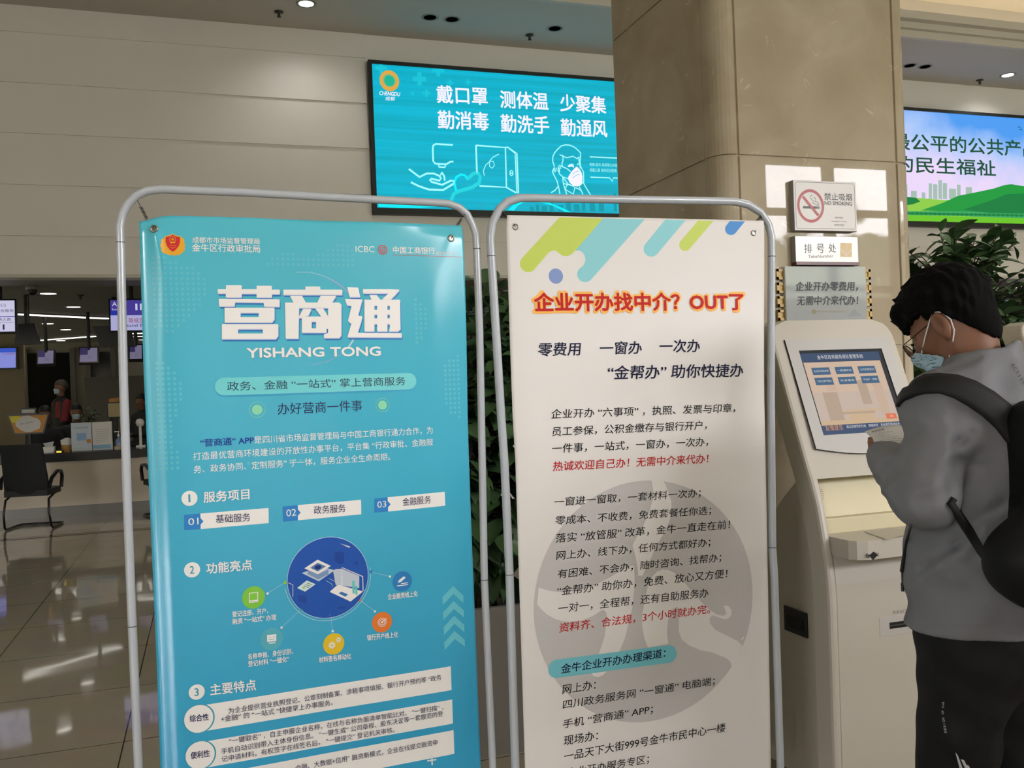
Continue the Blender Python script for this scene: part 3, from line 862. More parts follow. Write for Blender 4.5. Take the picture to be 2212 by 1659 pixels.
for no, txt, blq, wq, ar, t1, t2 in (
    ('01', '基础服务', [(398, 1112.2), (433, 1109.3), (433.5, 1143), (398.2, 1145.6)], [(433, 1109.3), (580, 1097.3), (580.5, 1130), (433.5, 1143)], [(433, 1119), (439.5, 1126), (433.3, 1133)], ((407, 1135), (429, 1132.6), 15), ((466.7, 1130.5), (541, 1126), 18.5)),
    ('02', '政务服务', [(610.6, 1094.3), (643.3, 1091), (643.6, 1123.8), (611.4, 1127)], [(643.3, 1091), (779.7, 1079.6), (780.2, 1111), (643.6, 1123.8)], [(643.3, 1100.5), (649.5, 1107), (643.5, 1114)], ((618.6, 1116), (640, 1113.6), 15), ((677.8, 1111), (746.5, 1106), 18)),
    ('03', '金融服务', [(808.4, 1077), (837, 1074), (838, 1104.8), (808.8, 1107.6)], [(837, 1074), (960.7, 1062.2), (961.9, 1092.3), (838, 1104.8)], [(837.3, 1082.5), (843.3, 1089), (837.6, 1096)], ((815, 1097.2), (834, 1095), 14), ((869.5, 1092.8), (930.2, 1087), 17.5))):
    P_ = Print(SB, 2); P_.quad(blq, PB, 2, 2); P_.quad(wq, PW, 12, 2); P_.lv(3).poly(ar, PB); P_.lv(4)
    P_.text(no, t1[0], t1[1], t1[2], PW); P_.text(txt, t2[0], t2[1], t2[2], PN)
    P_.build('printed_service_box', sheet_b, 'white box numbered %s with navy lettering' % no)
# round illustration
s6 = lambda x, y: (600 + x * .20796, 1140 + y * .20796)
s5 = lambda x, y: (280 + x * .1929, 1140 + y * .1929)
cc = s6(525, 517); rad = (SB.uv(*s6(940, 490))[0] - SB.uv(*s6(105, 545))[0]) / 2
P_ = Print(SB, 2); IB = mat('print_deep_blue', '#2058b4', .3); ICE = mat('print_ice', '#cfe3f2', .3); IBD = mat('print_darker_blue', '#1a48a0', .3)
P_.disc(cc, rad * 1.012, ICE, 48); P_.lv(3).disc(cc, rad, IB, 48)
P_.lv(2).disc(cc, rad * 1.075, ICE, 48, rad * 1.065, math.radians(188), math.radians(368))
P_.lv(4)
for p in ([(590, 260), (640, 245), (690, 260), (685, 370), (640, 380), (590, 340)], [(205, 700), (300, 705), (300, 790), (215, 760)], [(795, 345), (832, 350), (830, 390), (800, 380)], [(620, 820), (700, 815), (705, 835), (630, 845)]): P_.poly([s6(*k) for k in p], IBD)
P_.lv(5); GH = mat('print_ghost', '#c8d3df', .3); CY = mat('print_bar_teal', '#67cdc6', .3)
P_.poly([s6(*k) for k in ((575, 455), (600, 428), (665, 425), (845, 500), (845, 625), (600, 592))], GH)
P_.poly([s6(*k) for k in ((538, 665), (622, 590), (885, 660), (755, 765))], PW)
P_.lv(6).line([s6(*k) for k in ((665, 600), (665, 412), (880, 505), (885, 655))], .0022, PW)
P_.poly([s6(*k) for k in ((630, 680), (660, 662), (728, 690), (700, 716))], mat('print_touchpad', '#3d76b8', .3))
P_.poly([s6(*k) for k in ((770, 548), (795, 550), (797, 684), (775, 680))], CY); P_.poly([s6(*k) for k in ((803, 600), (825, 603), (825, 699), (805, 690))], CY)
P_.lv(5).poly([s6(*k) for k in ((248, 470), (430, 400), (592, 440), (425, 556))], GH); P_.lv(6).poly([s6(*k) for k in ((310, 430), (420, 480), (525, 430), (525, 480), (420, 535), (310, 480))], mat('print_steel_blue', '#7d9cc4', .3))
P_.lv(7).poly([s6(*k) for k in ((275, 420), (412, 330), (550, 395), (415, 482))], PW); P_.lv(8).poly([s6(*k) for k in ((335, 414), (412, 362), (497, 400), (413, 452))], mat('print_slate', '#5b7fb5', .3))
P_.lv(9).disc(s6(415, 408), .0085, mat('print_ink_blue', '#12307f', .3), 20, rv=.0055)
P_.lv(6).poly([s6(*k) for k in ((200, 625), (300, 545), (392, 585), (282, 662))], mat('print_paper_mint', '#d9eee6', .3))
P_.lv(7)
for k in range(3): P_.line([s6(270 + k * 16, 600 - k * 14), s6(322 + k * 18, 622 - k * 15)], .0011, PN)
P_.disc(s6(268, 622), .0035, MINT, 14)
P_.line([s6(*k) for k in ((108, 570), (155, 590), (155, 715))], .0014, PW); P_.poly([s6(*k) for k in ((645, 162), (752, 195), (738, 206))], PW)
P_.line([s6(*k) for k in ((500, 548), (555, 580), (570, 610))], .0010, ICE); P_.line([s6(*k) for k in ((530, 525), (600, 560))], .0010, ICE)
P_.build('printed_illustration', sheet_b, 'deep blue round picture of a laptop and papers')
ICOL = {'green': '#86cf4a', 'teal': '#57b3c4', 'yellow': '#ecc72e', 'orange': '#ee8135', 'blue': '#2f84c8'}
def icon(col, c, r, ring, small):
    P_ = Print(SB, 2); M = mat('print_icon_' + col, ICOL[col], .3); P_.disc(c, r, M, 32); P_.lv(3).disc(ring, .0042, M, 16); P_.disc(small, .0030, PW, 12)
    P_.lv(1).line([ring, small], .0006, ICE); P_.lv(4); x, y = c
    if col == 'green':
        P_.line([(x - 9, y - 9), (x + 9, y - 11), (x + 9, y + 9), (x - 9, y + 11)], .0026, PW, closed=True); P_.line([(x - 9, y + 8), (x + 9, y + 6)], .003, PW)
    elif col == 'teal':
        P_.poly([(x - 10, y - 9), (x + 10, y - 11), (x + 10, y + 4), (x - 10, y + 6)], PW); P_.poly([(x - 6, y + 7.5), (x + 8, y + 6), (x + 8, y + 8.5), (x - 6, y + 10)], PW)
        P_.lv(5).line([(x - 6, y + 1), (x + 6, y - .5)], .0012, M); P_.disc((x - 4, y - 4), .0012, M, 10); P_.disc((x + 5, y - 5), .0012, M, 10)
    elif col == 'yellow':
        for (dx, dy, rr) in ((-4, 3, .0085), (10, -9, .0062)):
            P_.lv(4).disc((x + dx, y + dy), rr * .8, PW, 20, rr * .35)
            cu, cv = SB.uv(x + dx, y + dy)
            for k in range(8):
                a = k * math.pi / 4 + .2; d = Vector((math.cos(a), math.sin(a))); e = Vector((-d.y, d.x)) * rr * .17
                P_.poly([(cu + d.x * rr * .7 - e.x, cv + d.y * rr * .7 - e.y), (cu + d.x * rr * 1.08 - e.x, cv + d.y * rr * 1.08 - e.y), (cu + d.x * rr * 1.08 + e.x, cv + d.y * rr * 1.08 + e.y), (cu + d.x * rr * .7 + e.x, cv + d.y * rr * .7 + e.y)], PW, px=False)
    elif col == 'orange':
        for q_ in (.0115, .0075): P_.disc((x, y), q_, PW, 24, q_ - .0016)
        P_.disc((x, y), .0028, PW, 14); P_.line([(x, y), (x + 10, y - 9)], .0016, PW)
    else:
        P_.poly([(x - 10, y + 3), (x - 7, y - 3), (x + 3, y - 11), (x + 7, y - 8), (x - 3, y + 1)], PW); P_.line([(x - 3, y + 5), (x + 12, y + 3)], .0022, PW); P_.line([(x - 12, y + 10), (x + 12, y + 7)], .0022, PW)
    P_.build('printed_icon', sheet_b, 'round %s icon' % col)
icon('green', (547.7, 1290.5), .0275, s6(75, 568), (578, 1282))
icon('teal', (586.7, 1380.5), .0275, s6(240, 850), (608, 1355.5))
icon('yellow', (721, 1391), .0270, s6(550, 905), (718.6, 1363.6))
icon('orange', (825, 1343.8), .0265, s6(850, 748), (809.7, 1320.5))
icon('blue', (868.7, 1255.4), .0260, s6(967, 457), (842, 1245))
P_ = Print(SB, 3)
for t_, l_, r_ in (('登记注册、开户、', (501.8, 1333.5), (579.4, 1324.8)), ('融资“一站式”办理', (502.4, 1349), (596.7, 1338.7)), ('名称申报、身份识别、', (535.6, 1425), (633.4, 1412.4)), ('登记材料“一键化”', (536, 1440.3), (624.3, 1429.4)), ('材料签名移动化', (689.4, 1432), (758.5, 1423)), ('银行开户线上化', (793, 1383.8), (859.6, 1376)), ('企业融资线上化', (837.5, 1295.4), (901.6, 1287.7))):
    P_ = Print(SB, 3); P_.text(t_, l_, r_, 12.5, PW, .018); P_.build('printed_caption', sheet_b, 'small white caption under a round icon')
P_ = Print(SB, 2); CH = mat('print_chevron', '#6ccadb', .25)
for (ax_, ay, lx, ly, lx2, ly2, rx, ry, rx2, ry2) in ((1825, 605, 1708, 720, 1712, 800, 1940, 712, 1942, 790), (1830, 763, 1715, 876, 1719, 956, 1945, 865, 1948, 942), (1834, 916, 1721, 1030, 1725, 1112, 1950, 1018, 1952, 1094), (1838, 1074, 1726, 1190, 1732, 1268, 1955, 1172, 1957, 1246)):
    P_ = Print(SB, 2); P_.poly([s6(ax_, ay), s6(rx, ry), s6(rx2, ry2), s6(ax_ + 3, ay + 84), s6(lx2, ly2), s6(lx, ly)], CH); P_.build('printed_chevron', sheet_b, 'pale upward chevron')
for TL, TR, BR, BL, c, nm, nl, nr, lines in (
    ((435.7, 1523.6), (973.7, 1438.9), (975.5, 1490.4), (437.4, 1579.8), (430.6, 1552.6), '综合性', (410, 1560), (450.7, 1555), (('为企业提供营业执照登记、公章刻制备案、涉税事项填报、银行开户预约等“政务', (493.3, 1542.3), (952.6, 1468.3)), ('+金融”的“一站式“快捷掌上办事服务。', (477.3, 1559.8), (718.8, 1523.5)))),
    ((438.3, 1602.4), (976.8, 1510.8), (978.2, 1562.7), (440.9, 1658.8), (433.7, 1631), '便利性', (412.5, 1640), (453, 1633.5), (('“一键取名”，自主申报企业名称，在线与名称负面清单智能比对。“一键扫描”，', (495, 1607.3), (956.6, 1533)), ('手机自动识别带入主体身份信息。“一键生成”公司章程、股东决议等一套规范的登', (477.8, 1629.3), (956.6, 1546.5)), ('记申请材料。有权签字在线签名后，“一键提交”登记机关审核。', (478.7, 1646.2), (852, 1581.7)))),
    ((441, 1676), (979.7, 1576.8), (981.5, 1628), (444, 1733), (437, 1706), None, None, None, (('金融、大数据+信用”融资新模式，企业在线提交融资申', (638, 1666), (944.4, 1609)),))):
    P_ = Print(SB, 2); P_.quad([TL, TR, BR, BL], PW, 40, 3); P_.lv(3).disc(c, .0352, PT, 36); P_.lv(4).disc((c[0] - 1.2, c[1]), .0330, PW, 36); P_.lv(5)
    if nm: P_.text(nm, nl, nr, 15, PN, .018)
    for t_, l_, r_ in lines: P_.text(t_, l_, r_, 13.5, mat('print_ink', '#2a2a52', .4))
    if not nm:
        P_.lv(6).line([(922.5, 1643), (942, 1639.8)], .0042, mat('print_plus', '#e4ecee', .3)); P_.line([(932, 1631), (933, 1652)], .0042, mat('print_plus', '#e4ecee', .3))
    P_.build('printed_feature_box', sheet_b, 'white strip of small navy text with a round heading')

# ---- the white poster
SR = Sheet(at_d(1374, 850, 2.63), (math.cos(.3142 - YAW), math.sin(.3142 - YAW), 0), (0, 0, 1))
rl = edge_fn(SR, [(1095.5, 464.6), (1094.5, 500), (1109, 900), (1115, 1000), (1135, 1652), (1142, 1900)])
rr_ = edge_fn(SR, [(1650, 476), (1651, 488), (1655, 858), (1661.8, 1220), (1669, 1657), (1673, 1900)])
RV1 = SR.uv(1370, 470.5)[1]; RV0 = .24 - SR.p0.z
def warp_white(u, v):
    a = u - rl(v); c = rr_(v) - u; t = RV1 - v
    w = .0014 * math.sin(7 * u + 1.5 * v) - .010 * math.exp(-(max(c, 0) / .04) ** 1.5) * smoothst(t / .5) - .006 * math.exp(-(max(a, 0) / .03) ** 1.5) * smoothst(t / .4)
    w += .004 * math.exp(-((c - .10) / .045) ** 2) * smoothst((t - .6) / .6)
    return w
SR.warp = warp_white
wn = thing('poster_stand', 'grey tubular poster stand holding a matt white poster with green and blue stripes', 'poster stand', (SR.p0.x, SR.p0.y, 0))
RW = .0116
frame_tube(SR, [(1130, 1930), (1118, 1652), (1106, 1245), (1095, 1000), (1088, 900), (1065.3, 547), (1063, 511.7), (1067.6, 479), (1082, 450), (1100, 433), (1126, 425), (1160, 425), (1197, 425.9), (1344, 428.8), (1491, 430.9), (1593.6, 433), (1623, 439.7), (1649.5, 455.8), (1667, 482), (1673.5, 508.7), (1674.4, 552.8), (1676, 858), (1679, 1186), (1683, 1250), (1696, 1659), (1704, 1930)], RW, wn, .016)
joint_rings(SR, [((1065.5, 552), (1064.5, 530)), ((1674.4, 553), (1674, 530)), ((1106, 1245), (1105.4, 1230)), ((1679, 1186), (1678.8, 1170))], RW, wn, .016)
q = MB(); WS = mat('matt_white_vinyl', '#e9e5e1', 0.55, spec=0.3)
q.grid(lambda x, y: SR.pt(rl(RV0 + (RV1 - RV0) * y) + (rr_(RV0 + (RV1 - RV0) * y) - rl(RV0 + (RV1 - RV0) * y)) * x, RV0 + (RV1 - RV0) * y), 80, 120, WS)
sheet_w = q.build('banner_sheet', wn)
sol = sheet_w.modifiers.new('thick', 'SOLIDIFY'); sol.thickness = .0006; sol.offset = -1
for c, a, bpt in (((1114, 490), (1084, 452), (1096, 464)), ((1628, 503.4), (1653, 461), (1641, 476))):
    grommet(SR, c, .0088, wn); spring(SR, a, bpt, c, wn)
r1 = lambda x, y: (1050 + x * .29385, 400 + y * .29385)
P_ = Print(SR, 1); LG = mat('print_lime', '#c3d64f', .5); LC = mat('print_light_cyan', '#86cfd6', .5)
def arcp(cx, cy, r, a0, a1, n=10): return [(cx + r * math.cos(math.radians(a0 + (a1 - a0) * k / n)), cy + r * math.sin(math.radians(a0 + (a1 - a0) * k / n))) for k in range(n + 1)]
P_.poly([r1(*k) for k in [(540, 236), (860, 244), (660, 478), (630, 508), (600, 521), (570, 521), (545, 507), (522, 487), (500, 479), (478, 484), (460, 497)] + arcp(312, 577, 62, 50, 225, 12)], LG)
P_.poly([r1(*k) for k in [(860, 244), (1165, 251)] + arcp(729, 654, 59, 40, 215, 12) + [(715, 590), (728, 565), (731, 540), (722, 510), (705, 490), (685, 479), (658, 480)]], LC)
P_.poly([r1(*k) for k in [(1315, 254), (1465, 258)] + arcp(1213, 469, 57, 42, 220, 12)], LC)
P_.poly([r1(*k) for k in [(1558, 260), (1670, 263)] + arcp(1462, 440, 44, 42, 220, 12)], LG)
P_.poly([r1(*k) for k in [(1790, 265), (1903, 267)] + arcp(1800, 323, 44, 42, 210, 12)], mat('print_cobalt', '#1d84cf', .5))
P_.disc(r1(514, 668), .0212, mat('print_periwinkle', '#7c93c9', .5), 32)
P_.build('printed_stripes', sheet_w, 'slanting lime and cyan rounded stripes')
P_ = Print(SR, 1); GR = mat('print_pale_grey', '#c9c6c4', .55)
s3 = lambda x, y: (1090 + x * .2803, 1220 + y * .2803)
s2 = lambda x, y: (1090 + x * .2803, 840 + y * .2803)
ccr = (1398.5, 1298); rad = (SR.uv(1634, 1285)[0] - SR.uv(1163, 1312)[0]) / 2
P_.disc(ccr, rad, GR, 64)
WSP = mat('print_bare_white', '#e9e5e1', .55, spec=.3)
P_.lv(2).poly([s2(*k) for k in ((1128, 685), (1206, 688), (1240, 740), (1262, 800), (1283, 870), (1285, 940), (1272, 1005), (1245, 1080), (1205, 1150), (1160, 1235), (1110, 1340), (1062, 1440), (1030, 1440), (1022, 1360), (1008, 1285), (985, 1210), (1030, 1120), (1075, 1040), (1110, 960), (1135, 880), (1148, 800))], WSP)
P_.poly([s3(*k) for k in ((262, 175), (340, 200), (430, 212), (520, 205), (600, 190), (700, 155), (790, 110), (900, 45), (985, 5), (1000, 20), (1002, 160), (985, 330), (930, 560), (880, 680), (840, 750), (800, 805), (760, 850), (720, 866), (685, 858), (670, 832), (690, 770), (725, 690), (770, 560), (790, 430), (785, 370), (760, 345), (680, 395), (600, 428), (520, 438), (450, 435), (390, 418), (330, 385), (285, 345), (252, 305))], WSP)
P_.poly([s3(*k) for k in ((1090, 230), (1105, 160), (1140, 90), (1175, 52), (1215, 38), (1260, 40), (1310, 62), (1350, 100), (1400, 155), (1450, 215), (1500, 270), (1545, 318), (1590, 355), (1640, 385), (1685, 392), (1706, 375), (1695, 345), (1685, 312), (1718, 315), (1742, 345), (1742, 385), (1722, 412), (1690, 418), (1650, 405), (1600, 388), (1578, 410), (1582, 450), (1620, 500), (1720, 550), (1790, 585), (1842, 642), (1800, 725), (1752, 800), (1735, 745), (1700, 715), (1600, 675), (1500, 655), (1420, 620), (1365, 575), (1342, 510), (1342, 420), (1350, 345), (1330, 325), (1300, 335), (1275, 380), (1258, 440), (1252, 520), (1260, 610), (1180, 625), (1105, 640), (1075, 560), (1060, 460), (1062, 380))], WSP)
P_.build('printed_watermark', sheet_w, 'large pale grey disc with a white swirl of horns')
KB = mat('print_black', '#121212', .6, spec=.2); KR = mat('print_warm_red', '#c41212', .55, spec=.25); KN = mat('print_navy_ink', '#15153a', .6, spec=.2)
P_ = Print(SR, 3)
P_.text('企业开办找中介？OUT了', (1151.5, 676), (1609, 672.5), 46, mat('print_amber', '#f8b540', .5), .075); P_.lv(4).text('企业开办找中介？OUT了', (1155.3, 672.3), (1605.8, 669.3), 39, KR, .034)
P_.build('printed_headline', sheet_w, 'red headline characters edged in amber')
P_ = Print(SR, 3)
for t_, l_, r_, h_ in (('零费用', (1163, 769.7), (1255.7, 767.5), 29), ('一窗办', (1296.2, 766), (1385.9, 764.4), 28), ('一次办', (1424.7, 762), (1511, 760.8), 28), ('“金帮办”助你快捷办', (1313.9, 820), (1605, 813.7), 30)):
    P_ = Print(SR, 3); P_.text(t_, l_, r_, h_, KN, .014, .12); P_.build('printed_slogan', sheet_w, 'navy brush-style slogan')
def para(lines, name, label, M, bold=.004, h=21):
    for t_, l_, r_ in lines:
        P_ = Print(SR, 3); P_.text(t_, l_, r_, h, M, bold, .1); P_.build(name, sheet_w, label)
para((('企业开办“六事项”，执照、发票与印章，', (1191.5, 905), (1587.5, 891)), ('员工参保，公积金缴存与银行开户，', (1192.3, 943), (1525.9, 928)), ('一件事，一站式，一窗办，一次办，', (1193, 979.6), (1528.7, 963.9))), 'printed_line', 'line of the first black paragraph', KB)
para((('热诚欢迎自己办！无需中介来代办！', (1194.3, 1018), (1530, 1000)),), 'printed_line', 'red line under the first paragraph', KR, .008)
para((('一窗进一窗取，一套材料一次办；', (1198, 1095.6), (1513.3, 1074.9)), ('零成本、不收费，免费套餐任你选；', (1200, 1135.7), (1535.7, 1112.5)), ('落实“放管服”改革，金牛一直走在前！', (1200.7, 1173.6), (1576.3, 1142.2)), ('网上办、线下办，任何方式都好办；', (1201.6, 1211.4), (1534.3, 1181.4)), ('有困难、不会办，随时咨询、找帮办；', (1205, 1251.4), (1557.5, 1214.2)), ('“金帮办”助你办，免费、放心又方便！', (1204.4, 1287.5), (1570.7, 1248)), ('一对一，全程帮，还有自助服务办', (1206.3, 1325), (1529.5, 1290))), 'printed_line', 'line of the black paragraph over the grey disc', KB)
para((('资料齐、合法规，3个小时就办完。', (1207.7, 1367.2), (1532.9, 1325)),), 'printed_line', 'red line above the cyan bar', KR, .008)
P_ = Print(SR, 3); P_.pill((1184, 1447), (1461.4, 1410.6), .0505, mat('print_cyan_bar', '#78c9d6', .5)); P_.lv(4).text('金牛企业开办办理渠道：', (1212, 1455), (1438, 1419.6), 20, KN, .014, .1); P_.build('printed_cyan_bar', sheet_w, 'cyan rounded bar with dark lettering')
para((('网上办：', (1214.7, 1499.7), (1287.6, 1489)), ('四川政务服务网“一窗通”电脑端；', (1215.3, 1533.4), (1544, 1480.7)), ('手机“营商通”APP；', (1216, 1575.4), (1411, 1542.3)), ('现场办：', (1217.5, 1610.5), (1292.4, 1598.4)), ('一品天下大街999号金牛市民中心一楼', (1218.4, 1644), (1566.5, 1580.2)), ('企业开办服务专区；', (1224, 1680), (1402.5, 1650))), 'printed_line', 'line of the last black paragraph with addresses', KB)
# ------------------------------------------------------------------ signs on the pillar
SIGNW = mat('sign_white', '#d9d4cf', .35); SIGNG = mat('sign_dark_grey', '#3d3d40', .4); SIDEG = mat('sign_edge', '#8d8984', .4)
def sign_box(name, label, quad, thick, face, cat='sign', edge=None):
    """quad in photo points TL, TR, BR, BL on the sign's own front; a board standing off the pillar"""
    y = PY0 - thick
    pts = [at_y(px, py, y) for px, py in quad]
    x0 = (pts[0].x + pts[3].x) / 2; x1 = (pts[1].x + pts[2].x) / 2; z1 = (pts[0].z + pts[1].z) / 2; z0 = (pts[2].z + pts[3].z) / 2
    t = thing(name, label, cat, ((x0 + x1) / 2, PY0, z0))
    q = MB(); q.box((x0, y, z0), (x1, PY0, z1), edge or face, .0015); q.add([(x0 + .001, y - .0003, z0 + .001), (x1 - .001, y - .0003, z0 + .001), (x1 - .001, y - .0003, z1 - .001), (x0 + .001, y - .0003, z1 - .001)], [(0, 1, 2, 3)], face)
    board = q.build('board', t)
    return t, board, Sheet((x0, y - .0005, z0), (1, 0, 0), (0, 0, 1)), (x0, x1, y, z0, z1)
k6 = lambda x, y: (1660 + x * .21097, 360 + y * .21097)
t, bd, S, bx = sign_box('no_smoking_sign', 'white sign with a red barred circle fixed on the marble pillar', [k6(250, 138), k6(890, 160), k6(910, 662), k6(270, 655)], .028, SIGNW, edge=SIDEG)
P_ = Print(S); RD = mat('sign_red', '#b04a4e', .4)
c = k6(432, 402)
P_.disc(c, .0665, RD, 40, .0550, rv=.0700); P_.lv(2).line([k6(352, 305), k6(510, 500)], .0115, RD)
P_.build('prohibition_ring', t, 'red ring with a slanting bar')
P_ = Print(S); P_.poly([k6(*p) for p in ((353, 403), (497, 408), (497, 432), (353, 428))], SIGNG); P_.poly([k6(*p) for p in ((500, 408), (509, 408), (509, 432), (500, 432))], SIGNG); P_.poly([k6(*p) for p in ((512, 409), (521, 409), (521, 432), (512, 432))], SIGNG)
P_.line([k6(*p) for p in ((450, 292), (432, 297), (427, 320), (445, 338), (462, 352), (448, 372), (470, 380), (495, 385), (501, 400))], .0022, SIGNG); P_.line([k6(*p) for p in ((462, 312), (478, 322), (484, 340), (475, 356), (500, 362), (512, 378), (515, 400))], .0022, SIGNG)
P_.build('cigarette_symbol', t)
P_ = Print(S); P_.text('禁止吸烟', k6(573, 342), k6(856, 350), 15.5, SIGNG, .012); P_.text('NO SMOKING', k6(575, 391), k6(855, 399), 8.2, SIGNG, .012)
P_.text('投诉电话', k6(682, 530), k6(763, 532), 4, SIGNG); P_.text('complaint hotline', k6(645, 566), k6(802, 570), 3, SIGNG); P_.text('87707239', k6(675, 607), k6(776, 609), 4, SIGNG)
fr = [k6(290, 155), k6(862, 178), k6(878, 196), k6(893, 625), k6(880, 640), k6(300, 632), k6(286, 617), k6(272, 175)]
P_.line(fr, .0016, SIGNG, closed=True)
P_.build('lettering', t)
t, bd, S, bx = sign_box('queue_number_sign', 'white sign with a gold arrow below the barred circle sign on the pillar', [k6(272, 712), k6(912, 716), k6(922, 975), k6(280, 978)], .03, mat('sign_bright_white', '#f3f1ee', .2), edge=SIDEG)
x0, x1, y, z0, z1 = bx
q = MB(); q.box((x0, y - .004, z0 - .013), (x1 + .004, PY0, z0), mat('maroon_strip', '#5a1f28', .3)); q.build('base_strip', t)
P_ = Print(S); GD = mat('sign_gold', '#d3b377', .35)
q4 = [k6(737, 780), k6(853, 783), k6(853, 925), k6(737, 923)]
P_.poly(q4, GD); P_.lv(2).line([k6(793, 788), k6(795, 912)], .0028, SIGNW); P_.line([k6(744, 850), k6(795, 912), k6(847, 850)], .0028, SIGNW)
P_.build('arrow_panel', t, 'gold panel with a white downward arrow')
P_ = Print(S); P_.text('排', k6(367, 885), k6(447, 885), 20, SIGNG); P_.text('号', k6(495, 885), k6(572, 885), 20, SIGNG); P_.text('处', k6(617, 880), k6(693, 880), 19.5, SIGNG); P_.text('TakeNumber', k6(405, 935), k6(665, 930), 6.5, mat('sign_mid_grey', '#6d6a68', .4))
P_.build('lettering', t)
# acrylic board with brass fret ends
ACR = mat('frosted_acrylic', '#a5a9a7', .05, spec=.5)
t, bd, S, bx = sign_box('acrylic_notice', 'grey acrylic notice with brass fret ends fixed above the kiosk', [k6(165, 1022), k6(998, 1022), k6(1008, 1562), k6(190, 1585)], .022, ACR, edge=mat('acrylic_edge', '#d5d8d6', .2))
x0, x1, y, z0, z1 = bx; BRS = mat('brushed_brass', '#b8994a', .4, metal=0)
for side in (0, 1):
    q = MB(); hh = (z1 - z0) / 4
    for k in range(4):
        za = z0 + k * hh + .003; zb = za + hh * .78; xo = x0 - .034 if side == 0 else x1 - .008; xi = xo + .042
        w_ = .011
        for lo, hi in (((xo, za), (xi, za + w_)), ((xo, zb - w_), (xi, zb)), ((xo, za), (xo + w_, zb)), ((xi - w_, za), (xi, zb))):
            q.box((lo[0], PY0 - .012, lo[1]), (hi[0], PY0 - .0005, hi[1]), BRS)
        q.box((xo + w_ * .9, PY0 - .007, za + w_ * .9), (xi - w_ * .9, PY0 - .0005, zb - w_ * .9), BRS)
    q.build('brass_bracket', t)
P_ = Print(S, 3); INK = mat('brush_ink', '#141516', .5)
P_.text('企业开办零费用，', k6(280, 1275), k6(915, 1270), 20, INK, .02, .12); P_.text('无需中介来代办！', k6(290, 1420), k6(920, 1412), 20, INK, .02, .12)
P_.build('lettering', t)
P_ = Print(S, 3); P_.disc(k6(465, 1485), .0095, mat('olive_gold', '#8d8436', .4), 20, .006); P_.line([k6(452, 1495), k6(466, 1470), k6(478, 1495)], .003, MATS['olive_gold']); P_.text('成都市金牛区行政审批局', k6(495, 1495), k6(772, 1492), 4.6, mat('pale_gold', '#a59a6a', .4))
P_.build('crest', t); P_ = Print(S, 3); P_.poly([k6(808, 1530), k6(880, 1460), k6(958, 1526)], mat('grey_peak', '#7f8283', .4)); P_.build('mountain_mark', t, 'small grey mountain shape')

# ------------------------------------------------------------------ queue ticket kiosk
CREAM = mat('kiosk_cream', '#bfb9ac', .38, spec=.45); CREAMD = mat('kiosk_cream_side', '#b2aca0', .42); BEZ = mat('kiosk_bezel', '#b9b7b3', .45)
KX0, KX1 = 2.011, 2.571
front = [(2.690, .03), (2.690, .14), (2.685, .68), (2.6874, .767), (2.6992, .864), (2.7147, .943), (2.7347, 1.036), (2.7656, 1.127), (2.8052, 1.217), (2.9304, 1.538), (2.991, 1.685)]
back = [(2.780, .03), (2.780, .11), (2.7752, .66), (2.7746, .717), (2.7834, .832), (2.8013, .931), (2.8278, 1.025), (2.8549, 1.119), (2.8966, 1.212), (3.0127, 1.50), (3.078, 1.66)]
def lerp_prof(prof, z):
    for i in range(len(prof) - 1):
        if z <= prof[i + 1][1]:
            a, b2 = prof[i], prof[i + 1]; k = (z - a[1]) / (b2[1] - a[1]); return a[0] + (b2[0] - a[0]) * k
    a, b2 = prof[-2], prof[-1]; return a[0] + (b2[0] - a[0]) * (z - a[1]) / (b2[1] - a[1])
HP = Vector((0, 2.9304, 1.538)); HD = Vector((0, .0606, .147)).normalized(); HN = Vector((0, -HD.z, HD.y))      # sloping head plane
kiosk = thing('queue_kiosk', 'cream queue ticket kiosk with a sloping touch screen in front of the pillar', 'kiosk', ((KX0 + KX1) / 2, 2.85, 0))
q = MB()
def slab(z0, z1, xa, xb, top_round=0.0, nz=26, inset=0.0):
    """curved shell between the front and back profiles"""
    F = []; Bk = []
    for i in range(nz + 1):
        z = z0 + (z1 - z0) * i / nz
        hw = 0.0
        if top_round and z > z1 - top_round:
            k = (z - (z1 - top_round)) / top_round; hw = top_round * (1 - math.sqrt(max(0, 1 - k * k)))
        yf = lerp_prof(front, z) + inset; yb = lerp_prof(back, z) + (0.02 if z > 1.6 else 0)
        e = .012
        F.append([Vector((xa + hw, yf + e, z)), Vector((xa + hw + e * .3, yf + e * .3, z)), Vector((xa + hw + e, yf, z)), Vector((xb - hw - e, yf, z)), Vector((xb - hw - e * .3, yf + e * .3, z)), Vector((xb - hw, yf + e, z)), Vector((xb - hw, yb, z)), Vector((xa + hw, yb, z))])
    n = 8; vs = [v for r in F for v in r]; fs = []
    for i in range(nz):
        for k in range(n):
            k2 = (k + 1) % n; fs.append((i * n + k, i * n + k2, (i + 1) * n + k2, (i + 1) * n + k))
    q.add(vs, fs, CREAM, False)
    q.add(F[0], [list(range(n))[::-1]], CREAM); q.add(F[-1], [list(range(n))], CREAM)
CAV0, CAV1 = .93, 1.128
RW_ = .034
slab(.03, 1.70, KX0, KX0 + RW_, 0, 40) ; slab(.03, 1.70, KX1 - RW_, KX1, 0, 40)
q.build('side_rail', kiosk) if False else None
q = MB(); slab(CAV1, 1.705, KX0, KX1, .075, 34)
head = q.build('head_shell', kiosk)
for xa, xb in ((KX0, KX0 + RW_), (KX1 - RW_, KX1)):
    q = MB(); slab(.03, CAV1, xa, xb, 0, 36); q.build('side_rail', kiosk)
q = MB(); slab(.03, .868, KX0 + RW_, KX1 - RW_, 0, 24, .018); lower = q.build('front_panel', kiosk)
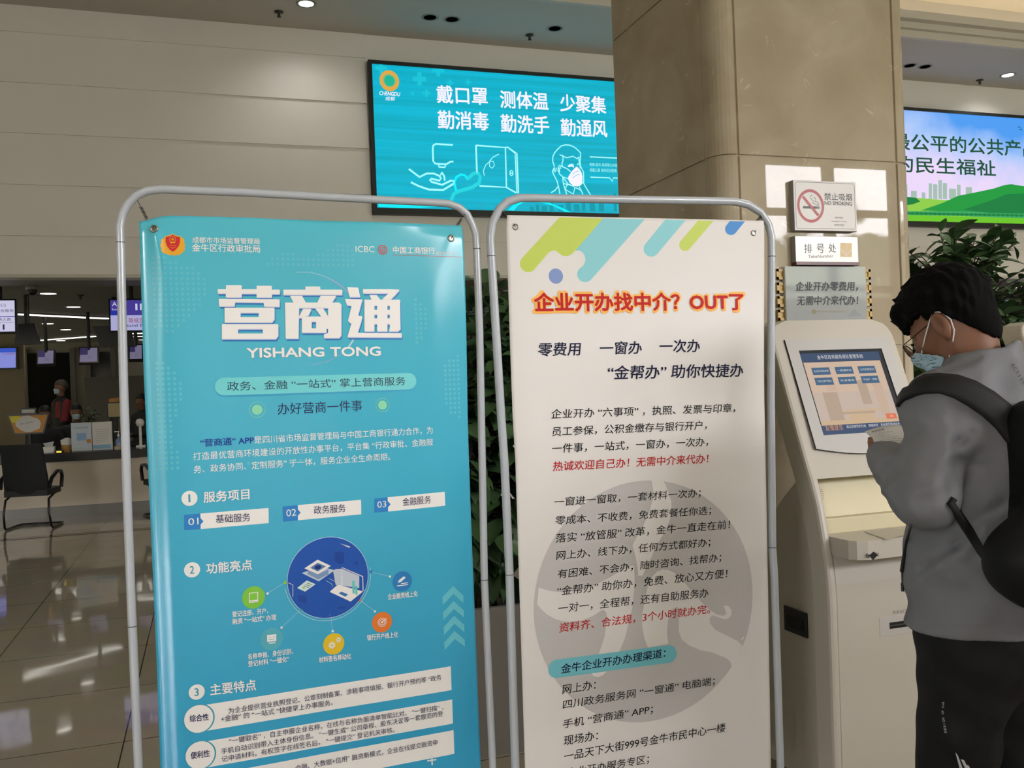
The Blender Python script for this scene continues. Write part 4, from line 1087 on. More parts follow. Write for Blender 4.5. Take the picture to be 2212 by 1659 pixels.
# cabinet behind, its back edge running down from the waist
q = MB()
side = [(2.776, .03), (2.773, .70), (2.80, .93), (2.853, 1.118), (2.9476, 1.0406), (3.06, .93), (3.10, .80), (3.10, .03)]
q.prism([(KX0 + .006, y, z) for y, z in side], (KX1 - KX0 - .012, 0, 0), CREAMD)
q.build('cabinet', kiosk)
q = MB(); q.box((KX0 + .03, 2.74, 0), (KX1 - .03, 3.08, .03), mat('kiosk_plinth', '#4c4a46', .5)); q.build('plinth', kiosk)
# side grip
hy0, hy1, hz0, hz1 = 2.82, 2.955, .555, .645
q = MB(); q.box((KX0 - .002, hy0, hz0), (KX0 + .007, hy1, hz1), BLACK, .002); q.box((KX0 - .004, hy0 + .02, hz0 + .02), (KX0 - .001, hy1 - .02, hz1 - .03), mat('grip_inner', '#0a0a0a', .6)); q.build('side_grip', kiosk, None)
# head: bezel, screen
kk = lambda x, y: (1640 + x * .19293, 680 + y * .19293)
SK = Sheet(HP + HN * .003, (1, 0, 0), HD)
def k_uv(x, y): return SK.uv(*kk(x, y))
q = MB()
bez = [k_uv(*p) for p in ((290, 292), (1480, 250), (1900, 1500), (1640, 1558), (1420, 1572), (1250, 1562), (1050, 1552), (850, 1532), (625, 1506))]
scr = [k_uv(*p) for p in ((445, 410), (1418, 375), (1672, 1290), (708, 1357))]
u0 = min(scr[0][0], scr[3][0]); u1 = max(scr[1][0], scr[2][0]); us0 = (scr[0][0] + scr[3][0]) / 2; us1 = us0 + .375; vs1 = (scr[0][1] + scr[1][1]) / 2; vs0 = (scr[3][1] + scr[2][1]) / 2
bu0 = (bez[0][0] + bez[-1][0]) / 2; bu1 = us1 + (us0 - bu0); bv1 = (bez[0][1] + bez[1][1]) / 2; bv0 = bez[-1][1]
nb = 12; low = [(bu0 + (bu1 - bu0) * k / nb, bv0 - .030 * math.sin(math.pi * k / nb)) for k in range(nb + 1)]
outl = low + [(bu1, bv1), (bu0, bv1)]
hole = [(us0, vs0), (us1, vs0), (us1, vs1), (us0, vs1)]
bp_ = lambda u, v, l: SK.p0 + SK.ex * u + SK.ey * v + SK.n * l
T = .004
q.add([bp_(u, v, T) for u, v in (low + [(us1, vs0), (us0, vs0)])], [list(range(nb + 3))], BEZ)
q.add([bp_(*p, T) for p in ((bu0, bv0), (us0, vs0), (us0, vs1), (bu0, bv1))], [(0, 1, 2, 3)], BEZ)
q.add([bp_(*p, T) for p in ((us1, vs0), (bu1, bv0), (bu1, bv1), (us1, vs1))], [(0, 1, 2, 3)], BEZ)
q.add([bp_(*p, T) for p in ((us0, vs1), (us1, vs1), (bu1, bv1), (bu0, bv1))], [(0, 1, 2, 3)], BEZ)
n = len(outl)
q.add([bp_(u, v, T) for u, v in outl] + [bp_(u, v, -.003) for u, v in outl], [(i, (i + 1) % n, (i + 1) % n + n, i + n) for i in range(n)], mat('bezel_gap', '#2c2a27', .6))
q.add([bp_(u, v, T) for u, v in hole] + [bp_(u, v, -.001) for u, v in hole], [(i, i + 4, (i + 1) % 4 + 4, (i + 1) % 4) for i in range(4)], BLACK)
q.build('bezel', kiosk)
q = MB(); q.add([bp_(u, v, .0006) for u, v in hole], [(0, 1, 2, 3)], glow('screen_dark', '#1c2027', .9)); screen = q.build('screen', kiosk)
SS = Sheet(HP + HN * .0042, (1, 0, 0), HD)
wS, hS = us1 - us0, vs1 - vs0
def sp(a, b): return (us0 + wS * a, vs0 + hS * b)     # screen fractions, b from the bottom
P_ = Print(SS)
def srect(a0, b0, a1, b1, M): P_.poly([sp(a0, b0), sp(a1, b0), sp(a1, b1), sp(a0, b1)], M, px=False)
SB1 = glow('screen_navy', '#2f4668', .95); SPEACH = glow('screen_peach', '#cdb39d', .95); SPEACH2 = glow('screen_dust', '#b39c89', .95); SPEACH3 = glow('screen_sand', '#c9ad8b', .95)
SBTN = glow('screen_button', '#3b5f80', .95); SOR = glow('screen_orange', '#dd6f4a', .95); SWT = glow('screen_text', '#d8d8d6', .95); SORT = glow('screen_orange_text', '#d39a68', .95); SPALE = glow('screen_pale', '#c3b0a3', .95)
srect(.0, .86, .955, .965, SB1); srect(.0, .0, .97, .135, SB1)
P_.lv(2); srect(.015, .11, .94, .855, SPEACH)
P_.lv(3); srect(.015, .11, .94, .16, SPEACH3); srect(.015, .16, .94, .49, SPALE)
P_.lv(4); srect(.13, .16, .30, .49, SPEACH2); srect(.20, .5, .31, .62, glow('screen_haze', '#c7ad99', .95)); srect(.57, .33, .68, .62, SPEACH2); srect(.75, .2, .86, .6, glow('screen_haze2', '#c5aa95', .95)); srect(.32, .25, .74, .275, SPEACH3); srect(.36, .13, .66, .25, SPEACH3); P_.lv(5); srect(.29, .225, .68, .25, SPEACH2)
P_.lv(6)
for r in range(2):
    for k in range(3): srect(.085 + .275 * k, .70 - .122 * r, .295 + .275 * k, .788 - .122 * r, SBTN)
srect(.79, .145, .915, .205, SOR)
P_.build('screen_page', screen)
P_ = Print(SS, 8)
def stext(t_, a, b, a1, h, M, bold=.0):
    vs_, fs_ = text_mesh(t_); x0 = min(v.x for v in vs_); x1 = max(v.x for v in vs_); y0 = min(v.y for v in vs_); y1 = max(v.y for v in vs_)
    o = [SS.pt(us0 + wS * (a + (a1 - a) * (v.x - x0) / (x1 - x0)), vs0 + hS * (b + h * (v.y - y0) / (y1 - y0)), P_.l) for v in vs_]
    P_.mb.add(o, fs_, M)
stext('金牛区政务服务排队管理系统', .19, .885, .74, .052, SWT, .02)
for r, row in enumerate((('企业开办营业执照', '一窗通综合', '公司变更登记'), ('个体工商户登记', '社会事务', '不动产 · 税务'))):
    for k, t_ in enumerate(row): stext(t_, .105 + .275 * k, .732 - .122 * r, .275 + .275 * k, .026, SWT)
stext('返回', .835, .163, .875, .024, SWT)
stext('友情提示', .04, .045, .245, .062, SORT, .02); stext('请以您填写的为准　预留取号　在休息区等待叫号', .285, .062, .92, .034, SWT)
P_.build('screen_text', screen)
# ticket cavity with tray
q = MB()
xi0, xi1 = KX0 + RW_, KX1 - RW_
CAVM = mat('cavity_warm_lit_cream', '#d6cca8', .45)  # yellower than the shell: the cavity's warm light is put into this colour
yb_ = 2.842; zt_ = CAV1
q.add([(xi0, 2.853, 1.118), (xi1, 2.853, 1.118), (xi1, 2.80, .985), (xi0, 2.80, .985)], [(0, 3, 2, 1)], CAVM)
q.box((xi0, 2.765, .93), (xi1, 2.80, .985), CAVM, .004)
q.build('cavity_liner', kiosk)
rows = []
q = MB(); za, zb = .868, .932
def tray_out(z, dz): 
    pts = [(xi0, 2.74), (xi0, 2.62), (xi0 + .015, 2.595), (xi0 + .05, 2.582), (xi1 - .05, 2.582), (xi1 - .015, 2.595), (xi1, 2.62), (xi1, 2.77), (xi0, 2.77)]
    return [Vector((x, y, z)) for x, y in pts]
a, b2 = tray_out(za, 0), tray_out(zb, 0); n = len(a)
q.add(a + b2, [(i, (i + 1) % n, (i + 1) % n + n, i + n) for i in range(n)] + [list(range(n))[::-1], list(range(n, 2 * n))], CREAM)
tray = q.build('ticket_tray', kiosk)
q = MB(); q.add([at_z(1865, 1148, .9335), at_z(1928, 1141, .9335), at_z(1968, 1152, .9335), at_z(1916, 1166, .9335)], [(0, 3, 2, 1)], mat('scan_window', '#7b706c', .15)); q.build('scan_window', tray)
ST = Sheet((0, 2.5815, .87), (1, 0, 0), (0, 0, 1)); P_ = Print(ST)
LOGO = mat('logo_ink', '#16181a', .4)
P_.poly([(1877, 1200), (1887, 1191), (1896, 1199), (1886, 1210)], LOGO); P_.text('Eponic', (1871, 1207), (1898, 1203), 10.5, LOGO, .03); P_.build('maker_mark', tray, 'small black wordmark over a diamond')
# speaker holes
SPH = mat('speaker_hole', '#6a5a35', .7); q = MB(); cx, cz = 2.118, 1.075
slope = Vector((0, .053, .133)).normalized(); nn = Vector((0, -slope.z, slope.y)); cpt = Vector((xi0 + .043, 2.853 - (1.118 - 1.065) * .398, 1.065)) + nn * .0008
for rr_k, cnt in ((.0, 1), (.010, 8), (.017, 12), (.024, 18)):
    for k in range(cnt):
        an = 2 * math.pi * k / cnt; c = cpt + Vector((1, 0, 0)) * rr_k * math.cos(an) + slope * rr_k * math.sin(an)
        e1 = Vector((1, 0, 0)) * .0017; e2 = slope * .0017
        q.add([c + e1 * math.cos(j * math.pi / 3) + e2 * math.sin(j * math.pi / 3) for j in range(6)], [list(range(6))], SPH)
q.build('speaker_grille', kiosk)
# receipt slot
yf = 2.690 + .018
c = [at_y(px, py, yf - .003) for px, py in ((1898, 1334), (1978, 1322), (1982, 1362), (1900, 1377))]
x0, z1, z0 = c[0].x, c[0].z, c[3].z; x1 = x0 + .20
q = MB(); q.box((x0, yf - .006, z0), (x1, yf + .002, z1), mat('slot_plate', '#bdb8b2', .35), .0025); slot = q.build('receipt_slot', kiosk)
q = MB(); xs0 = at_y(1919, 1350, yf).x; q.box((xs0, yf - .0065, z0 + (z1 - z0) * .36), (x1 - .04, yf - .0055, z0 + (z1 - z0) * .68), BLACK); q.box((xs0, yf - .0105, z0 + (z1 - z0) * .50), (x1 - .04, yf - .006, z0 + (z1 - z0) * .55), mat('slot_lip', '#4a4846', .4)); q.build('slot_mouth', slot)
c = [at_y(px, py, yf - .004) for px, py in ((1923, 1319), (1954, 1314), (1954, 1327), (1923, 1331))]
q = MB(); q.box((c[0].x, yf - .004, c[3].z), (c[0].x + .085, yf + .001, c[0].z), SIGNW, .001); lab = q.build('slot_label', kiosk, None)
P_ = Print(Sheet((c[0].x, yf - .0045, c[3].z), (1, 0, 0), (0, 0, 1))); P_.text('凭条出口', (1928, 1327.5), (1957, 1323), 7.5, SIGNG); P_.build('slot_lettering', lab)
# a second machine of the same make stands farther along, mostly behind the man
k2 = copy_tree(kiosk, (1.56, .32, 0), label='cream kiosk of which only a rounded shoulder shows behind the man and his backpack')
# ------------------------------------------------------------------ wall screens
def led_wall(name, label, x0, x1, z0, z1, bgM):
    t = thing(name, label, 'wall screen', ((x0 + x1) / 2, WALL_Y, z0))
    FR = mat('led_frame', '#1b1d1e', .45); y = 10.9; f = .043
    q = MB(); q.box((x0, y, z0), (x0 + f, WALL_Y - .005, z1), FR); q.box((x1 - f, y, z0), (x1, WALL_Y - .005, z1), FR); q.box((x0 + f, y, z0), (x1 - f, WALL_Y - .005, z0 + f * 1.7), FR); q.box((x0 + f, y, z1 - f), (x1 - f, WALL_Y - .005, z1), FR)
    q.box((x0 + f, y + .03, z0 + f), (x1 - f, WALL_Y - .005, z1 - f), FR)
    q.build('frame', t)
    q = MB(); q.add([(x0 + f, y + .018, z0 + f * 1.7), (x1 - f, y + .018, z0 + f * 1.7), (x1 - f, y + .018, z1 - f), (x0 + f, y + .018, z1 - f)], [(0, 1, 2, 3)], bgM)
    d = q.build('display', t)
    return t, d, Sheet((x0, y + .017, z0), (1, 0, 0), (0, 0, 1))
TEAL = glow('led_teal', '#00b4cc', 1.0)
# fine scan bands of the display
nt = TEAL.node_tree; b = nt.nodes['Principled BSDF']; tcn = N(nt, 'ShaderNodeTexCoord'); wv = N(nt, 'ShaderNodeTexNoise'); mp = N(nt, 'ShaderNodeMapping'); mp.inputs['Scale'].default_value = (.15, .15, 9)
nt.links.new(tcn.outputs['Object'], mp.inputs[0]); nt.links.new(mp.outputs[0], wv.inputs['Vector']); wv.inputs['Scale'].default_value = 2
rp = N(nt, 'ShaderNodeValToRGB'); rp.color_ramp.elements[0].position = .35; rp.color_ramp.elements[1].position = .65; rp.color_ramp.elements[0].color = lin('#00a8c0'); rp.color_ramp.elements[1].color = lin('#02bad8')
nt.links.new(wv.outputs['Fac'], rp.inputs[0]); nt.links.new(rp.outputs[0], b.inputs['Emission Color'])
t, disp, SL = led_wall('led_screen', 'large teal wall screen with white health advice beside the pillar', 1.975, 5.62, 3.590, 5.42, TEAL)
l4 = lambda x, y: (780 + x * .28029, 110 + y * .28029)
LW = glow('led_white', '#f3f0ff', 1.05); LCY = glow('led_pale_cyan', '#a8ffff', 1.0); LBR = glow('led_bright_cyan', '#00f0ff', 1.0); LDK = glow('led_deep_teal', '#0098a8', 1.0); LGO = glow('led_gold', '#e0a848', 1.0); LPL = glow('led_plus', '#14c4d8', 1.0)
P_ = Print(SL, 3)
for t_, l_, r_, h_ in (('戴口罩', (586, 400), (975, 418), 38), ('测体温', (1075, 437), (1443, 455), 37), ('少聚集', (1537, 465), (1888, 485), 37), ('勤消毒', (595, 598), (985, 612), 39), ('勤洗手', (1080, 625), (1450, 640), 38), ('勤通风', (1542, 655), (1897, 666), 37)):
    P_ = Print(SL, 3); P_.text(t_, l4(*l_), l4(*r_), h_, LW, .022); P_.build('display_text', disp, 'white three character phrase')
P_ = Print(SL, 3); P_.disc(l4(218, 230), .118, LGO, 36, .062, rv=.125); P_.disc(l4(218, 228), .078, glow('led_ring_core', '#18b896', 1.), 30)
P_.text('CHENGDU', l4(142, 340), l4(302, 350), 8.5, LW, .02, .2); P_.text('成都', l4(188, 382), l4(262, 384), 8.5, LW, .01); P_.build('display_emblem', disp, 'golden ring emblem')
P_ = Print(SL, 1)
for x, y, s_ in ((450, 215, 52), (595, 150, 45), (685, 245, 26), (505, 325, 30), (397, 327, 18), (825, 240, 22), (155, 130, 45)):
    k_ = s_ * .33; P_.poly([l4(x - s_, y - k_), l4(x - s_, y + k_), l4(x + s_, y + k_ + 2), l4(x + s_, y - k_ + 2)], LPL); P_.lv(2).poly([l4(x - k_, y - s_), l4(x - k_, y + s_), l4(x + k_, y + s_ + 1), l4(x + k_, y - s_ + 1)], LPL); P_.lv(1)
for x, y0, w_ in ((1300, 1200, 30), (1345, 1185, 26), (1390, 1195, 40), (1450, 1160, 30), (1520, 1190, 36), (1580, 1165, 34), (1640, 1180, 40), (1700, 1150, 26), (1760, 1170, 40), (1830, 1150, 40), (1945, 1095, 22), (1985, 1060, 22)):
    P_.poly([l4(x, y0), l4(x + w_, y0 + 1), l4(x + w_ + 4, 1236), l4(x + 4, 1235)], LDK)
P_.build('display_backdrop', disp, 'faint plus signs and skyline')
P_ = Print(SL, 3); W5 = .021
for pts, w_ in (([(708, 725), (575, 717), (555, 730), (552, 760), (556, 850), (570, 868), (605, 872), (655, 874), (690, 853), (712, 853)], W5), ([(598, 878), (600, 895), (647, 897), (650, 876)], W5 * .9), ([(368, 910), (450, 972), (505, 945), (560, 945), (600, 962), (615, 980), (605, 1000), (540, 985), (530, 995), (545, 1010), (625, 1032), (690, 1000), (715, 1003), (715, 1022), (632, 1072), (520, 1068), (440, 1040), (383, 1012)], W5 * 1.15), ([(622, 935), (640, 965), (645, 1000)], W5), ([(612, 960), (622, 935)], W5 * .8)):
    P_.line([l4(*p) for p in pts], w_, LCY)
P_.build('display_drawing', disp, 'outline of a hand under a dispenser')
P_ = Print(SL, 3)
for pts, w_ in (([(885, 728), (1112, 745), (1120, 1052), (912, 1040)], W5), ([(885, 728), (893, 945)], W5), ([(1112, 745), (1128, 742), (1200, 790), (1212, 1097), (1192, 1092), (1120, 1052)], W5 * .9), ([(1187, 790), (1200, 1094)], W5 * .6), ([(1128, 742), (1187, 790)], W5 * .6), ([(950, 962), (942, 925), (960, 880), (995, 850), (1020, 852), (1028, 880), (1010, 905), (990, 890), (990, 850), (1015, 820), (1062, 795)], W5 * .5), ([(1148, 925), (1148, 955), (1158, 962), (1170, 955), (1170, 930), (1160, 922), (1148, 925)], W5 * .6), ([(1148, 941), (1170, 943)], W5 * .6)):
    P_.line([l4(*p) for p in pts], w_, LCY)
P_.build('display_drawing', disp, 'outline of an open window')
P_ = Print(SL, 3); LH = glow('led_ribbon', '#1fd6e0', 1.0)
P_.line([l4(*p) for p in ((695, 1150), (712, 1105), (740, 1085), (790, 1070), (860, 1050), (910, 1015), (918, 970), (905, 945), (870, 942), (815, 990))], .045, LH); P_.line([l4(*p) for p in ((820, 990), (800, 958), (770, 952), (735, 972), (718, 1010), (725, 1050), (735, 1085))], .03, LBR)
P_.poly([l4(*p) for p in ((135, 1165), (300, 1180), (480, 1190), (650, 1182), (600, 1200), (450, 1210), (300, 1210), (135, 1202))], LBR); P_.poly([l4(*p) for p in ((1130, 1228), (1170, 1190), (1240, 1160), (1350, 1150), (1440, 1165), (1540, 1205), (1625, 1245), (1575, 1242), (1480, 1195), (1400, 1172), (1320, 1162), (1250, 1170), (1205, 1195), (1180, 1230))], LBR)
P_.build('display_ribbon', disp, 'bright cyan ribbon bent into a heart')
l5 = lambda x, y: (1180 + x * .10852, 290 + y * .10852)
P_ = Print(SL, 3); w_ = .014
for pts in ([(165, 650), (128, 540), (130, 450), (165, 370), (225, 300), (300, 232), (390, 210), (480, 220), (570, 265), (640, 325), (682, 375), (680, 440), (670, 540), (680, 640), (740, 750), (745, 960)], [(265, 410), (330, 435), (400, 465), (470, 455), (520, 440), (570, 460), (610, 485), (660, 450)], [(320, 410), (335, 450), (330, 540), (308, 590), (325, 650)], [(240, 640), (235, 720), (270, 800), (330, 850), (440, 885)], [(160, 660), (120, 740), (160, 830), (210, 920), (235, 1010), (255, 1100), (270, 1190)], [(235, 1040), (180, 1110), (95, 1165)], [(325, 860), (340, 980), (370, 1090), (405, 1195)], [(250, 620), (330, 650), (420, 690), (485, 745)], [(335, 980), (430, 1000), (560, 1040)], [(430, 995), (395, 1040), (385, 1105), (540, 1190), (570, 1050)], [(580, 1060), (690, 1115)], [(650, 1040), (690, 1110), (730, 1200)], [(735, 960), (800, 1080), (880, 1205)], [(735, 950), (660, 1030)], [(435, 640), (470, 605), (510, 595), (550, 615)], [(615, 610), (640, 585), (665, 600)], [(150, 760), (165, 680)], [(185, 750), (200, 665)], [(265, 750), (255, 690), (275, 655), (295, 690)], [(340, 870), (430, 990), (540, 1030)], [(645, 480), (680, 680)]):
    P_.line([l5(*p) for p in pts], w_, LCY)
P_.lv(4).poly([l5(*p) for p in ((605, 640), (660, 690), (700, 760), (722, 850), (715, 950), (680, 1010), (620, 1040), (550, 1030), (470, 970), (432, 890), (440, 840), (490, 760), (550, 690))], LW)
P_.lv(5).line([l5(*p) for p in ((525, 795), (580, 750), (640, 735))], .006, LPL); P_.line([l5(*p) for p in ((525, 870), (600, 815), (670, 800))], .006, LPL)
P_.lv(3).line([l5(*p) for p in ((435, 640), (510, 625), (548, 655))], .02, LW)
P_.build('display_drawing', disp, 'outline of a face putting on a white mask')
P_ = Print(SL, 3); P_.line([l5(*p) for p in ((865, 450), (1480, 478), (1510, 495), (1522, 860), (1500, 880), (1335, 868), (1315, 940), (1258, 868), (880, 855))], w_ * 1.1, LCY)
P_.text('电梯 超市 卖场等公共区域', l5(865, 635), l5(1475, 655), 7.5, LCY); P_.text('佩戴口罩 保持适当距离', l5(865, 745), l5(1400, 760), 7.5, LCY); P_.build('display_speech_bubble', disp)

SKYB = glow('led_sky', '#6fb2f5', 1.0)
nt = SKYB.node_tree; b = nt.nodes['Principled BSDF']; tcn = N(nt, 'ShaderNodeTexCoord'); sx = N(nt, 'ShaderNodeSeparateXYZ'); nt.links.new(tcn.outputs['Object'], sx.inputs[0])
nzz = N(nt, 'ShaderNodeTexNoise'); nzz.inputs['Scale'].default_value = 1.6; nzz.inputs['Detail'].default_value = 4; nt.links.new(tcn.outputs['Object'], nzz.inputs['Vector'])
m1 = N(nt, 'ShaderNodeMath', operation='MULTIPLY_ADD'); m1.inputs[1].default_value = .55; m1.inputs[2].default_value = -.25; nt.links.new(nzz.outputs['Fac'], m1.inputs[0])
m3 = N(nt, 'ShaderNodeMath', operation='MULTIPLY_ADD'); m3.inputs[1].default_value = .55; nt.links.new(sx.outputs['Z'], m3.inputs[0]); nt.links.new(m1.outputs[0], m3.inputs[2])
m4 = N(nt, 'ShaderNodeMath', operation='MULTIPLY_ADD'); m4.inputs[1].default_value = .12; nt.links.new(sx.outputs['X'], m4.inputs[0]); nt.links.new(m3.outputs[0], m4.inputs[2])
rp = N(nt, 'ShaderNodeValToRGB'); rp.color_ramp.elements[0].position = .45; rp.color_ramp.elements[0].color = lin('#ecd9fb'); rp.color_ramp.elements[1].position = 1.05; rp.color_ramp.elements[1].color = lin('#4c9cf2')
xx = rp.color_ramp.elements.new(.78); xx.color = lin('#a9c8fa')
nt.links.new(m4.outputs[0], rp.inputs[0]); nt.links.new(rp.outputs[0], b.inputs['Emission Color'])
t, disp, SL = led_wall('led_screen', 'large wall screen showing green hills under a lilac sky, past the pillar', 8.55, 12.2, 3.590, 5.42 - .10, SKYB)
l7 = lambda x, y: (1930 + x * .34944, y * .34962)
DGN = glow('led_dark_green', '#12513a', 1.0)
P_ = Print(SL, 6); P_.text('最公平的公共产品', l7(-10, 922), l7(895, 972), 36, DGN, .02); P_.text('的民生福祉', l7(10, 1062), l7(632, 1088), 35, DGN, .02); P_.build('display_text', disp, 'dark green slogan')
P_ = Print(SL, 1); G1 = glow('led_grass_bright', '#6cc52a', 1.); G2 = glow('led_grass_mid', '#1b9a3e', 1.); G3 = glow('led_hill', '#0f7f3f', 1.); G4 = glow('led_field', '#8fce4a', 1.); G5 = glow('led_pond', '#3aa566', 1.)
P_.poly([l7(*p) for p in ((-60, 1200), (60, 1215), (300, 1235), (900, 1245), (900, 1390), (-60, 1372))], G4)
P_.lv(2).poly([l7(*p) for p in ((-60, 1215), (60, 1215), (140, 1222), (165, 1245), (120, 1262), (60, 1272), (-60, 1275))], G3)
P_.poly([l7(*p) for p in ((170, 1300), (300, 1255), (400, 1210), (500, 1190), (620, 1165), (690, 1142), (730, 1138), (800, 1150), (900, 1145), (900, 1330), (500, 1315))], G2)
P_.lv(3).poly([l7(*p) for p in ((430, 1295), (600, 1240), (700, 1200), (810, 1195), (900, 1190), (900, 1320), (600, 1318))], G3)
P_.poly([l7(*p) for p in ((-60, 1300), (60, 1305), (400, 1305), (900, 1322), (900, 1352), (400, 1335), (-60, 1325))], G5)
P_.poly([l7(*p) for p in ((-60, 1322), (300, 1335), (900, 1350), (900, 1392), (-60, 1372))], G1)
P_.lv(4)
for x in range(60, 900, 28): P_.disc(l7(x, 1316 + x * .02), .045, G3, 8, rv=.02)
P_.build('display_landscape', disp, 'rolling green hills')
P_ = Print(SL, 1); CT = glow('led_city', '#a5bfb2', 1.)
for x, y0, w_ in ((82, 1135, 4), (108, 1178, 36), (175, 1188, 22), (218, 1132, 20), (245, 1138, 26), (278, 1112, 22), (305, 1130, 26), (343, 1165, 44), (393, 1140, 22), (447, 1155, 38), (60, 1170, 8)):
    P_.poly([l7(x, y0), l7(x + w_, y0 + 2), l7(x + w_, 1232), l7(x, 1228)], CT)
P_.build('display_skyline', disp, 'pale city towers')
P_ = Print(SL, 3)
for x, y in ((778, 785), (788, 800)): P_.line([l7(x - 8, y + 3), l7(x, y - 3), l7(x + 6, y + 5)], .012, DGN)
P_.build('display_birds', disp)

# ------------------------------------------------------------------ service hall: counter and what stands on it
CT_TOP = mat('counter_stone', '#3a3b3d', .12); CT_FR = mat('counter_front', '#c9bda9', .3); SKIRT = mat('skirting_grey', '#7f7d77', .3)
CY, CZ = 13.35, .83
q = MB(); q.box((-9, CY, .72), (9, CY + .75, CZ), CT_TOP, .006); ct = q.build('counter_top'); ct.name = 'worktop'; tag(ct, 'long dark stone worktop across the service hall', 'worktop')
t = thing('service_counter', 'pale counter front with a grey skirting under the dark top', 'counter', (0, CY + .1, 0))
q = MB(); q.box((-9, CY + .06, .13), (9, CY + .6, .72), CT_FR); q.build('front_panel', t)
q = MB(); q.box((-9, CY + .03, 0), (9, CY + .6, .13), SKIRT); q.build('skirting', t)

BK = mat('chair_black', '#17191a', .6); BKF = mat('chair_black_frame', '#101112', .35)
def office_chair(x, y, rz, label):
    t = thing('cantilever_chair', label, 'chair', (x, y, 0), 'black cantilever chairs at the counter')
    R = Matrix.Rotation(rz, 3, 'Z'); o = Vector((x, y, 0))
    def L(p): return o + R @ Vector(p)
    # chair faces +y; back towards -y
    q = MB()
    def fb_(u, v):
        a = (u - .5); wdt = .50 - .05 * v
        return L((a * wdt, -.24 - .16 * v + .10 * (a * 2) ** 2 * .5, .42 + .60 * v))
    q.grid(fb_, 10, 12, BK); q.grid(lambda u, v: fb_(1 - u, v) + R @ Vector((0, .045, 0)), 10, 12, BK)
    for e in (0, 1):
        q.grid(lambda u, v: fb_(e, v) + R @ Vector((0, .045 * (u if e else 1 - u), 0)), 1, 12, BK); q.grid(lambda u, v: fb_(u, e) + R @ Vector((0, .045 * (1 - v if e == 0 else v), 0)), 10, 1, BK)
    q.build('backrest', t)
    q = MB()
    vs = []
    def fs_(u, v): return L(((u - .5) * .48, -.24 + .48 * v, .47 - .03 * (2 * u - 1) ** 2 * 0 + .01 * math.sin(math.pi * u)))
    q.grid(fs_, 8, 8, BK); q.grid(lambda u, v: fs_(1 - u, v) - Vector((0, 0, .07)), 8, 8, BK)
    q.add([fs_(0, 0), fs_(1, 0), fs_(1, 1), fs_(0, 1)] + [fs_(a, b_) - Vector((0, 0, .07)) for a, b_ in ((0, 0), (1, 0), (1, 1), (0, 1))], [(0, 4, 5, 1), (1, 5, 6, 2), (2, 6, 7, 3), (3, 7, 4, 0)], BK)
    q.build('seat', t)
    for s in (-1, 1):
        q = MB(); q.tube([L((s * .27, -.25, .50)), L((s * .28, -.20, .60)), L((s * .285, -.02, .67)), L((s * .285, .12, .66)), L((s * .28, .17, .60)), L((s * .27, .16, .46))], .022, BKF, 8); q.build('armrest', t)
    q = MB()
    q.tube([L((-.2, .2, .40)), L((-.24, -.02, .40)), L((-.24, -.2, .36)), L((-.25, -.24, .20)), L((-.26, -.20, .04)), L((-.26, -.16, .015)), L((-.26, .1, .015)), L((-.24, .26, .015)), L((0, .29, .015)), L((.24, .26, .015)), L((.26, .1, .015)), L((.26, -.16, .015)), L((.26, -.20, .04)), L((.25, -.24, .20)), L((.24, -.2, .36)), L((.24, -.02, .40)), L((.2, .2, .40))], .0135, BKF, 8)
    q.build('sled_frame', t)
    return t
office_chair(-2.0, 12.40, math.radians(-10), 'black mesh cantilever chair at the counter below the orange monitor')
office_chair(-.48, 12.62, math.radians(20), 'black cantilever chair at the counter half hidden by the blue poster')

# hanging counter displays
PURP = glow('display_violet', '#4a3f9e', .8); LILA = glow('display_lilac', '#b9b8e6', .8); DWH = glow('display_white', '#d5d3f0', .85); DINK = glow('display_ink', '#3a3560', .7); DBL = glow('display_blue', '#2b37a8', .8); DRD = glow('display_red', '#a04a5a', .7)
def hanging_screen(quad, y, label, build_fn, tilt=.10, dim=1.0):
    """screen hung from the hall ceiling; quad: photo points TL, TR, BR, BL"""
    pts = [at_y(px, py, y) for px, py in quad]
    x0 = (pts[0].x + pts[3].x) / 2; x1 = (pts[1].x + pts[2].x) / 2; z1 = max(pts[0].z, pts[1].z); z0 = min(pts[2].z, pts[3].z)
    t = thing('hanging_display', label, 'display', ((x0 + x1) / 2, y, HALL_Z), 'counter displays hung from the hall ceiling')
    ey = Vector((0, tilt, 1)).normalized(); S = Sheet((x0, y, z0), (1, 0, 0), ey); W_, H_ = x1 - x0, (z1 - z0) / ey.z
    q = MB(); f = .02
    c = [S.pt(-f, -f, 0), S.pt(W_ + f, -f, 0), S.pt(W_ + f, H_ + f, 0), S.pt(-f, H_ + f, 0)]
    q.prism([p - S.n * .08 for p in c], S.n * .085, BLACK); q.build('casing', t)
    m_ = S.pt(W_ / 2, H_ * .6, -.05)
    q = MB(); q.tube([m_, Vector((m_.x, m_.y, HALL_Z))], .03, BLACK, 10); q.build('hanger', t)
    P_ = Print(S, 20)
    def rect(a0, b0, a1, b1, M): P_.poly([(W_ * a0, H_ * b0), (W_ * a1, H_ * b0), (W_ * a1, H_ * b1), (W_ * a0, H_ * b1)], M, px=False)
    def txt(s_, a0, b0, a1, h, M, bold=0):
        vs_, fs_ = text_mesh(s_); mx = [min(v.x for v in vs_), max(v.x for v in vs_), min(v.y for v in vs_), max(v.y for v in vs_)]
        P_.mb.add([S.pt(W_ * (a0 + (a1 - a0) * (v.x - mx[0]) / (mx[1] - mx[0])), H_ * (b0 + h * (v.y - mx[2]) / (mx[3] - mx[2])), P_.l) for v in vs_], fs_, M)
    build_fn(P_, rect, txt); P_.build('display', t)
    return t
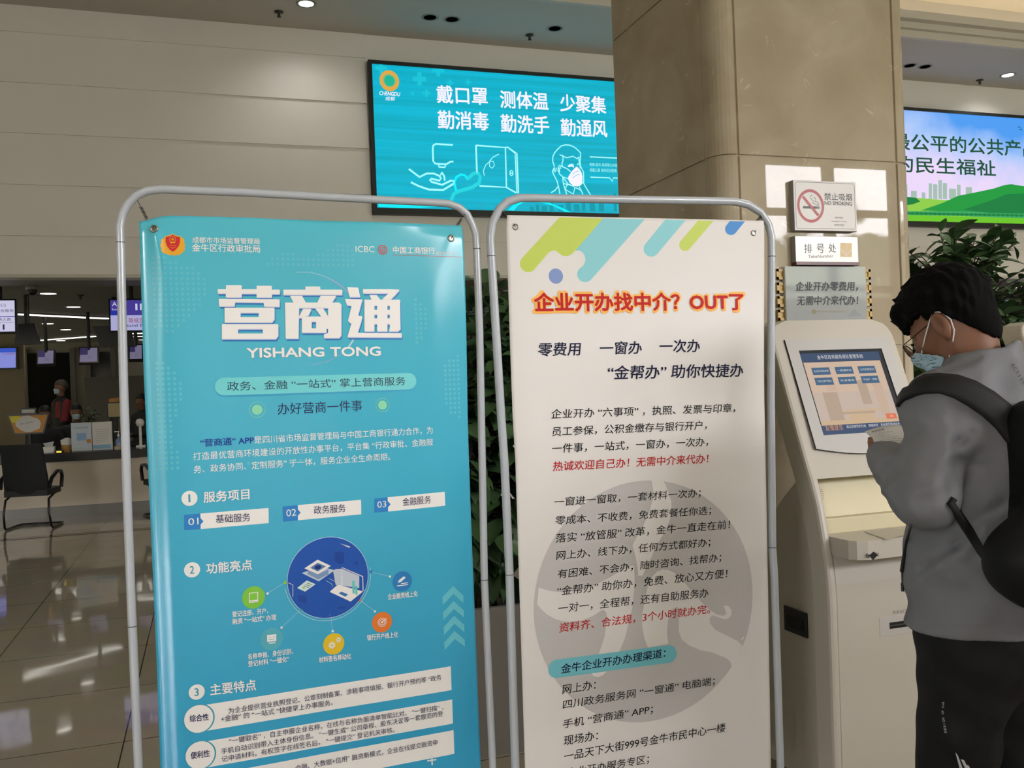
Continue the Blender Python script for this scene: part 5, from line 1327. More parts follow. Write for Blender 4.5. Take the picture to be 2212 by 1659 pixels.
def d1(P_, rect, txt):
    rect(0, 0, 1, 1, DWH); P_.lv(22); rect(0, .47, 1, .49, DBL); txt('窗口', .35, .80, .70, .10, DINK); txt('综合服务', .38, .62, .97, .10, DINK); txt('等待人数', .30, .34, .88, .10, DINK, .01); txt('Waiting Persons', .20, .27, .95, .04, DINK); txt('1', .60, .06, .66, .17, DINK, .02)
hanging_screen([(-38, 649), (28, 650), (35, 716), (-32, 717)], 13.2, 'hanging display with white page cut by the photo edge', d1)
def d2(P_, rect, txt):
    rect(0, .50, 1, 1, PURP); rect(0, 0, 1, .50, LILA); P_.lv(22); rect(0, .5, .33, .68, DBL); txt('A2', .04, .80, .25, .14, DWH); txt('Business', .04, .66, .26, .07, DWH); txt('1', .60, .66, .65, .22, DWH, .01); txt('1', .71, .66, .76, .22, DWH); txt('等候您', .42, .24, .80, .17, DRD, .01); txt('Stand By', .32, .08, .84, .13, DINK)
hanging_screen([(236, 648), (326, 648), (331, 713), (241, 713)], 13.2, 'violet and white hanging display behind the poster pole', d2)
def d3(P_, rect, txt):
    rect(0, 0, 1, 1, glow('display_dim_lilac', '#77718c', .8)); P_.lv(22); rect(0, .5, .45, 1, glow('display_dim_violet', '#37305a', .8)); txt('等候您', .45, .3, .7, .12, glow('display_dim_ink', '#5d5070', .8)); txt('Stand By', .4, .15, .75, .1, MATS['display_dim_ink'])
hanging_screen([(76, 758), (110, 757), (119, 785), (86, 786)], 17.5, 'small tilted hanging display in front of the dark window', d3, .45)
hanging_screen([(166, 753), (204, 751), (215, 779), (178, 782)], 17.0, 'small tilted hanging display in front of the pale pier', d3, .45)
hanging_screen([(276, 748), (302, 745), (310, 773), (284, 776)], 17.0, 'small hanging display against the edge of the blue poster', d3, .4)
def d4(P_, rect, txt):
    rect(0, 0, 1, 1, glow('display_pale_blue', '#b4c0ee', .9)); P_.lv(22); rect(0, .0, 1, .3, DBL); txt('等候您', .1, .6, .7, .2, DINK)
hanging_screen([(2176, 650), (2240, 646), (2246, 712), (2182, 716)], 13.2, 'pale blue hanging display seen through the leaves of the tall plant', d4)
# dark mounts / backs of displays facing the staff
def dark_box(quad, y, label):
    pts = [at_y(px, py, y) for px, py in quad]; t = thing('display_mount', label, 'display', (sum(p.x for p in pts) / 4, y, HALL_Z), 'dark display backs under the hall ceiling')
    q = MB(); q.prism(pts, (0, .12, 0), BLACK); q.build('casing', t)
    m_ = sum(pts, Vector()) / 4; q = MB(); q.tube([m_ + Vector((0, .06, 0)), Vector((m_.x, y + .06, HALL_Z))], .035, BLACK, 8); q.build('hanger', t)
dark_box([(38, 700), (75, 698), (86, 743), (30, 744)], 14.2, 'dark back of a display next to the cut white display')
dark_box([(200, 704), (280, 702), (292, 748), (216, 750)], 14.6, 'dark back of a display under the violet display')
# television on the tan side wall
pts = [at_y(px, py, 19.95) for px, py in ((-30, 753), (34, 752), (34, 794), (-30, 796))]
t = thing('wall_television', 'television with a bluish picture on the tan side wall', 'television', (pts[1].x, 20, pts[2].z))
q = MB(); q.box((pts[0].x - .03, 19.92, pts[3].z - .03), (pts[1].x + .03, 20.0, pts[1].z + .03), BLACK); q.build('casing', t)
S = Sheet((pts[0].x, 19.918, pts[3].z), (1, 0, 0), (0, 0, 1)); P_ = Print(S, 2); P_.quad([(-30, 753), (34, 752), (34, 794), (-30, 796)], glow('tv_blue', '#8890dc', .9)); P_.lv(6).quad([(-30, 753), (34, 752), (34, 761), (-30, 762)], glow('tv_band', '#3a58c8', .9)); P_.lv(8).text('为人民服务', (4, 767), (32, 766), 4, DRD); P_.build('screen', t)

# things on the counter
def monitor(quad, y, label, face):
    pts = [at_y(px, py, y) for px, py in quad]; x0, x1 = pts[0].x, pts[1].x; cx = (x0 + x1) / 2
    t = thing('desk_monitor', label, 'monitor', (cx, y, CZ), 'monitors on the service counter')
    q = MB(); g = .02; e = [pts[0] + Vector((-g, 0, g)), pts[1] + Vector((g, 0, g)), pts[2] + Vector((g, 0, -g)), pts[3] + Vector((-g, 0, -g))]
    q.prism([p + Vector((0, .003, 0)) for p in e], (0, .05, 0), BLACK); q.build('casing', t)
    zb = min(pts[2].z, pts[3].z)
    q = MB(); q.tube([Vector((cx, y + .04, zb + .05)), Vector((cx, y + .05, CZ + .01))], .03, BLACK, 8); q.box((cx - .11, y - .02, CZ), (cx + .11, y + .16, CZ + .012), BLACK); q.build('stand', t)
    S = Sheet(pts[3] + Vector((0, .001, 0)), (1, 0, 0), (0, 0, 1)); P_ = Print(S, 2); face(P_); P_.build('poster', t)
ORG = mat('card_orange', '#c98a34', .5); YEL = mat('card_yellow', '#d8cf2c', .5); CRD = mat('card_white', '#d8d4cf', .5)
f6 = lambda x, y: (x * .19285, 860 + y * .19289)
def face1(P_):
    P_.poly([f6(*p) for p in ((100, 203), (532, 185), (475, 380), (172, 395))], ORG); P_.lv(6).poly([f6(*p) for p in ((100, 203), (230, 198), (215, 245), (185, 272), (150, 280), (125, 265))], YEL)
    P_.lv(7)
    for x, y, r in ((250, 290, .085), (300, 265, .11), (360, 285, .11), (320, 320, .10), (390, 315, .07), (270, 320, .07)): P_.l += .0008; P_.disc(f6(x, y), r * .95, CRD, 20, rv=r * .75)
    P_.poly([f6(340, 335), f6(400, 330), f6(372, 357)], CRD); P_.lv(24).text('您好，请多宣传', f6(228, 300), f6(370, 275), 3, SIGNG)
monitor([f6(100, 203), f6(532, 185), f6(475, 380), f6(172, 395)], 13.55, 'monitor whose back carries an orange card with a white cloud', face1)
def face2(P_): P_.quad([f6(242, 128), f6(388, 125), f6(388, 165), f6(242, 170)], CRD)
monitor([f6(242, 128), f6(388, 125), f6(388, 190), f6(242, 190)], 13.92, 'monitor with a pale card, behind the orange monitor', face2)
def face3(P_): P_.quad([f6(1207, 60), f6(1345, 55), f6(1345, 205), f6(1215, 212)], mat('card_tan', '#b9a777', .5))
monitor([f6(1207, 60), f6(1362, 55), f6(1362, 205), f6(1215, 212)], 15.55, 'monitor with a large tan card beside the poster pole', face3)
t = thing('orange_notice', 'small orange notice standing above the tan monitor card', 'notice', tuple(at_y(248, 868, 15.9)))
q = MB(); c = [at_y(px, py, 15.9) for px, py in (f6(1218, 10), f6(1335, -10), f6(1325, 48), f6(1222, 52))]; q.prism(c, (0, .02, 0), ORG); q.box((c[3].x, 15.9, CZ), (c[3].x + .05, 15.93, c[3].z), BLACK); q.build('card', t)
def stand(quad, y, label, face):
    pts = [at_y(px, py, y) for px, py in quad]; zb = CZ
    t = thing('leaflet_stand', label, 'leaflet stand', ((pts[0].x + pts[1].x) / 2, y, CZ), 'clear stands with papers on the counter')
    q = MB(); q.box((pts[0].x, y, zb), (pts[1].x, y + .012, pts[0].z), mat('stand_acrylic', '#c9ced0', .15), .002); q.box((pts[0].x, y, zb), (pts[1].x, y + .09, zb + .01), MATS['stand_acrylic']); q.build('holder', t)
    S = Sheet((pts[0].x, y - .001, zb), (1, 0, 0), (0, 0, 1)); P_ = Print(S, 1); face(P_); P_.build('paper', t)
def sf1(P_): P_.quad([f6(797, 283), f6(1018, 272), f6(1023, 555), f6(805, 560)], mat('paper_blue_white', '#c6d0da', .5)); P_.lv(4).quad([f6(860, 395), f6(965, 390), f6(968, 470), f6(862, 477)], mat('paper_blue', '#8db0d6', .5)); P_.text('四川政务服务指南', f6(825, 345), f6(985, 335), 3.4, mat('paper_ink_blue', '#5b7592', .5)); P_.lv(5).disc(f6(995, 480), .03, ORG, 12)
def sf2(P_):
    P_.quad([f6(1032, 272), f6(1248, 262), f6(1253, 520), f6(1040, 525)], mat('paper_white', '#dad6d0', .5)); P_.lv(4)
    for k in range(8): P_.line([f6(1070, 355 + k * 20), f6(1215, 347 + k * 20)], .004, mat('paper_lines', '#a9a5a0', .5))
    P_.quad([f6(1040, 525), f6(1240, 515), f6(1240, 560), f6(1045, 568)], mat('paper_sky', '#86b2cf', .5))
stand([f6(792, 280), f6(1022, 270), f6(1026, 560), f6(800, 566)], 13.42, 'clear stand with a blue printed sheet on the counter', sf1)
stand([f6(1028, 270), f6(1253, 260), f6(1256, 560), f6(1036, 566)], 13.43, 'clear stand with a white text sheet and sky blue foot', sf2)
c = at_z(*f6(540, 515), CZ); 
t = thing('tissue_box', 'white tissue box on the counter', 'box', (c.x, 13.55, CZ)); x0 = at_y(*f6(470, 500), 13.5).x; x1 = at_y(*f6(605, 500), 13.5).x
q = MB(); q.box((x0, 13.5, CZ), (x1, 13.62, CZ + .085), WHITE, .006); q.build('carton', t); q = MB(); q.prism([(x0 + .03, 13.56, CZ + .084), (x1 - .03, 13.56, CZ + .084), (x1 - .01, 13.58, CZ + .15), (x0, 13.57, CZ + .13)], (0, .02, 0), mat('tissue', '#b9bcbd', .8)); q.build('tissue', t)
x0 = at_y(*f6(680, 500), 13.5).x
t = thing('paper_cup', 'small tan and white paper carton next to the tissue box', 'carton', (x0 + .07, 13.55, CZ)); q = MB(); q.lathe([(.05, 0), (.07, .06), (.075, .15), (0, .15)], (x0 + .07, 13.55, CZ), mat('carton_tan', '#b98f4c', .5), 14); q.build('carton', t); q = MB(); q.lathe([(.076, .10), (.08, .16), (.02, .19), (0, .19)], (x0 + .07, 13.55, CZ), WHITE, 14); q.build('lid', t)
x0 = at_y(*f6(1330, 500), 13.5).x
t = thing('sanitizer_bottle', 'clear bluish sanitizer pump bottle on the counter beside the poster pole', 'bottle', (x0, 13.5, CZ)); q = MB(); q.lathe([(.035, 0), (.04, .02), (.04, .13), (.012, .16), (.012, .18)], (x0, 13.5, CZ), mat('sanitizer_blue', '#7f93b5', .2), 16); q.build('body', t); q = MB(); q.lathe([(.016, .18), (.016, .20), (.005, .205), (.005, .24), (0, .24)], (x0, 13.5, CZ), WHITE, 12); q.box((x0 - .05, 13.495, CZ + .235), (x0 + .01, 13.505, CZ + .248), WHITE); q.build('pump', t)
x0 = at_y(*f6(660, 585), 13.36).x
t = thing('counter_indicator', 'tiny yellow lit indicator on the counter edge', 'indicator', (x0, 13.4, CZ)); q = MB(); q.box((x0 - .05, 13.36, CZ), (x0 + .05, 13.42, CZ + .04), BLACK); q.build('casing', t); q = MB(); q.box((x0 - .03, 13.357, CZ + .008), (x0 + .03, 13.36, CZ + .028), glow('indicator_yellow', '#ffd84a', 1.2)); q.build('lamp', t)
x0 = at_y(*f6(1286, 535), 13.36).x + .03
t = thing('stamp_pad', 'round cream tub on the counter beside the white text sheet', 'tub', (x0, 13.40, CZ)); q = MB(); q.lathe([(.04, 0), (.045, .01), (.045, .05), (.03, .055), (0, .055)], (x0, 13.40, CZ), mat('tub_cream', '#b5a98c', .4), 16); q.build('body', t)
t = thing('desk_camera', 'white round headed desk camera beside the blue poster edge', 'camera', tuple(at_y(*f6(1570, 300), 14.0)[:2]) + (CZ,)); c = at_y(*f6(1568, 275), 14.0)
q = MB(); q.lathe([(0, -.06), (.045, -.045), (.06, 0), (.045, .045), (0, .06)], c, WHITE, 16); q.build('head', t); q = MB(); q.tube([c, Vector((c.x, c.y, CZ + .02))], .02, WHITE, 8); q.box((c.x - .06, 13.95, CZ), (c.x + .06, 14.07, CZ + .02), WHITE); q.build('stand', t)
# ------------------------------------------------------------------ potted plants
LEAF = mat('leaf_green', '#48643e', .45, spec=.45, noise=(4, .35)); STEM = mat('stem_brown', '#3a2f22', .7); SOIL = mat('potting_soil', '#2a221a', .9)
def leaf(q, p, d, nrm, L_, W_, M):
    """folded pointed leaf starting at p along d"""
    d = d.normalized(); s = d.cross(nrm).normalized(); up = s.cross(d)
    prof = [(0, 0), (.12, .42), (.32, .92), (.52, 1.0), (.72, .72), (.88, .34), (1, 0)]
    vs = []; 
    for t_, w_ in prof:
        c = p + d * (L_ * t_) - up * (L_ * .22 * t_ * t_)
        vs += [c - s * (W_ * .5 * w_) + up * (W_ * .14 * w_), c, c + s * (W_ * .5 * w_) + up * (W_ * .14 * w_)]
    fs = []
    for i in range(len(prof) - 1):
        a = i * 3; fs += [(a, a + 3, a + 4, a + 1), (a + 1, a + 4, a + 5, a + 2)]
    q.add(vs, fs, M, True)
def bush(t, base, crown, rad, nbranch, leaves_per, L_, W_, seed, trunk_r=.022, lowest=None):
    """stems rise from base into an ellipsoid crown (centre, radii); leaves sit along drooping twigs"""
    rnd = random.Random(seed); ql = MB(); qt = MB(); base = Vector(base); crown = Vector(crown)
    for k in range(3):
        top = crown + Vector((rnd.uniform(-.3, .3) * rad[0], rnd.uniform(-.3, .3) * rad[1], rad[2] * .3))
        b0 = base + Vector((.05 * math.cos(k * 2.1), .05 * math.sin(k * 2.1), 0))
        qt.tube([b0, b0.lerp(top, .35) + Vector((rnd.uniform(-.03, .03), rnd.uniform(-.03, .03), 0)), b0.lerp(top, .7), top], [trunk_r, trunk_r * .8, trunk_r * .6, trunk_r * .35], STEM, 8)
    for i in range(nbranch):
        a = rnd.uniform(0, 2 * math.pi); u = rnd.uniform(-1, 1) if lowest is None else rnd.uniform(lowest, 1); rr = math.sqrt(max(0, 1 - u * u)); f = rnd.uniform(.55, 1.0) ** .6
        tip = crown + Vector((math.cos(a) * rr * rad[0] * f, math.sin(a) * rr * rad[1] * f, u * rad[2] * f))
        st = Vector((base.x, base.y, 0)).lerp(Vector((crown.x, crown.y, 0)), .6); st.z = max(base.z + .1, crown.z + (tip.z - crown.z) * .45 - .12)
        mid = st.lerp(tip, .6) + Vector((0, 0, .07))
        pts = [st, st.lerp(mid, .5) + Vector((0, 0, .02)), mid, tip]
        qt.tube(pts, [.006, .005, .004, .0025], STEM, 5, cap=False)
        for j in range(leaves_per):
            k_ = .3 + .7 * (j + 1) / leaves_per; p = st.lerp(tip, k_) if k_ < .6 else mid.lerp(tip, (k_ - .6) / .4)
            out_ = (tip - st).normalized(); side = out_.cross(Vector((0, 0, 1))).normalized() * (1 if j % 2 else -1)
            d = (out_ * rnd.uniform(.3, .9) + side * rnd.uniform(.3, 1.0) + Vector((0, 0, rnd.uniform(-.9, .15))))
            nr = Vector((rnd.uniform(-.5, .5), rnd.uniform(-.5, .5), 1)); k2_ = rnd.uniform(.75, 1.15)
            leaf(ql, p, d, nr, L_ * k2_, W_ * k2_, LEAF)
    ql.build('foliage', t); qt.build('stems', t)
def planter(t, c, w_, h_, M):
    x, y = c; q = MB(); e = .025
    b0, b1 = w_ * .40, w_ * .5
    def ring(hw, z): return [(x - hw, y - hw, z), (x + hw, y - hw, z), (x + hw, y + hw, z), (x - hw, y + hw, z)]
    rs = [ring(b1, 0.0), ring(b1, h_), ring(b1 - e, h_), ring(b1 - e, h_ - .06)]
    q.add([v for r in rs for v in r], [(i * 4 + k, i * 4 + (k + 1) % 4, (i + 1) * 4 + (k + 1) % 4, (i + 1) * 4 + k) for i in range(3) for k in range(4)] + [(3, 2, 1, 0)], M)
    q.build('planter', t)
    q = MB(); q.add(ring(b1 - e, h_ - .045), [(0, 1, 2, 3)], SOIL); q.build('soil', t)
POT = mat('planter_grey', '#8f8a83', .35)
c = at_y(1085, 1400, 3.60)
pl = thing('potted_plant', 'broad leaved plant in a pale grey box planter, seen between the two posters', 'plant', (c.x, 3.83, 0))
planter(pl, (c.x, 3.83), .46, .60, POT)
bush(pl, (c.x, 3.83, .56), (c.x, 3.86, 1.30), (.40, .34, .70), 190, 7, .135, .082, 3)
c = at_d(2075, 800, 5.3)
pl = thing('potted_plant', 'tall drooping leafy plant behind the man and beside the pillar', 'plant', (c.x, c.y, 0))
planter(pl, (c.x, c.y), .48, .60, POT)
bush(pl, (c.x, c.y, .56), (c.x, c.y, 1.60), (.70, .5, .72), 330, 7, .125, .064, 11)
# low plant on the far desks
c = at_y(187, 880, 15.7)
pl = thing('desk_plant', 'small dark bushy plant on the desk behind the leaflet stands', 'plant', (c.x, 15.7, CZ))
q = MB(); q.lathe([(.06, 0), (.09, .12), (.08, .12), (.07, .11), (0, .11)], (c.x, 15.7, CZ), POT, 14); q.build('pot', pl)
bush(pl, (c.x, 15.7, CZ + .1), (c.x, 15.7, CZ + .38), (.22, .15, .2), 24, 4, .10, .04, 5, .006)
t = thing('back_desk', 'dark desk row behind the service counter', 'desk', (0, 15.7, 0))
q = MB(); q.box((-9, 15.45, .78), (9, 16.1, CZ), CT_TOP); q.build('desk_top', t); q = MB(); q.box((-9, 15.55, 0), (9, 16.0, .78), mat('desk_dark', '#2c2b2b', .5)); q.build('desk_base', t)
# ------------------------------------------------------------------ people
SKIN = mat('skin', '#7e5640', .5, spec=.35); HAIRM = mat('black_hair', '#060505', .85, spec=.12, bump=(120, .5, .004)); FADE = mat('short_hair', '#1d1512', .7)
JACK = mat('grey_jacket', '#737478', .62, spec=.3, bump=(7, .35, .03)); TROU = mat('black_trousers', '#0a0b0c', .7, spec=.3, bump=(7, .3, .02))
BAGM = mat('black_backpack', '#070808', .65, spec=.3); STRAP = mat('black_strap', '#08090a', .7)
MASKM = mat('mask_blue', '#a9c6d4', .7); LOOP = mat('mask_loop', '#dcdcdc', .6); GLS = mat('glasses_metal', '#2b2a2c', .25, metal=.8)
# frames of reference: camera-aligned ground axes
CX = Vector((_cw, -_sw, 0)); CYv = Vector((_sw, _cw, 0))
def cam_pt(X, Y, z): return CX * X + CYv * Y + Vector((0, 0, z))
def dirv(x, y): return (CX * x + CYv * y).normalized()
UPV = Vector((0, 0, 1))
Tf = dirv(-.38, .925); Tl = UPV.cross(Tf)                 # torso: forward and its left
Hyaw = dirv(-.71, .70); Hl = UPV.cross(Hyaw); pitch = math.radians(31)
Hf = Hyaw * math.cos(pitch) - UPV * math.sin(pitch); Hu = Hyaw * math.sin(pitch) + UPV * math.cos(pitch)
TC = cam_pt(1.152, 2.26, 0)                             # on the floor under the torso
HC = at_d(2053, 704, 2.31)                               # head centre, at ear height
def T(f, l, z): return TC + Tf * f + Tl * l + UPV * z
def H(f, l, u): return HC + (Hf * f + Hl * l + Hu * u) * .97
A = lambda v: np.array(v)
RT = np.array([A(Tf), A(Tl), A(UPV)]).T; RH = np.array([A(Hf), A(Hl), A(Hu)]).T
sh_l = T(.0, .140, 1.405); sh_r = T(.0, -.185, 1.405)
el_l = at_d(1997, 1078, 2.085); wr_l = at_d(1922, 997, 2.31); ha_l = wr_l + dirv(.25, .97) * .075 + UPV * .004
el_r = T(-.0, -.26, 1.12); wr_r = at_d(2025, 1035, 2.50); ha_r = at_d(1995, 1018, 2.50)
hip_l = T(-.01, .095, .90); hip_r = T(-.01, -.095, .90); kn_l = T(.035, .105, .50); kn_r = T(.02, -.10, .50); an_l = T(-.02, .11, .09); an_r = T(-.03, -.105, .09)
PTS_FING = []
def fingers(base, fwd, side, nrm, curl=.5, s=1.0, up=False):
    """four fingers of unequal length and a thumb from the side of the palm; list of (a, b, ra, rb)"""
    o = []
    for k, (off, L_) in enumerate(((.026, .066), (.009, .074), (-.009, .069), (-.025, .054))):
        r = base + fwd * .045 * s + side * off * s; d1 = (fwd - nrm * curl * .5).normalized(); d2 = (fwd * .7 - nrm * curl).normalized(); d3 = (fwd * .25 - nrm * curl * 1.3).normalized()
        p1 = r + d1 * L_ * .45 * s; p2 = p1 + d2 * L_ * .33 * s; p3 = p2 + d3 * L_ * .26 * s
        o += [(r, p1, .0088, .0082), (p1, p2, .0082, .0076), (p2, p3, .0076, .0066)]
    r = base + side * .034 * s - fwd * .012; p1 = r + (side * .55 + fwd * .75 - nrm * .25).normalized() * .035 * s; p2 = p1 + (fwd * .95 + side * .05 - nrm * .35).normalized() * .03 * s
    if up: p1 = r + (UPV * .85 + fwd * .35).normalized() * .036; p2 = p1 + (UPV * .45 + fwd * .8).normalized() * .028
    o += [(r - side * .012, p1, .0115, .0098), (p1, p2, .0098, .0080)]
    return o
fl = (ha_l - wr_l).normalized()
F_L = fingers(ha_l - fl * .015, fl, UPV.cross(fl).normalized(), (UPV - fl * fl.z).normalized() * -1, .10, 1.0, True)
fr_ = (ha_r - wr_r).normalized(); F_R = fingers(ha_r - fr_ * .015, fr_, -UPV.cross(fr_).normalized(), (UPV - fr_ * fr_.z).normalized() * -1, .6)
def sd_head(P):
    q = (P - A(HC)) @ RH / .97
    d = d_ell(q, (-.012, 0, .045), (.099, .076, .092))
    d = smin(d, d_ell(q, (-.005, 0, .0), (.082, .070, .085)), .03)
    d = smin(d, d_cone(q, (.035, 0, -.02), (.052, 0, -.092), .060, .034), .03)
    for s in (-1, 1):
        d = smin(d, d_cone(q, (.0, s * .052, -.062), (.045, s * .022, -.100), .020, .022), .03)          # jaw
        d = smin(d, d_ell(q, (.062, s * .036, -.020), (.024, .022, .020)), .02)                          # cheek
        d = smin(d, d_ell(q, (.074, s * .030, .022), (.016, .026, .009)), .012)                          # brow
        d = smax(d, -d_ell(q, (.092, s * .032, .004), (.014, .018, .011)), .012)                         # eye hollow
        d = smin(d, d_ell(q, (.080, s * .032, .004), (.012, .0125, .0115)), .004)                        # eyeball
        e = d_ell(q, (-.006, s * .084, .0), (.021, .011, .034)); e = smin(e, d_ell(q, (.0, s * .080, -.028), (.010, .008, .012)), .008)
        e = smax(e, -d_ell(q, (-.002, s * .097, .002), (.012, .012, .022)), .005)
        d = smin(d, e, .006)
    d = smin(d, d_cone(q, (.088, 0, .012), (.108, 0, -.030), .009, .0125), .012)                         # nose
    d = smin(d, d_ell(q, (.098, 0, -.036), (.012, .017, .008)), .008)
    d = smin(d, d_ell(q, (.088, 0, -.062), (.010, .022, .006)), .006); d = smin(d, d_ell(q, (.086, 0, -.074), (.010, .019, .006)), .006)   # lips
    return d * .97
nk0 = H(-.030, 0, -.045); nk1 = T(.0, 0, 1.43)
def sd_body(P):
    d = sd_head(P)
    d = smin(d, d_cone(P, nk0, nk1, .056, .062), .04)
    q = (P - A(TC)) @ RT; qs = q / np.array([.72, 1, 1])
    tor = d_cone(qs, (0, 0, 1.30), (0, 0, .98), .150, .145) * .8
    tor = smin(tor, d_cone(P, sh_l, sh_r, .058, .058), .08)
    d = smin(d, tor, .06)
    for (a, b, r0, r1) in ((sh_l, el_l, .050, .040), (el_l, wr_l, .040, .027), (sh_r, el_r, .050, .040), (el_r, wr_r, .040, .027), (hip_l, kn_l, .078, .056), (kn_l, an_l, .054, .037), (hip_r, kn_r, .078, .056), (kn_r, an_r, .054, .037)):
        d = smin(d, d_cone(P, a, b, r0, r1), .03)
    for an in (an_l, an_r): d = smin(d, d_cone(P, an - UPV * .045, an - UPV * .055 + Tf * .16, .036, .03), .03)
    for wv_, hv in ((wr_l, ha_l), (wr_r, ha_r)): d = smin(d, d_cone(P, wv_, hv, .024, .026), .015)
    for (a, b, r0, r1) in F_L + F_R: d = smin(d, d_cone(P, a, b, r0, r1), .004)
    return d
person = thing('person', 'man in grey jacket and blue mask reading a paper slip at the kiosk', 'person', (TC.x, TC.y, 0))
def box_axes(pts, pad, step): 
    P3 = np.array([A(p) for p in pts]); lo = P3.min(0) - pad; hi = P3.max(0) + pad
    return [axis(lo[i], hi[i], step) for i in range(3)]
def fine(ax, lo, hi, step): 
    return np.concatenate([ax[ax < lo - step], axis(lo, hi, step), ax[ax > hi + 2 * step]])
ax_ = box_axes([sh_l, sh_r, el_l, ha_l, ha_r, el_r, H(0, 0, .17), H(.12, 0, 0), H(-.12, 0, 0), an_l - UPV * .09, an_r - UPV * .09 + Tf * .2], .09, .011)
hx = HC.x; hy = HC.y
xs = fine(ax_[0], min(hx - .15, ha_l.x - .05), hx + .15, .0042); ys = fine(ax_[1], hy - .15, hy + .16, .0042); zs = fine(ax_[2], 1.40, 1.80, .0042)
body = body_obj('body', surface(sd_body, xs, ys, zs), SKIN, person)

def wrinkle(P, k):
    return .004 * k * (np.sin(P[..., 2] * 38 + 6 * np.sin(P[..., 0] * 9) + P[..., 1] * 11) * np.sin(P[..., 0] * 17 + P[..., 2] * 9) + .6 * np.sin(P[..., 2] * 61 + P[..., 0] * 24 - P[..., 1] * 13))
cuff_l = wr_l + (wr_l - el_l).normalized() * .030; cuff_r = wr_r + (ha_r - wr_r) * .4
COLT = T(.0, 0, 1.55)
FOLDS = [((2070, 955), (2064, 1000), 13, .008), ((2064, 1000), (2050, 1062), 14, .009), ((2066, 958), (2098, 935), 9, .008), ((1938, 1000), (1906, 1052), 9, .006), ((1948, 1015), (1912, 1080), 10, .005), ((1945, 975), (1900, 1010), 7, .006),
         ((1990, 1225), (2062, 1178), 10, .007), ((2062, 1178), (2110, 1140), 9, .009), ((2095, 1132), (2170, 1085), 10, .008), ((2096, 1212), (2124, 1188), 7, .006), ((1968, 1250), (2010, 1215), 8, .005), ((2075, 990), (2110, 1010), 9, .005), ((2060, 905), (2075, 955), 10, .006), ((2000, 900), (2040, 920), 12, .004),
         ((2040, 800), (2110, 775), 7, .006), ((1985, 1085), (2050, 1070), 12, .005), ((1950, 1342), (2212, 1352), 4, -.003)]
def crease(P):
    """pulled folds of the cloth along measured lines on the side towards the lens"""
    v = P - A(EYE); w_ = v @ A(FWD); px = 1106 + FPX * (v @ A(RIGHT)) / w_; py = 829.5 - FPX * (v @ A(UP)) / w_
    o = np.zeros(px.shape)
    for (a, b, wd, am) in FOLDS:
        ax_, ay_ = a; bx_, by_ = b; dx, dy = bx_ - ax_, by_ - ay_; L2 = dx * dx + dy * dy
        t = np.clip(((px - ax_) * dx + (py - ay_) * dy) / L2, 0, 1); ex_, ey_ = px - ax_ - t * dx, py - ay_ - t * dy
        sd = (ex_ * -dy + ey_ * dx) / math.sqrt(L2); ds = np.hypot(ex_, ey_)
        o += am * np.exp(-(ds / wd) ** 2) - .45 * am * np.exp(-((ds - 2.2 * wd) / (1.2 * wd)) ** 2) * (sd > 0)
    return o * np.clip((2.34 - w_) / .06, 0, 1)
def sd_jacket(P):
    q = (P - A(TC)) @ RT
    qs = q / np.array([.74, 1, 1])
    tor = d_cone(qs, (-.02, 0, 1.27), (.0, 0, 1.05), .205, .215)
    tor = smin(tor, d_cone(qs, (.0, 0, 1.05), (.01, 0, .80), .215, .228), .04) * .82
    up = d_cone(P, sh_l, sh_r - Tl * .01, .082, .082)
    up = smin(up, d_cone(P, T(-.02, .10, 1.44), T(-.02, -.10, 1.44), .075, .075), .06)
    d = smin(tor, up, .09)
    # arms in full sleeves
    d = smin(d, smin(d_cone(P, sh_l, el_l, .078, .070), d_cone(P, el_l, cuff_l, .068, .050), .03), .03)
    d = smin(d, smin(d_cone(P, sh_r, el_r, .086, .078), d_cone(P, el_r, cuff_r, .074, .050), .03), .035)
    # stand-up collar leaning with the neck
    c0 = A(T(-.02, 0, 1.44)); c1 = A(nk0 + (nk1 - nk0) * .30 - Tf * .016); axv = c1 - c0; Lc = np.linalg.norm(axv); axv = axv / Lc
    r_ = P - c0; tt = r_ @ axv; rad = np.linalg.norm(r_ - tt[..., None] * axv, axis=-1)
    col = np.maximum(np.maximum(rad - (.098 - .10 * np.clip(tt, 0, .2)), -.05 - tt), tt - Lc * 1.0)
    d = smin(d, col, .03)
    d = d + wrinkle(P, 1.15)
    d = d + crease(P)
    d = smax(d, -(q[..., 2] - .875), .012)                                     # hem
    inner = np.maximum(np.maximum(rad - (.083 - .10 * np.clip(tt, 0, .2)), .005 - tt), tt - Lc * 1.5)
    d = smax(d, -inner, .006)
    # open front edge below the chest
    slit = np.maximum(np.abs(q[..., 1] + .0) - .004, -(q[..., 0] - .10))
    d = np.maximum(d, -slit)
    # sleeve mouths
    for c_, w_ in ((cuff_l, wr_l), (cuff_r, wr_r)):
        n_ = A((c_ - w_).normalized()); m_ = (P - A(c_)) @ n_; near = np.linalg.norm(P - A(c_), axis=-1) - .038
        d = smax(d, -np.maximum(near, -(m_ - .004)), .005)
    return d
axj = box_axes([T(a, b, .86) for a in (-.22, .22) for b in (-.25, .25)] + [T(.24, 0, .86), T(-.2, .3, .86), T(0, -.32, .86), sh_l, sh_r, el_l, el_r, cuff_l, cuff_r, COLT + UPV * .1], .10, .0085)
jacket = body_obj('jacket', surface(sd_jacket, *axj), JACK, person)
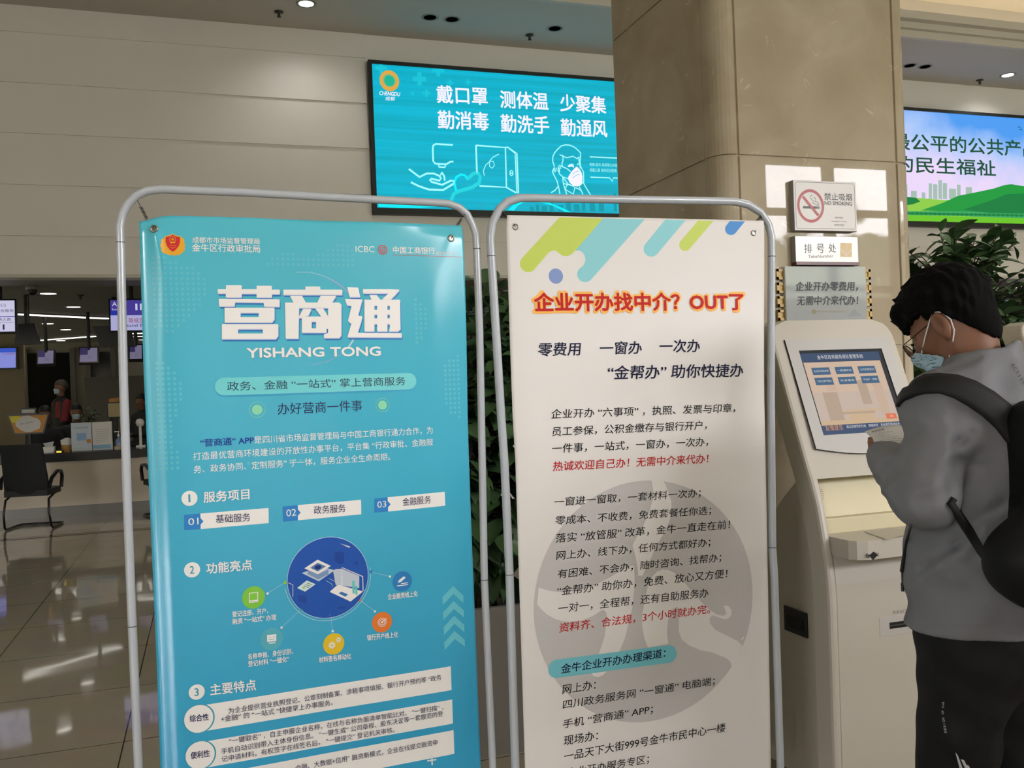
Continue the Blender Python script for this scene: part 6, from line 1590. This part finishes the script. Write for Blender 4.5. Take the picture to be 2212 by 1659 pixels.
def sd_trousers(P):
    q = (P - A(TC)) @ RT; qs = q / np.array([.78, 1, 1])
    d = d_cone(qs, (0, 0, .97), (0, 0, .86), .172, .185) * .85
    for h_, k_, a_ in ((hip_l, kn_l, an_l), (hip_r, kn_r, an_r)):
        leg = smin(d_cone(P, h_ - UPV * .02, k_, .112, .088), d_cone(P, k_, a_ + UPV * .01, .086, .068), .03)
        d = smin(d, leg, .04)
    d = d + wrinkle(P, .8)
    return np.maximum(d, -(q[..., 2] - .07))
axt = box_axes([T(a, b, z) for a in (-.2, .2) for b in (-.25, .25) for z in (.06, 1.06)], .03, .010)
trousers = body_obj('trousers', surface(sd_trousers, *axt), TROU, person)
for an in (an_l, an_r):
    f = lambda P, an=an: np.maximum(smin(d_cone(P, an - UPV * .045 - Tf * .05, an - UPV * .05 + Tf * .15, .046, .040), d_cone(P, an, an - UPV * .04, .045, .045), .02), -(P[..., 2] - .002))
    body_obj('shoe', surface(f, *box_axes([an - Tf * .1 - UPV * .09, an + Tf * .2 + Tl * .06, an - Tl * .06 + UPV * .02], .03, .008)), mat('dark_shoe', '#1b1b1c', .5), person)
# hair: a cap over the skull, short at the sides
def sd_hair(P):
    q = (P - A(HC)) @ RH / .97
    th = .017 + .004 * np.sin(q[..., 0] * 150 + 3 * np.sin(q[..., 1] * 90)) * np.sin(q[..., 1] * 120 + q[..., 2] * 60)
    d = d_ell(q, (-.014, 0, .052), (.103, .078, .093)) - th
    d = smin(d, d_ell(q, (-.046, 0, -.015), (.062, .062, .085)) - .006, .02)
    d = smin(d, d_cone(q, (.076, -.05, .090), (.076, .05, .090), .022, .022), .02)
    for k in range(9):                                                         # locks of the fringe
        y_ = -.056 + .014 * k; d = smin(d, d_cone(q, (.084, y_, .085), (.098 - 4 * y_ * y_, y_ + .006 * (-1) ** k, .048 - .004 * (k % 3)), .012, .002), .006)
    for k in range(26):                                                        # tufts on the crown
        a_ = k * 2.4; r__ = .018 + .0135 * math.sqrt(k) * 1.2; c_ = (-.014 + 1.2 * r__ * math.cos(a_), r__ * math.sin(a_)); zz = .052 + .11 * math.sqrt(max(.05, 1 - (r__ / .1) ** 2))
        d = smin(d, d_cone(q, (c_[0], c_[1], zz - .02), (c_[0] + .016, c_[1] + .006 * math.sin(k), zz - .001), .012, .004), .008)
    # hairline: forehead, temples, nape
    line = np.where(q[..., 0] > .02, .045 + .10 * np.clip(.075 - q[..., 0], 0, .1), np.where(q[..., 0] > -.02, .030, .030 - 2.1 * (-.02 - q[..., 0])))
    line = np.maximum(line, -.098)
    line = np.where(q[..., 0] > .075, .045 + .0 * line, line); spikes = .006 * np.sin(q[..., 1] * 210) * np.sin(q[..., 0] * 140)
    return np.maximum(d, (line + spikes) - q[..., 2]) * .97
axh = box_axes([H(.15, .12, .18), H(-.15, -.12, -.12), H(-.15, .12, -.12), H(.15, -.12, -.05), H(-.15, .12, .18)], .03, .0042)
body_obj('hair', surface(sd_hair, *axh), HAIRM, person)
# mask, loops, spectacles
def sd_mask(P):
    q = (P - A(HC)) @ RH / .97
    base = sd_head(P) / .97
    lump = d_cone(q, (.093, 0, -.026), (.066, 0, -.092), .019, .019)
    sol_ = smin(base, lump, .03)
    sh_ = np.abs(sol_ - .0055) - .0016
    reg = np.maximum(np.maximum(q[..., 2] + .014 + .85 * np.clip(.100 - q[..., 0], 0, 1), -.135 - q[..., 2]), .036 - q[..., 0])
    pl_ = .0012 * np.sin(q[..., 2] * 260)
    return np.maximum(sh_ + pl_ * 0, reg) * .97
mask_o = body_obj('face_mask', surface(sd_mask, *[axis(a[0], a[-1], .0034) for a in box_axes([H(.02, .08, .0), H(.14, -.08, .0), H(.02, -.08, -.13), H(.14, .08, -.13)], .01, .0034)]), MASKM, person)
for s in (-1, 1):
    q = MB(); q.tube([H(.082, s * .050, -.028), H(.045, s * .074, -.004), H(.010, s * .084, .022), H(-.010, s * .088, .034), H(-.026, s * .086, .022), H(-.032, s * .083, -.005), H(-.024, s * .079, -.030), H(.004, s * .073, -.062), H(.036, s * .062, -.084)], .0019, LOOP, 6); q.build('ear_loop', mask_o)
gl = MB()
for s in (-1, 1):
    gl.tube([H(.112 + .004 * math.cos(a) * 0, s * .034 + .024 * math.cos(a), -.006 + .020 * math.sin(a)) for a in [2 * math.pi * k / 24 for k in range(24)]], .0013, GLS, 6, closed=True)
    gl.tube([H(.112, s * .058, .006), H(.104, s * .070, .010), H(.05, s * .077, .014), H(-.005, s * .082, .018), H(-.03, s * .083, .006)], .0013, GLS, 6)
gl.tube([H(.113, -.010, .0), H(.118, 0, .003), H(.113, .010, .0)], .0013, GLS, 6)
glo = gl.build('glasses', person)
LENS = mat('spectacle_lens', '#ffffff', .02, trans=1.0, spec=.5); MATS['spectacle_lens'].node_tree.nodes['Principled BSDF'].inputs['IOR'].default_value = 1.08
for s in (-1, 1):
    q = MB(); q.add([H(.112, s * .034 + .023 * math.cos(2 * math.pi * k / 24), -.006 + .019 * math.sin(2 * math.pi * k / 24)) for k in range(24)], [list(range(24))], LENS); q.build('lens', glo)
# jacket details, found on the finished surfaces
def shrink(obj, px, py, lift=.003):
    """point of an object's surface seen at a photo point"""
    dg = bpy.context.evaluated_depsgraph_get(); org = parent_world(obj)
    ok, loc, nr, _i = obj.ray_cast(EYE - org, ray(px, py).normalized())
    return (loc + org + nr * lift) if ok else None
bpy.context.view_layer.update()
pts = [p for p in (shrink(jacket, *p) for p in ((1969, 1132), (1962, 1165), (1956, 1200), (1951, 1235), (1949, 1262))) if p]
if len(pts) > 2:
    q = MB(); q.tube(pts, [.003 + .003 * k / len(pts) for k in range(len(pts))], BLACK, 6); e = pts[-1]
    q.tube([e, e - UPV * .022, e - UPV * .03], [.002, .0018, .0018], BLACK, 6); q.tube([e - UPV * .028, e - UPV * .048], .0036, BLACK, 8); q.build('zip', jacket)
def surf_text(obj, txt, path, h, M, parent, name, flip=False):
    """lettering draped along photo points on a surface"""
    L_ = [Vector(p) for p in path]; q = MB(); n = len(txt); N_ = len(L_) - 1
    for i, ch in enumerate(txt):
        if ch == ' ': continue
        vs_, fs_ = text_mesh(ch, .01); 
        if not vs_: continue
        x0 = min(v.x for v in vs_); x1 = max(v.x for v in vs_); t0 = i / n + (.28 / n if ch == 'I' else 0); t1 = (i + (.46 if ch == 'I' else .78)) / n
        o = []
        for v in vs_:
            t_ = t0 + (t1 - t0) * (v.x - x0) / max(1e-6, x1 - x0); k = min(N_ - 1, int(t_ * N_)); f = t_ * N_ - k
            p = L_[k].lerp(L_[k + 1], f); d = (L_[k + 1] - L_[k]).normalized(); u = Vector((d.y, -d.x))
            c = p + u * (h * v.y / .72)
            w_ = shrink(obj, c.x, c.y, .0025); o.append(w_)
        if all(o): q.add(o, fs_, M)
    if q.v: q.build(name, parent)
surf_text(jacket, 'ACTIVE', [(2183, 788), (2196, 812), (2212, 834)], 7.5, BLACK, jacket, 'back_lettering')
surf_text(trousers, 'DESIGN OF WAR', [(2046, 1582), (2040, 1545), (2041, 1514)], 5, mat('print_leg_white', '#b9b9b9', .6), trousers, 'leg_lettering')
q = MB()
for quad in (((2064, 1623), (2069, 1630), (2080, 1660), (2073, 1660)), ((2075, 1638), (2082, 1640), (2093, 1662), (2086, 1662)), ((2086, 1650), (2092, 1652), (2098, 1664), (2093, 1664))):
    w_ = [shrink(trousers, *p, .003) for p in quad]
    if all(w_): q.add(w_, [(0, 1, 2, 3)], MATS['print_leg_white'])
if q.v: q.build('leg_stripes', trousers)
# slip of paper in the hand
sl = thing('paper_slip', 'printed paper slip held in the hand of the man in the grey jacket', 'paper', ha_l)
c4 = [at_d(1868, 932, 2.52), at_d(1950, 918, 2.56), at_d(1990, 968, 2.42), at_d(1902, 966, 2.40)]
pn = (c4[1] - c4[0]).cross(c4[3] - c4[0]).normalized()
if pn.dot(EYE - c4[0]) < 0: pn = -pn
q = MB(); q.grid(lambda u, v: (c4[0].lerp(c4[1], u)).lerp(c4[3].lerp(c4[2], u), v) + pn * .006 * math.sin(math.pi * u), 8, 6, mat('slip_paper', '#cfcdcb', .6))
so = q.build('paper_sheet', sl); m_ = so.modifiers.new('t', 'SOLIDIFY'); m_.thickness = .0003
q = MB()
rnd = random.Random(4)
for k in range(9):
    v = .12 + .09 * k; u0 = .12 + .05 * (k % 3); u1 = u0 + rnd.uniform(.25, .6); th = .012 if k else .05
    g = lambda u, vv: (c4[0].lerp(c4[1], u)).lerp(c4[3].lerp(c4[2], u), vv) + pn * (.006 * math.sin(math.pi * u) + .0006)
    for j in range(4):
        a = u0 + (u1 - u0) * j / 4; b_ = u0 + (u1 - u0) * (j + .8) / 4
        q.add([g(a, v), g(b_, v), g(b_, v + th), g(a, v + th)], [(0, 1, 2, 3)], SIGNG)
q.build('printed_lines', so)
# backpack: worn, so a thing of its own
bag = thing('backpack', 'black backpack worn on the back of the man in the grey jacket', 'backpack', T(-.24, 0, 1.0))
def sd_bag(P):
    q = (P - A(TC)) @ RT
    qx = q - np.array([-.255, -.06, 1.20])
    b_ = np.abs(qx) - np.array([.085, .115, .17]); d = np.linalg.norm(np.maximum(b_, 0), axis=-1) + np.minimum(b_.max(-1), 0) - .055
    d = smin(d, d_ell(q, (-.25, .09, 1.085), (.11, .19, .115)), .06)
    return d + wrinkle(P, .6)
body_obj('bag_body', surface(sd_bag, *box_axes([T(-.44, .32, .9), T(-.08, -.26, .9), T(-.44, -.24, 1.46), T(-.08, .32, 1.46), T(-.08, .32, .9)], .02, .011)), BAGM, bag)
def strap(pxs, w0, name, parent):
    """flat webbing laid on the jacket through photo points (centre line) of given widths in pixels"""
    rows = []
    for (a, b_) in pxs:
        row = []
        for k in range(5):
            p = (a[0] + (b_[0] - a[0]) * k / 4, a[1] + (b_[1] - a[1]) * k / 4); row.append(shrink(jacket, *p, .007))
        if all(row): rows.append(row)
    if name == 'shoulder_strap': rows = [[v + CYv * .05 - CX * .004 - UPV * .022 for v in rows[0]], [v + CYv * .022 - CX * .004 - UPV * .005 for v in rows[0]]] + rows
    q = MB(); vs = [v for r in rows for v in r]; fs = [(i * 5 + k, i * 5 + k + 1, i * 5 + k + 6, i * 5 + k + 5) for i in range(len(rows) - 1) for k in range(4)]
    q.add(vs, fs, STRAP, True); o = q.build(name, parent)
    s_ = o.modifiers.new('t', 'SOLIDIFY'); s_.thickness = .012; s_.offset = 0
    return o
strap([((1967, 862), (1972, 838)), ((1982, 855), (1983, 826)), ((2000, 851), (2000, 817)), ((2030, 850), (2030, 814)), ((2060, 860), (2068, 817)), ((2090, 877), (2105, 829)), ((2120, 898), (2140, 850)), ((2150, 925), (2172, 874)), ((2180, 965), (2205, 902)), ((2200, 1000), (2225, 930))], 30, 'shoulder_strap', bag)
strap([((2044, 1090), (2056, 1078)), ((2062, 1120), (2076, 1106)), ((2085, 1155), (2100, 1142)), ((2108, 1192), (2124, 1180)), ((2125, 1215), (2142, 1200)), ((2145, 1235), (2160, 1220))], 18, 'lower_strap', bag)

# people in the service hall, small in the picture
def far_person(name_label, hx, y, head_px, top_z, facing, shirt, panel, seated, maskcol, hairc='#0f0d0c', lean=0.0):
    """hx: photo x of the head, head_px: photo y of its centre"""
    c = at_y(hx, head_px, y); base = Vector((c.x, y, 0)); f = Vector((facing[0], facing[1], 0)).normalized(); l = UPV.cross(f)
    t = thing('person', name_label, 'person', base); hz = c.z
    R_ = np.array([A(f), A(l), A(UPV)]).T
    tb = base - f * lean; neck = Vector((tb.x, tb.y, hz - .20)) + f * lean * .6
    hipz = .50 if seated else .93
    def fn(P):
        q = (P - A(c)) @ R_
        d = d_ell(q, (-.005, 0, .03), (.098, .078, .10)); d = smin(d, d_cone(q, (.03, 0, -.02), (.05, 0, -.085), .058, .036), .03)
        d = smin(d, d_cone(q, (.09, 0, .0), (.108, 0, -.03), .010, .013), .012)
        for s in (-1, 1): d = smin(d, d_ell(q, (-.01, s * .078, -.005), (.018, .010, .03)), .008)
        d = smin(d, d_cone(P, c - UPV * .05, neck, .052, .058), .03)
        q2 = (P - A(tb)) @ R_ / np.array([.7, 1, 1])
        d = smin(d, d_cone(q2, (0, 0, hz - .36), (0, 0, hipz + .05), .155, .15) * .8, .06)
        d = smin(d, d_cone(P, neck - UPV * .06 + l * .17, neck - UPV * .06 - l * .17, .06, .06), .06)
        for s in (-1, 1):
            s0 = neck - UPV * .06 + l * (s * .18); e0 = s0 - UPV * .27 + f * .05 + l * (s * .04); w0 = e0 + f * (.22 if seated else .08) - UPV * (.0 if seated else .22) - l * (s * .06)
            d = smin(d, smin(d_cone(P, s0, e0, .05, .04), d_cone(P, e0, w0, .04, .03), .02), .03); d = smin(d, d_cone(P, w0, w0 + (w0 - e0).normalized() * .09, .03, .022), .02)
            h0 = Vector((tb.x, tb.y, hipz)) + l * (s * .09)
            k0 = h0 + (f * .40 if seated else Vector((0, 0, -.43))); a0 = Vector((k0.x, k0.y, .06))
            d = smin(d, smin(d_cone(P, h0, k0, .08, .058), d_cone(P, k0, a0, .055, .04), .02), .03); d = smin(d, d_cone(P, a0, a0 + f * .15 - UPV * .02, .038, .03), .02)
        return d
    b0 = box_axes([c + UPV * .14, base + f * .6 + l * .35, base - f * .3 - l * .35 + UPV * .0, base + f * .6 - l * .35, base - f * .3 + l * .35], .06, .018)
    b0[2] = np.concatenate([axis(0, hz - .2, .022), axis(hz - .19, hz + .18, .012)])
    body_obj('body', surface(fn, *b0), SKIN, t)
    def cl(P):
        q2 = (P - A(tb)) @ R_ / np.array([.72, 1, 1]); d = d_cone(q2, (0, 0, hz - .36), (0, 0, hipz - .02), .19, .19) * .82
        d = smin(d, d_cone(P, neck - UPV * .06 + l * .17, neck - UPV * .06 - l * .17, .078, .078), .07); d = smin(d, d_cone(P, neck - UPV * .05, neck + UPV * .03, .08, .07), .03)
        for s in (-1, 1):
            s0 = neck - UPV * .06 + l * (s * .18); e0 = s0 - UPV * .27 + f * .05 + l * (s * .04); w0 = e0 + f * (.22 if seated else .08) - UPV * (.0 if seated else .22) - l * (s * .06)
            d = smin(d, smin(d_cone(P, s0, e0, .07, .06), d_cone(P, e0, w0, .058, .045), .02), .03)
        return np.maximum(d, hipz - .05 - P[..., 2])
    b1 = [b0[0], b0[1], axis(hipz - .1, hz + .02, .016)]
    jo = body_obj('jacket', surface(cl, *b1), mat(*shirt, .7), t)
    if panel:
        V_ = jo.data; pm = mat(*panel, .7); V_.materials.append(pm)
        for p in V_.polygons:
            w_ = p.center + parent_world(jo); k = (w_ - neck)
            if k.dot(f) > -.02 and .06 < abs(k.dot(l)) < .16 and -.30 < k.z < -.03 or (abs(k.dot(l)) > .22 and k.z > -.35): p.material_index = 1
    tr = lambda P: np.maximum(min_legs(P), 0 * P[..., 0] - 9)
    def min_legs(P):
        d = None
        for s in (-1, 1):
            h0 = Vector((tb.x, tb.y, hipz)) + l * (s * .09); k0 = h0 + (f * .40 if seated else Vector((0, 0, -.43))); a0 = Vector((k0.x, k0.y, .08))
            e = smin(d_cone(P, h0, k0, .105, .08), d_cone(P, k0, a0, .078, .065), .02); d = e if d is None else smin(d, e, .03)
        return d
    body_obj('trousers', surface(min_legs, b0[0], b0[1], axis(.02, hipz + .14, .02)), mat('far_trousers', '#17181b', .8), t)
    def hr(P):
        q = (P - A(c)) @ R_; d = d_ell(q, (-.012, 0, .045), (.108, .088, .10))
        return np.maximum(d, np.where(q[..., 0] > .02, .05, -.03 + .0 * q[..., 0]) - q[..., 2])
    ah = box_axes([c + Vector((.15, .15, .17)), c - Vector((.15, .15, .1))], .0, .010)
    body_obj('hair', surface(hr, *ah), mat('far_hair_' + hairc[1:], hairc, .6), t)
    if maskcol:
        def mk(P):
            q = (P - A(c)) @ R_; d = smin(d_cone(q, (.03, 0, -.02), (.05, 0, -.085), .064, .042), d_cone(q, (.095, 0, -.03), (.08, 0, -.08), .024, .022), .03)
            return np.maximum(np.maximum(d, q[..., 2] + .015), .03 - q[..., 0])
        body_obj('face_mask', surface(mk, *ah), mat('far_mask', maskcol, .7), t)
    return t
far_person('standing person in a black and red jacket and pale mask behind the counter', 131, 17.0, 838, 1.7, (-.85, -.5), ('far_black_jacket', '#141416'), ('far_red_panel', '#7c1a24'), False, '#a9bcc6', '#4a3f38')
far_person('seated person with dark hair bent over a desk behind the orange monitor', 97, 14.56, 897, 1.2, (.25, -.96), ('far_dark_top', '#191a1e'), None, True, None)
far_person('seated person in dark clothes with a pale mask behind the blue printed sheet', 164, 15.08, 892, 1.2, (.15, -.98), ('far_navy_top', '#151922'), None, True, '#9fb0bd')
far_person('dark haired person at a desk against the edge of the blue poster', 306, 16.7, 868, 1.3, (-.8, -.6), ('far_dark_top', '#191a1e'), None, True, None)
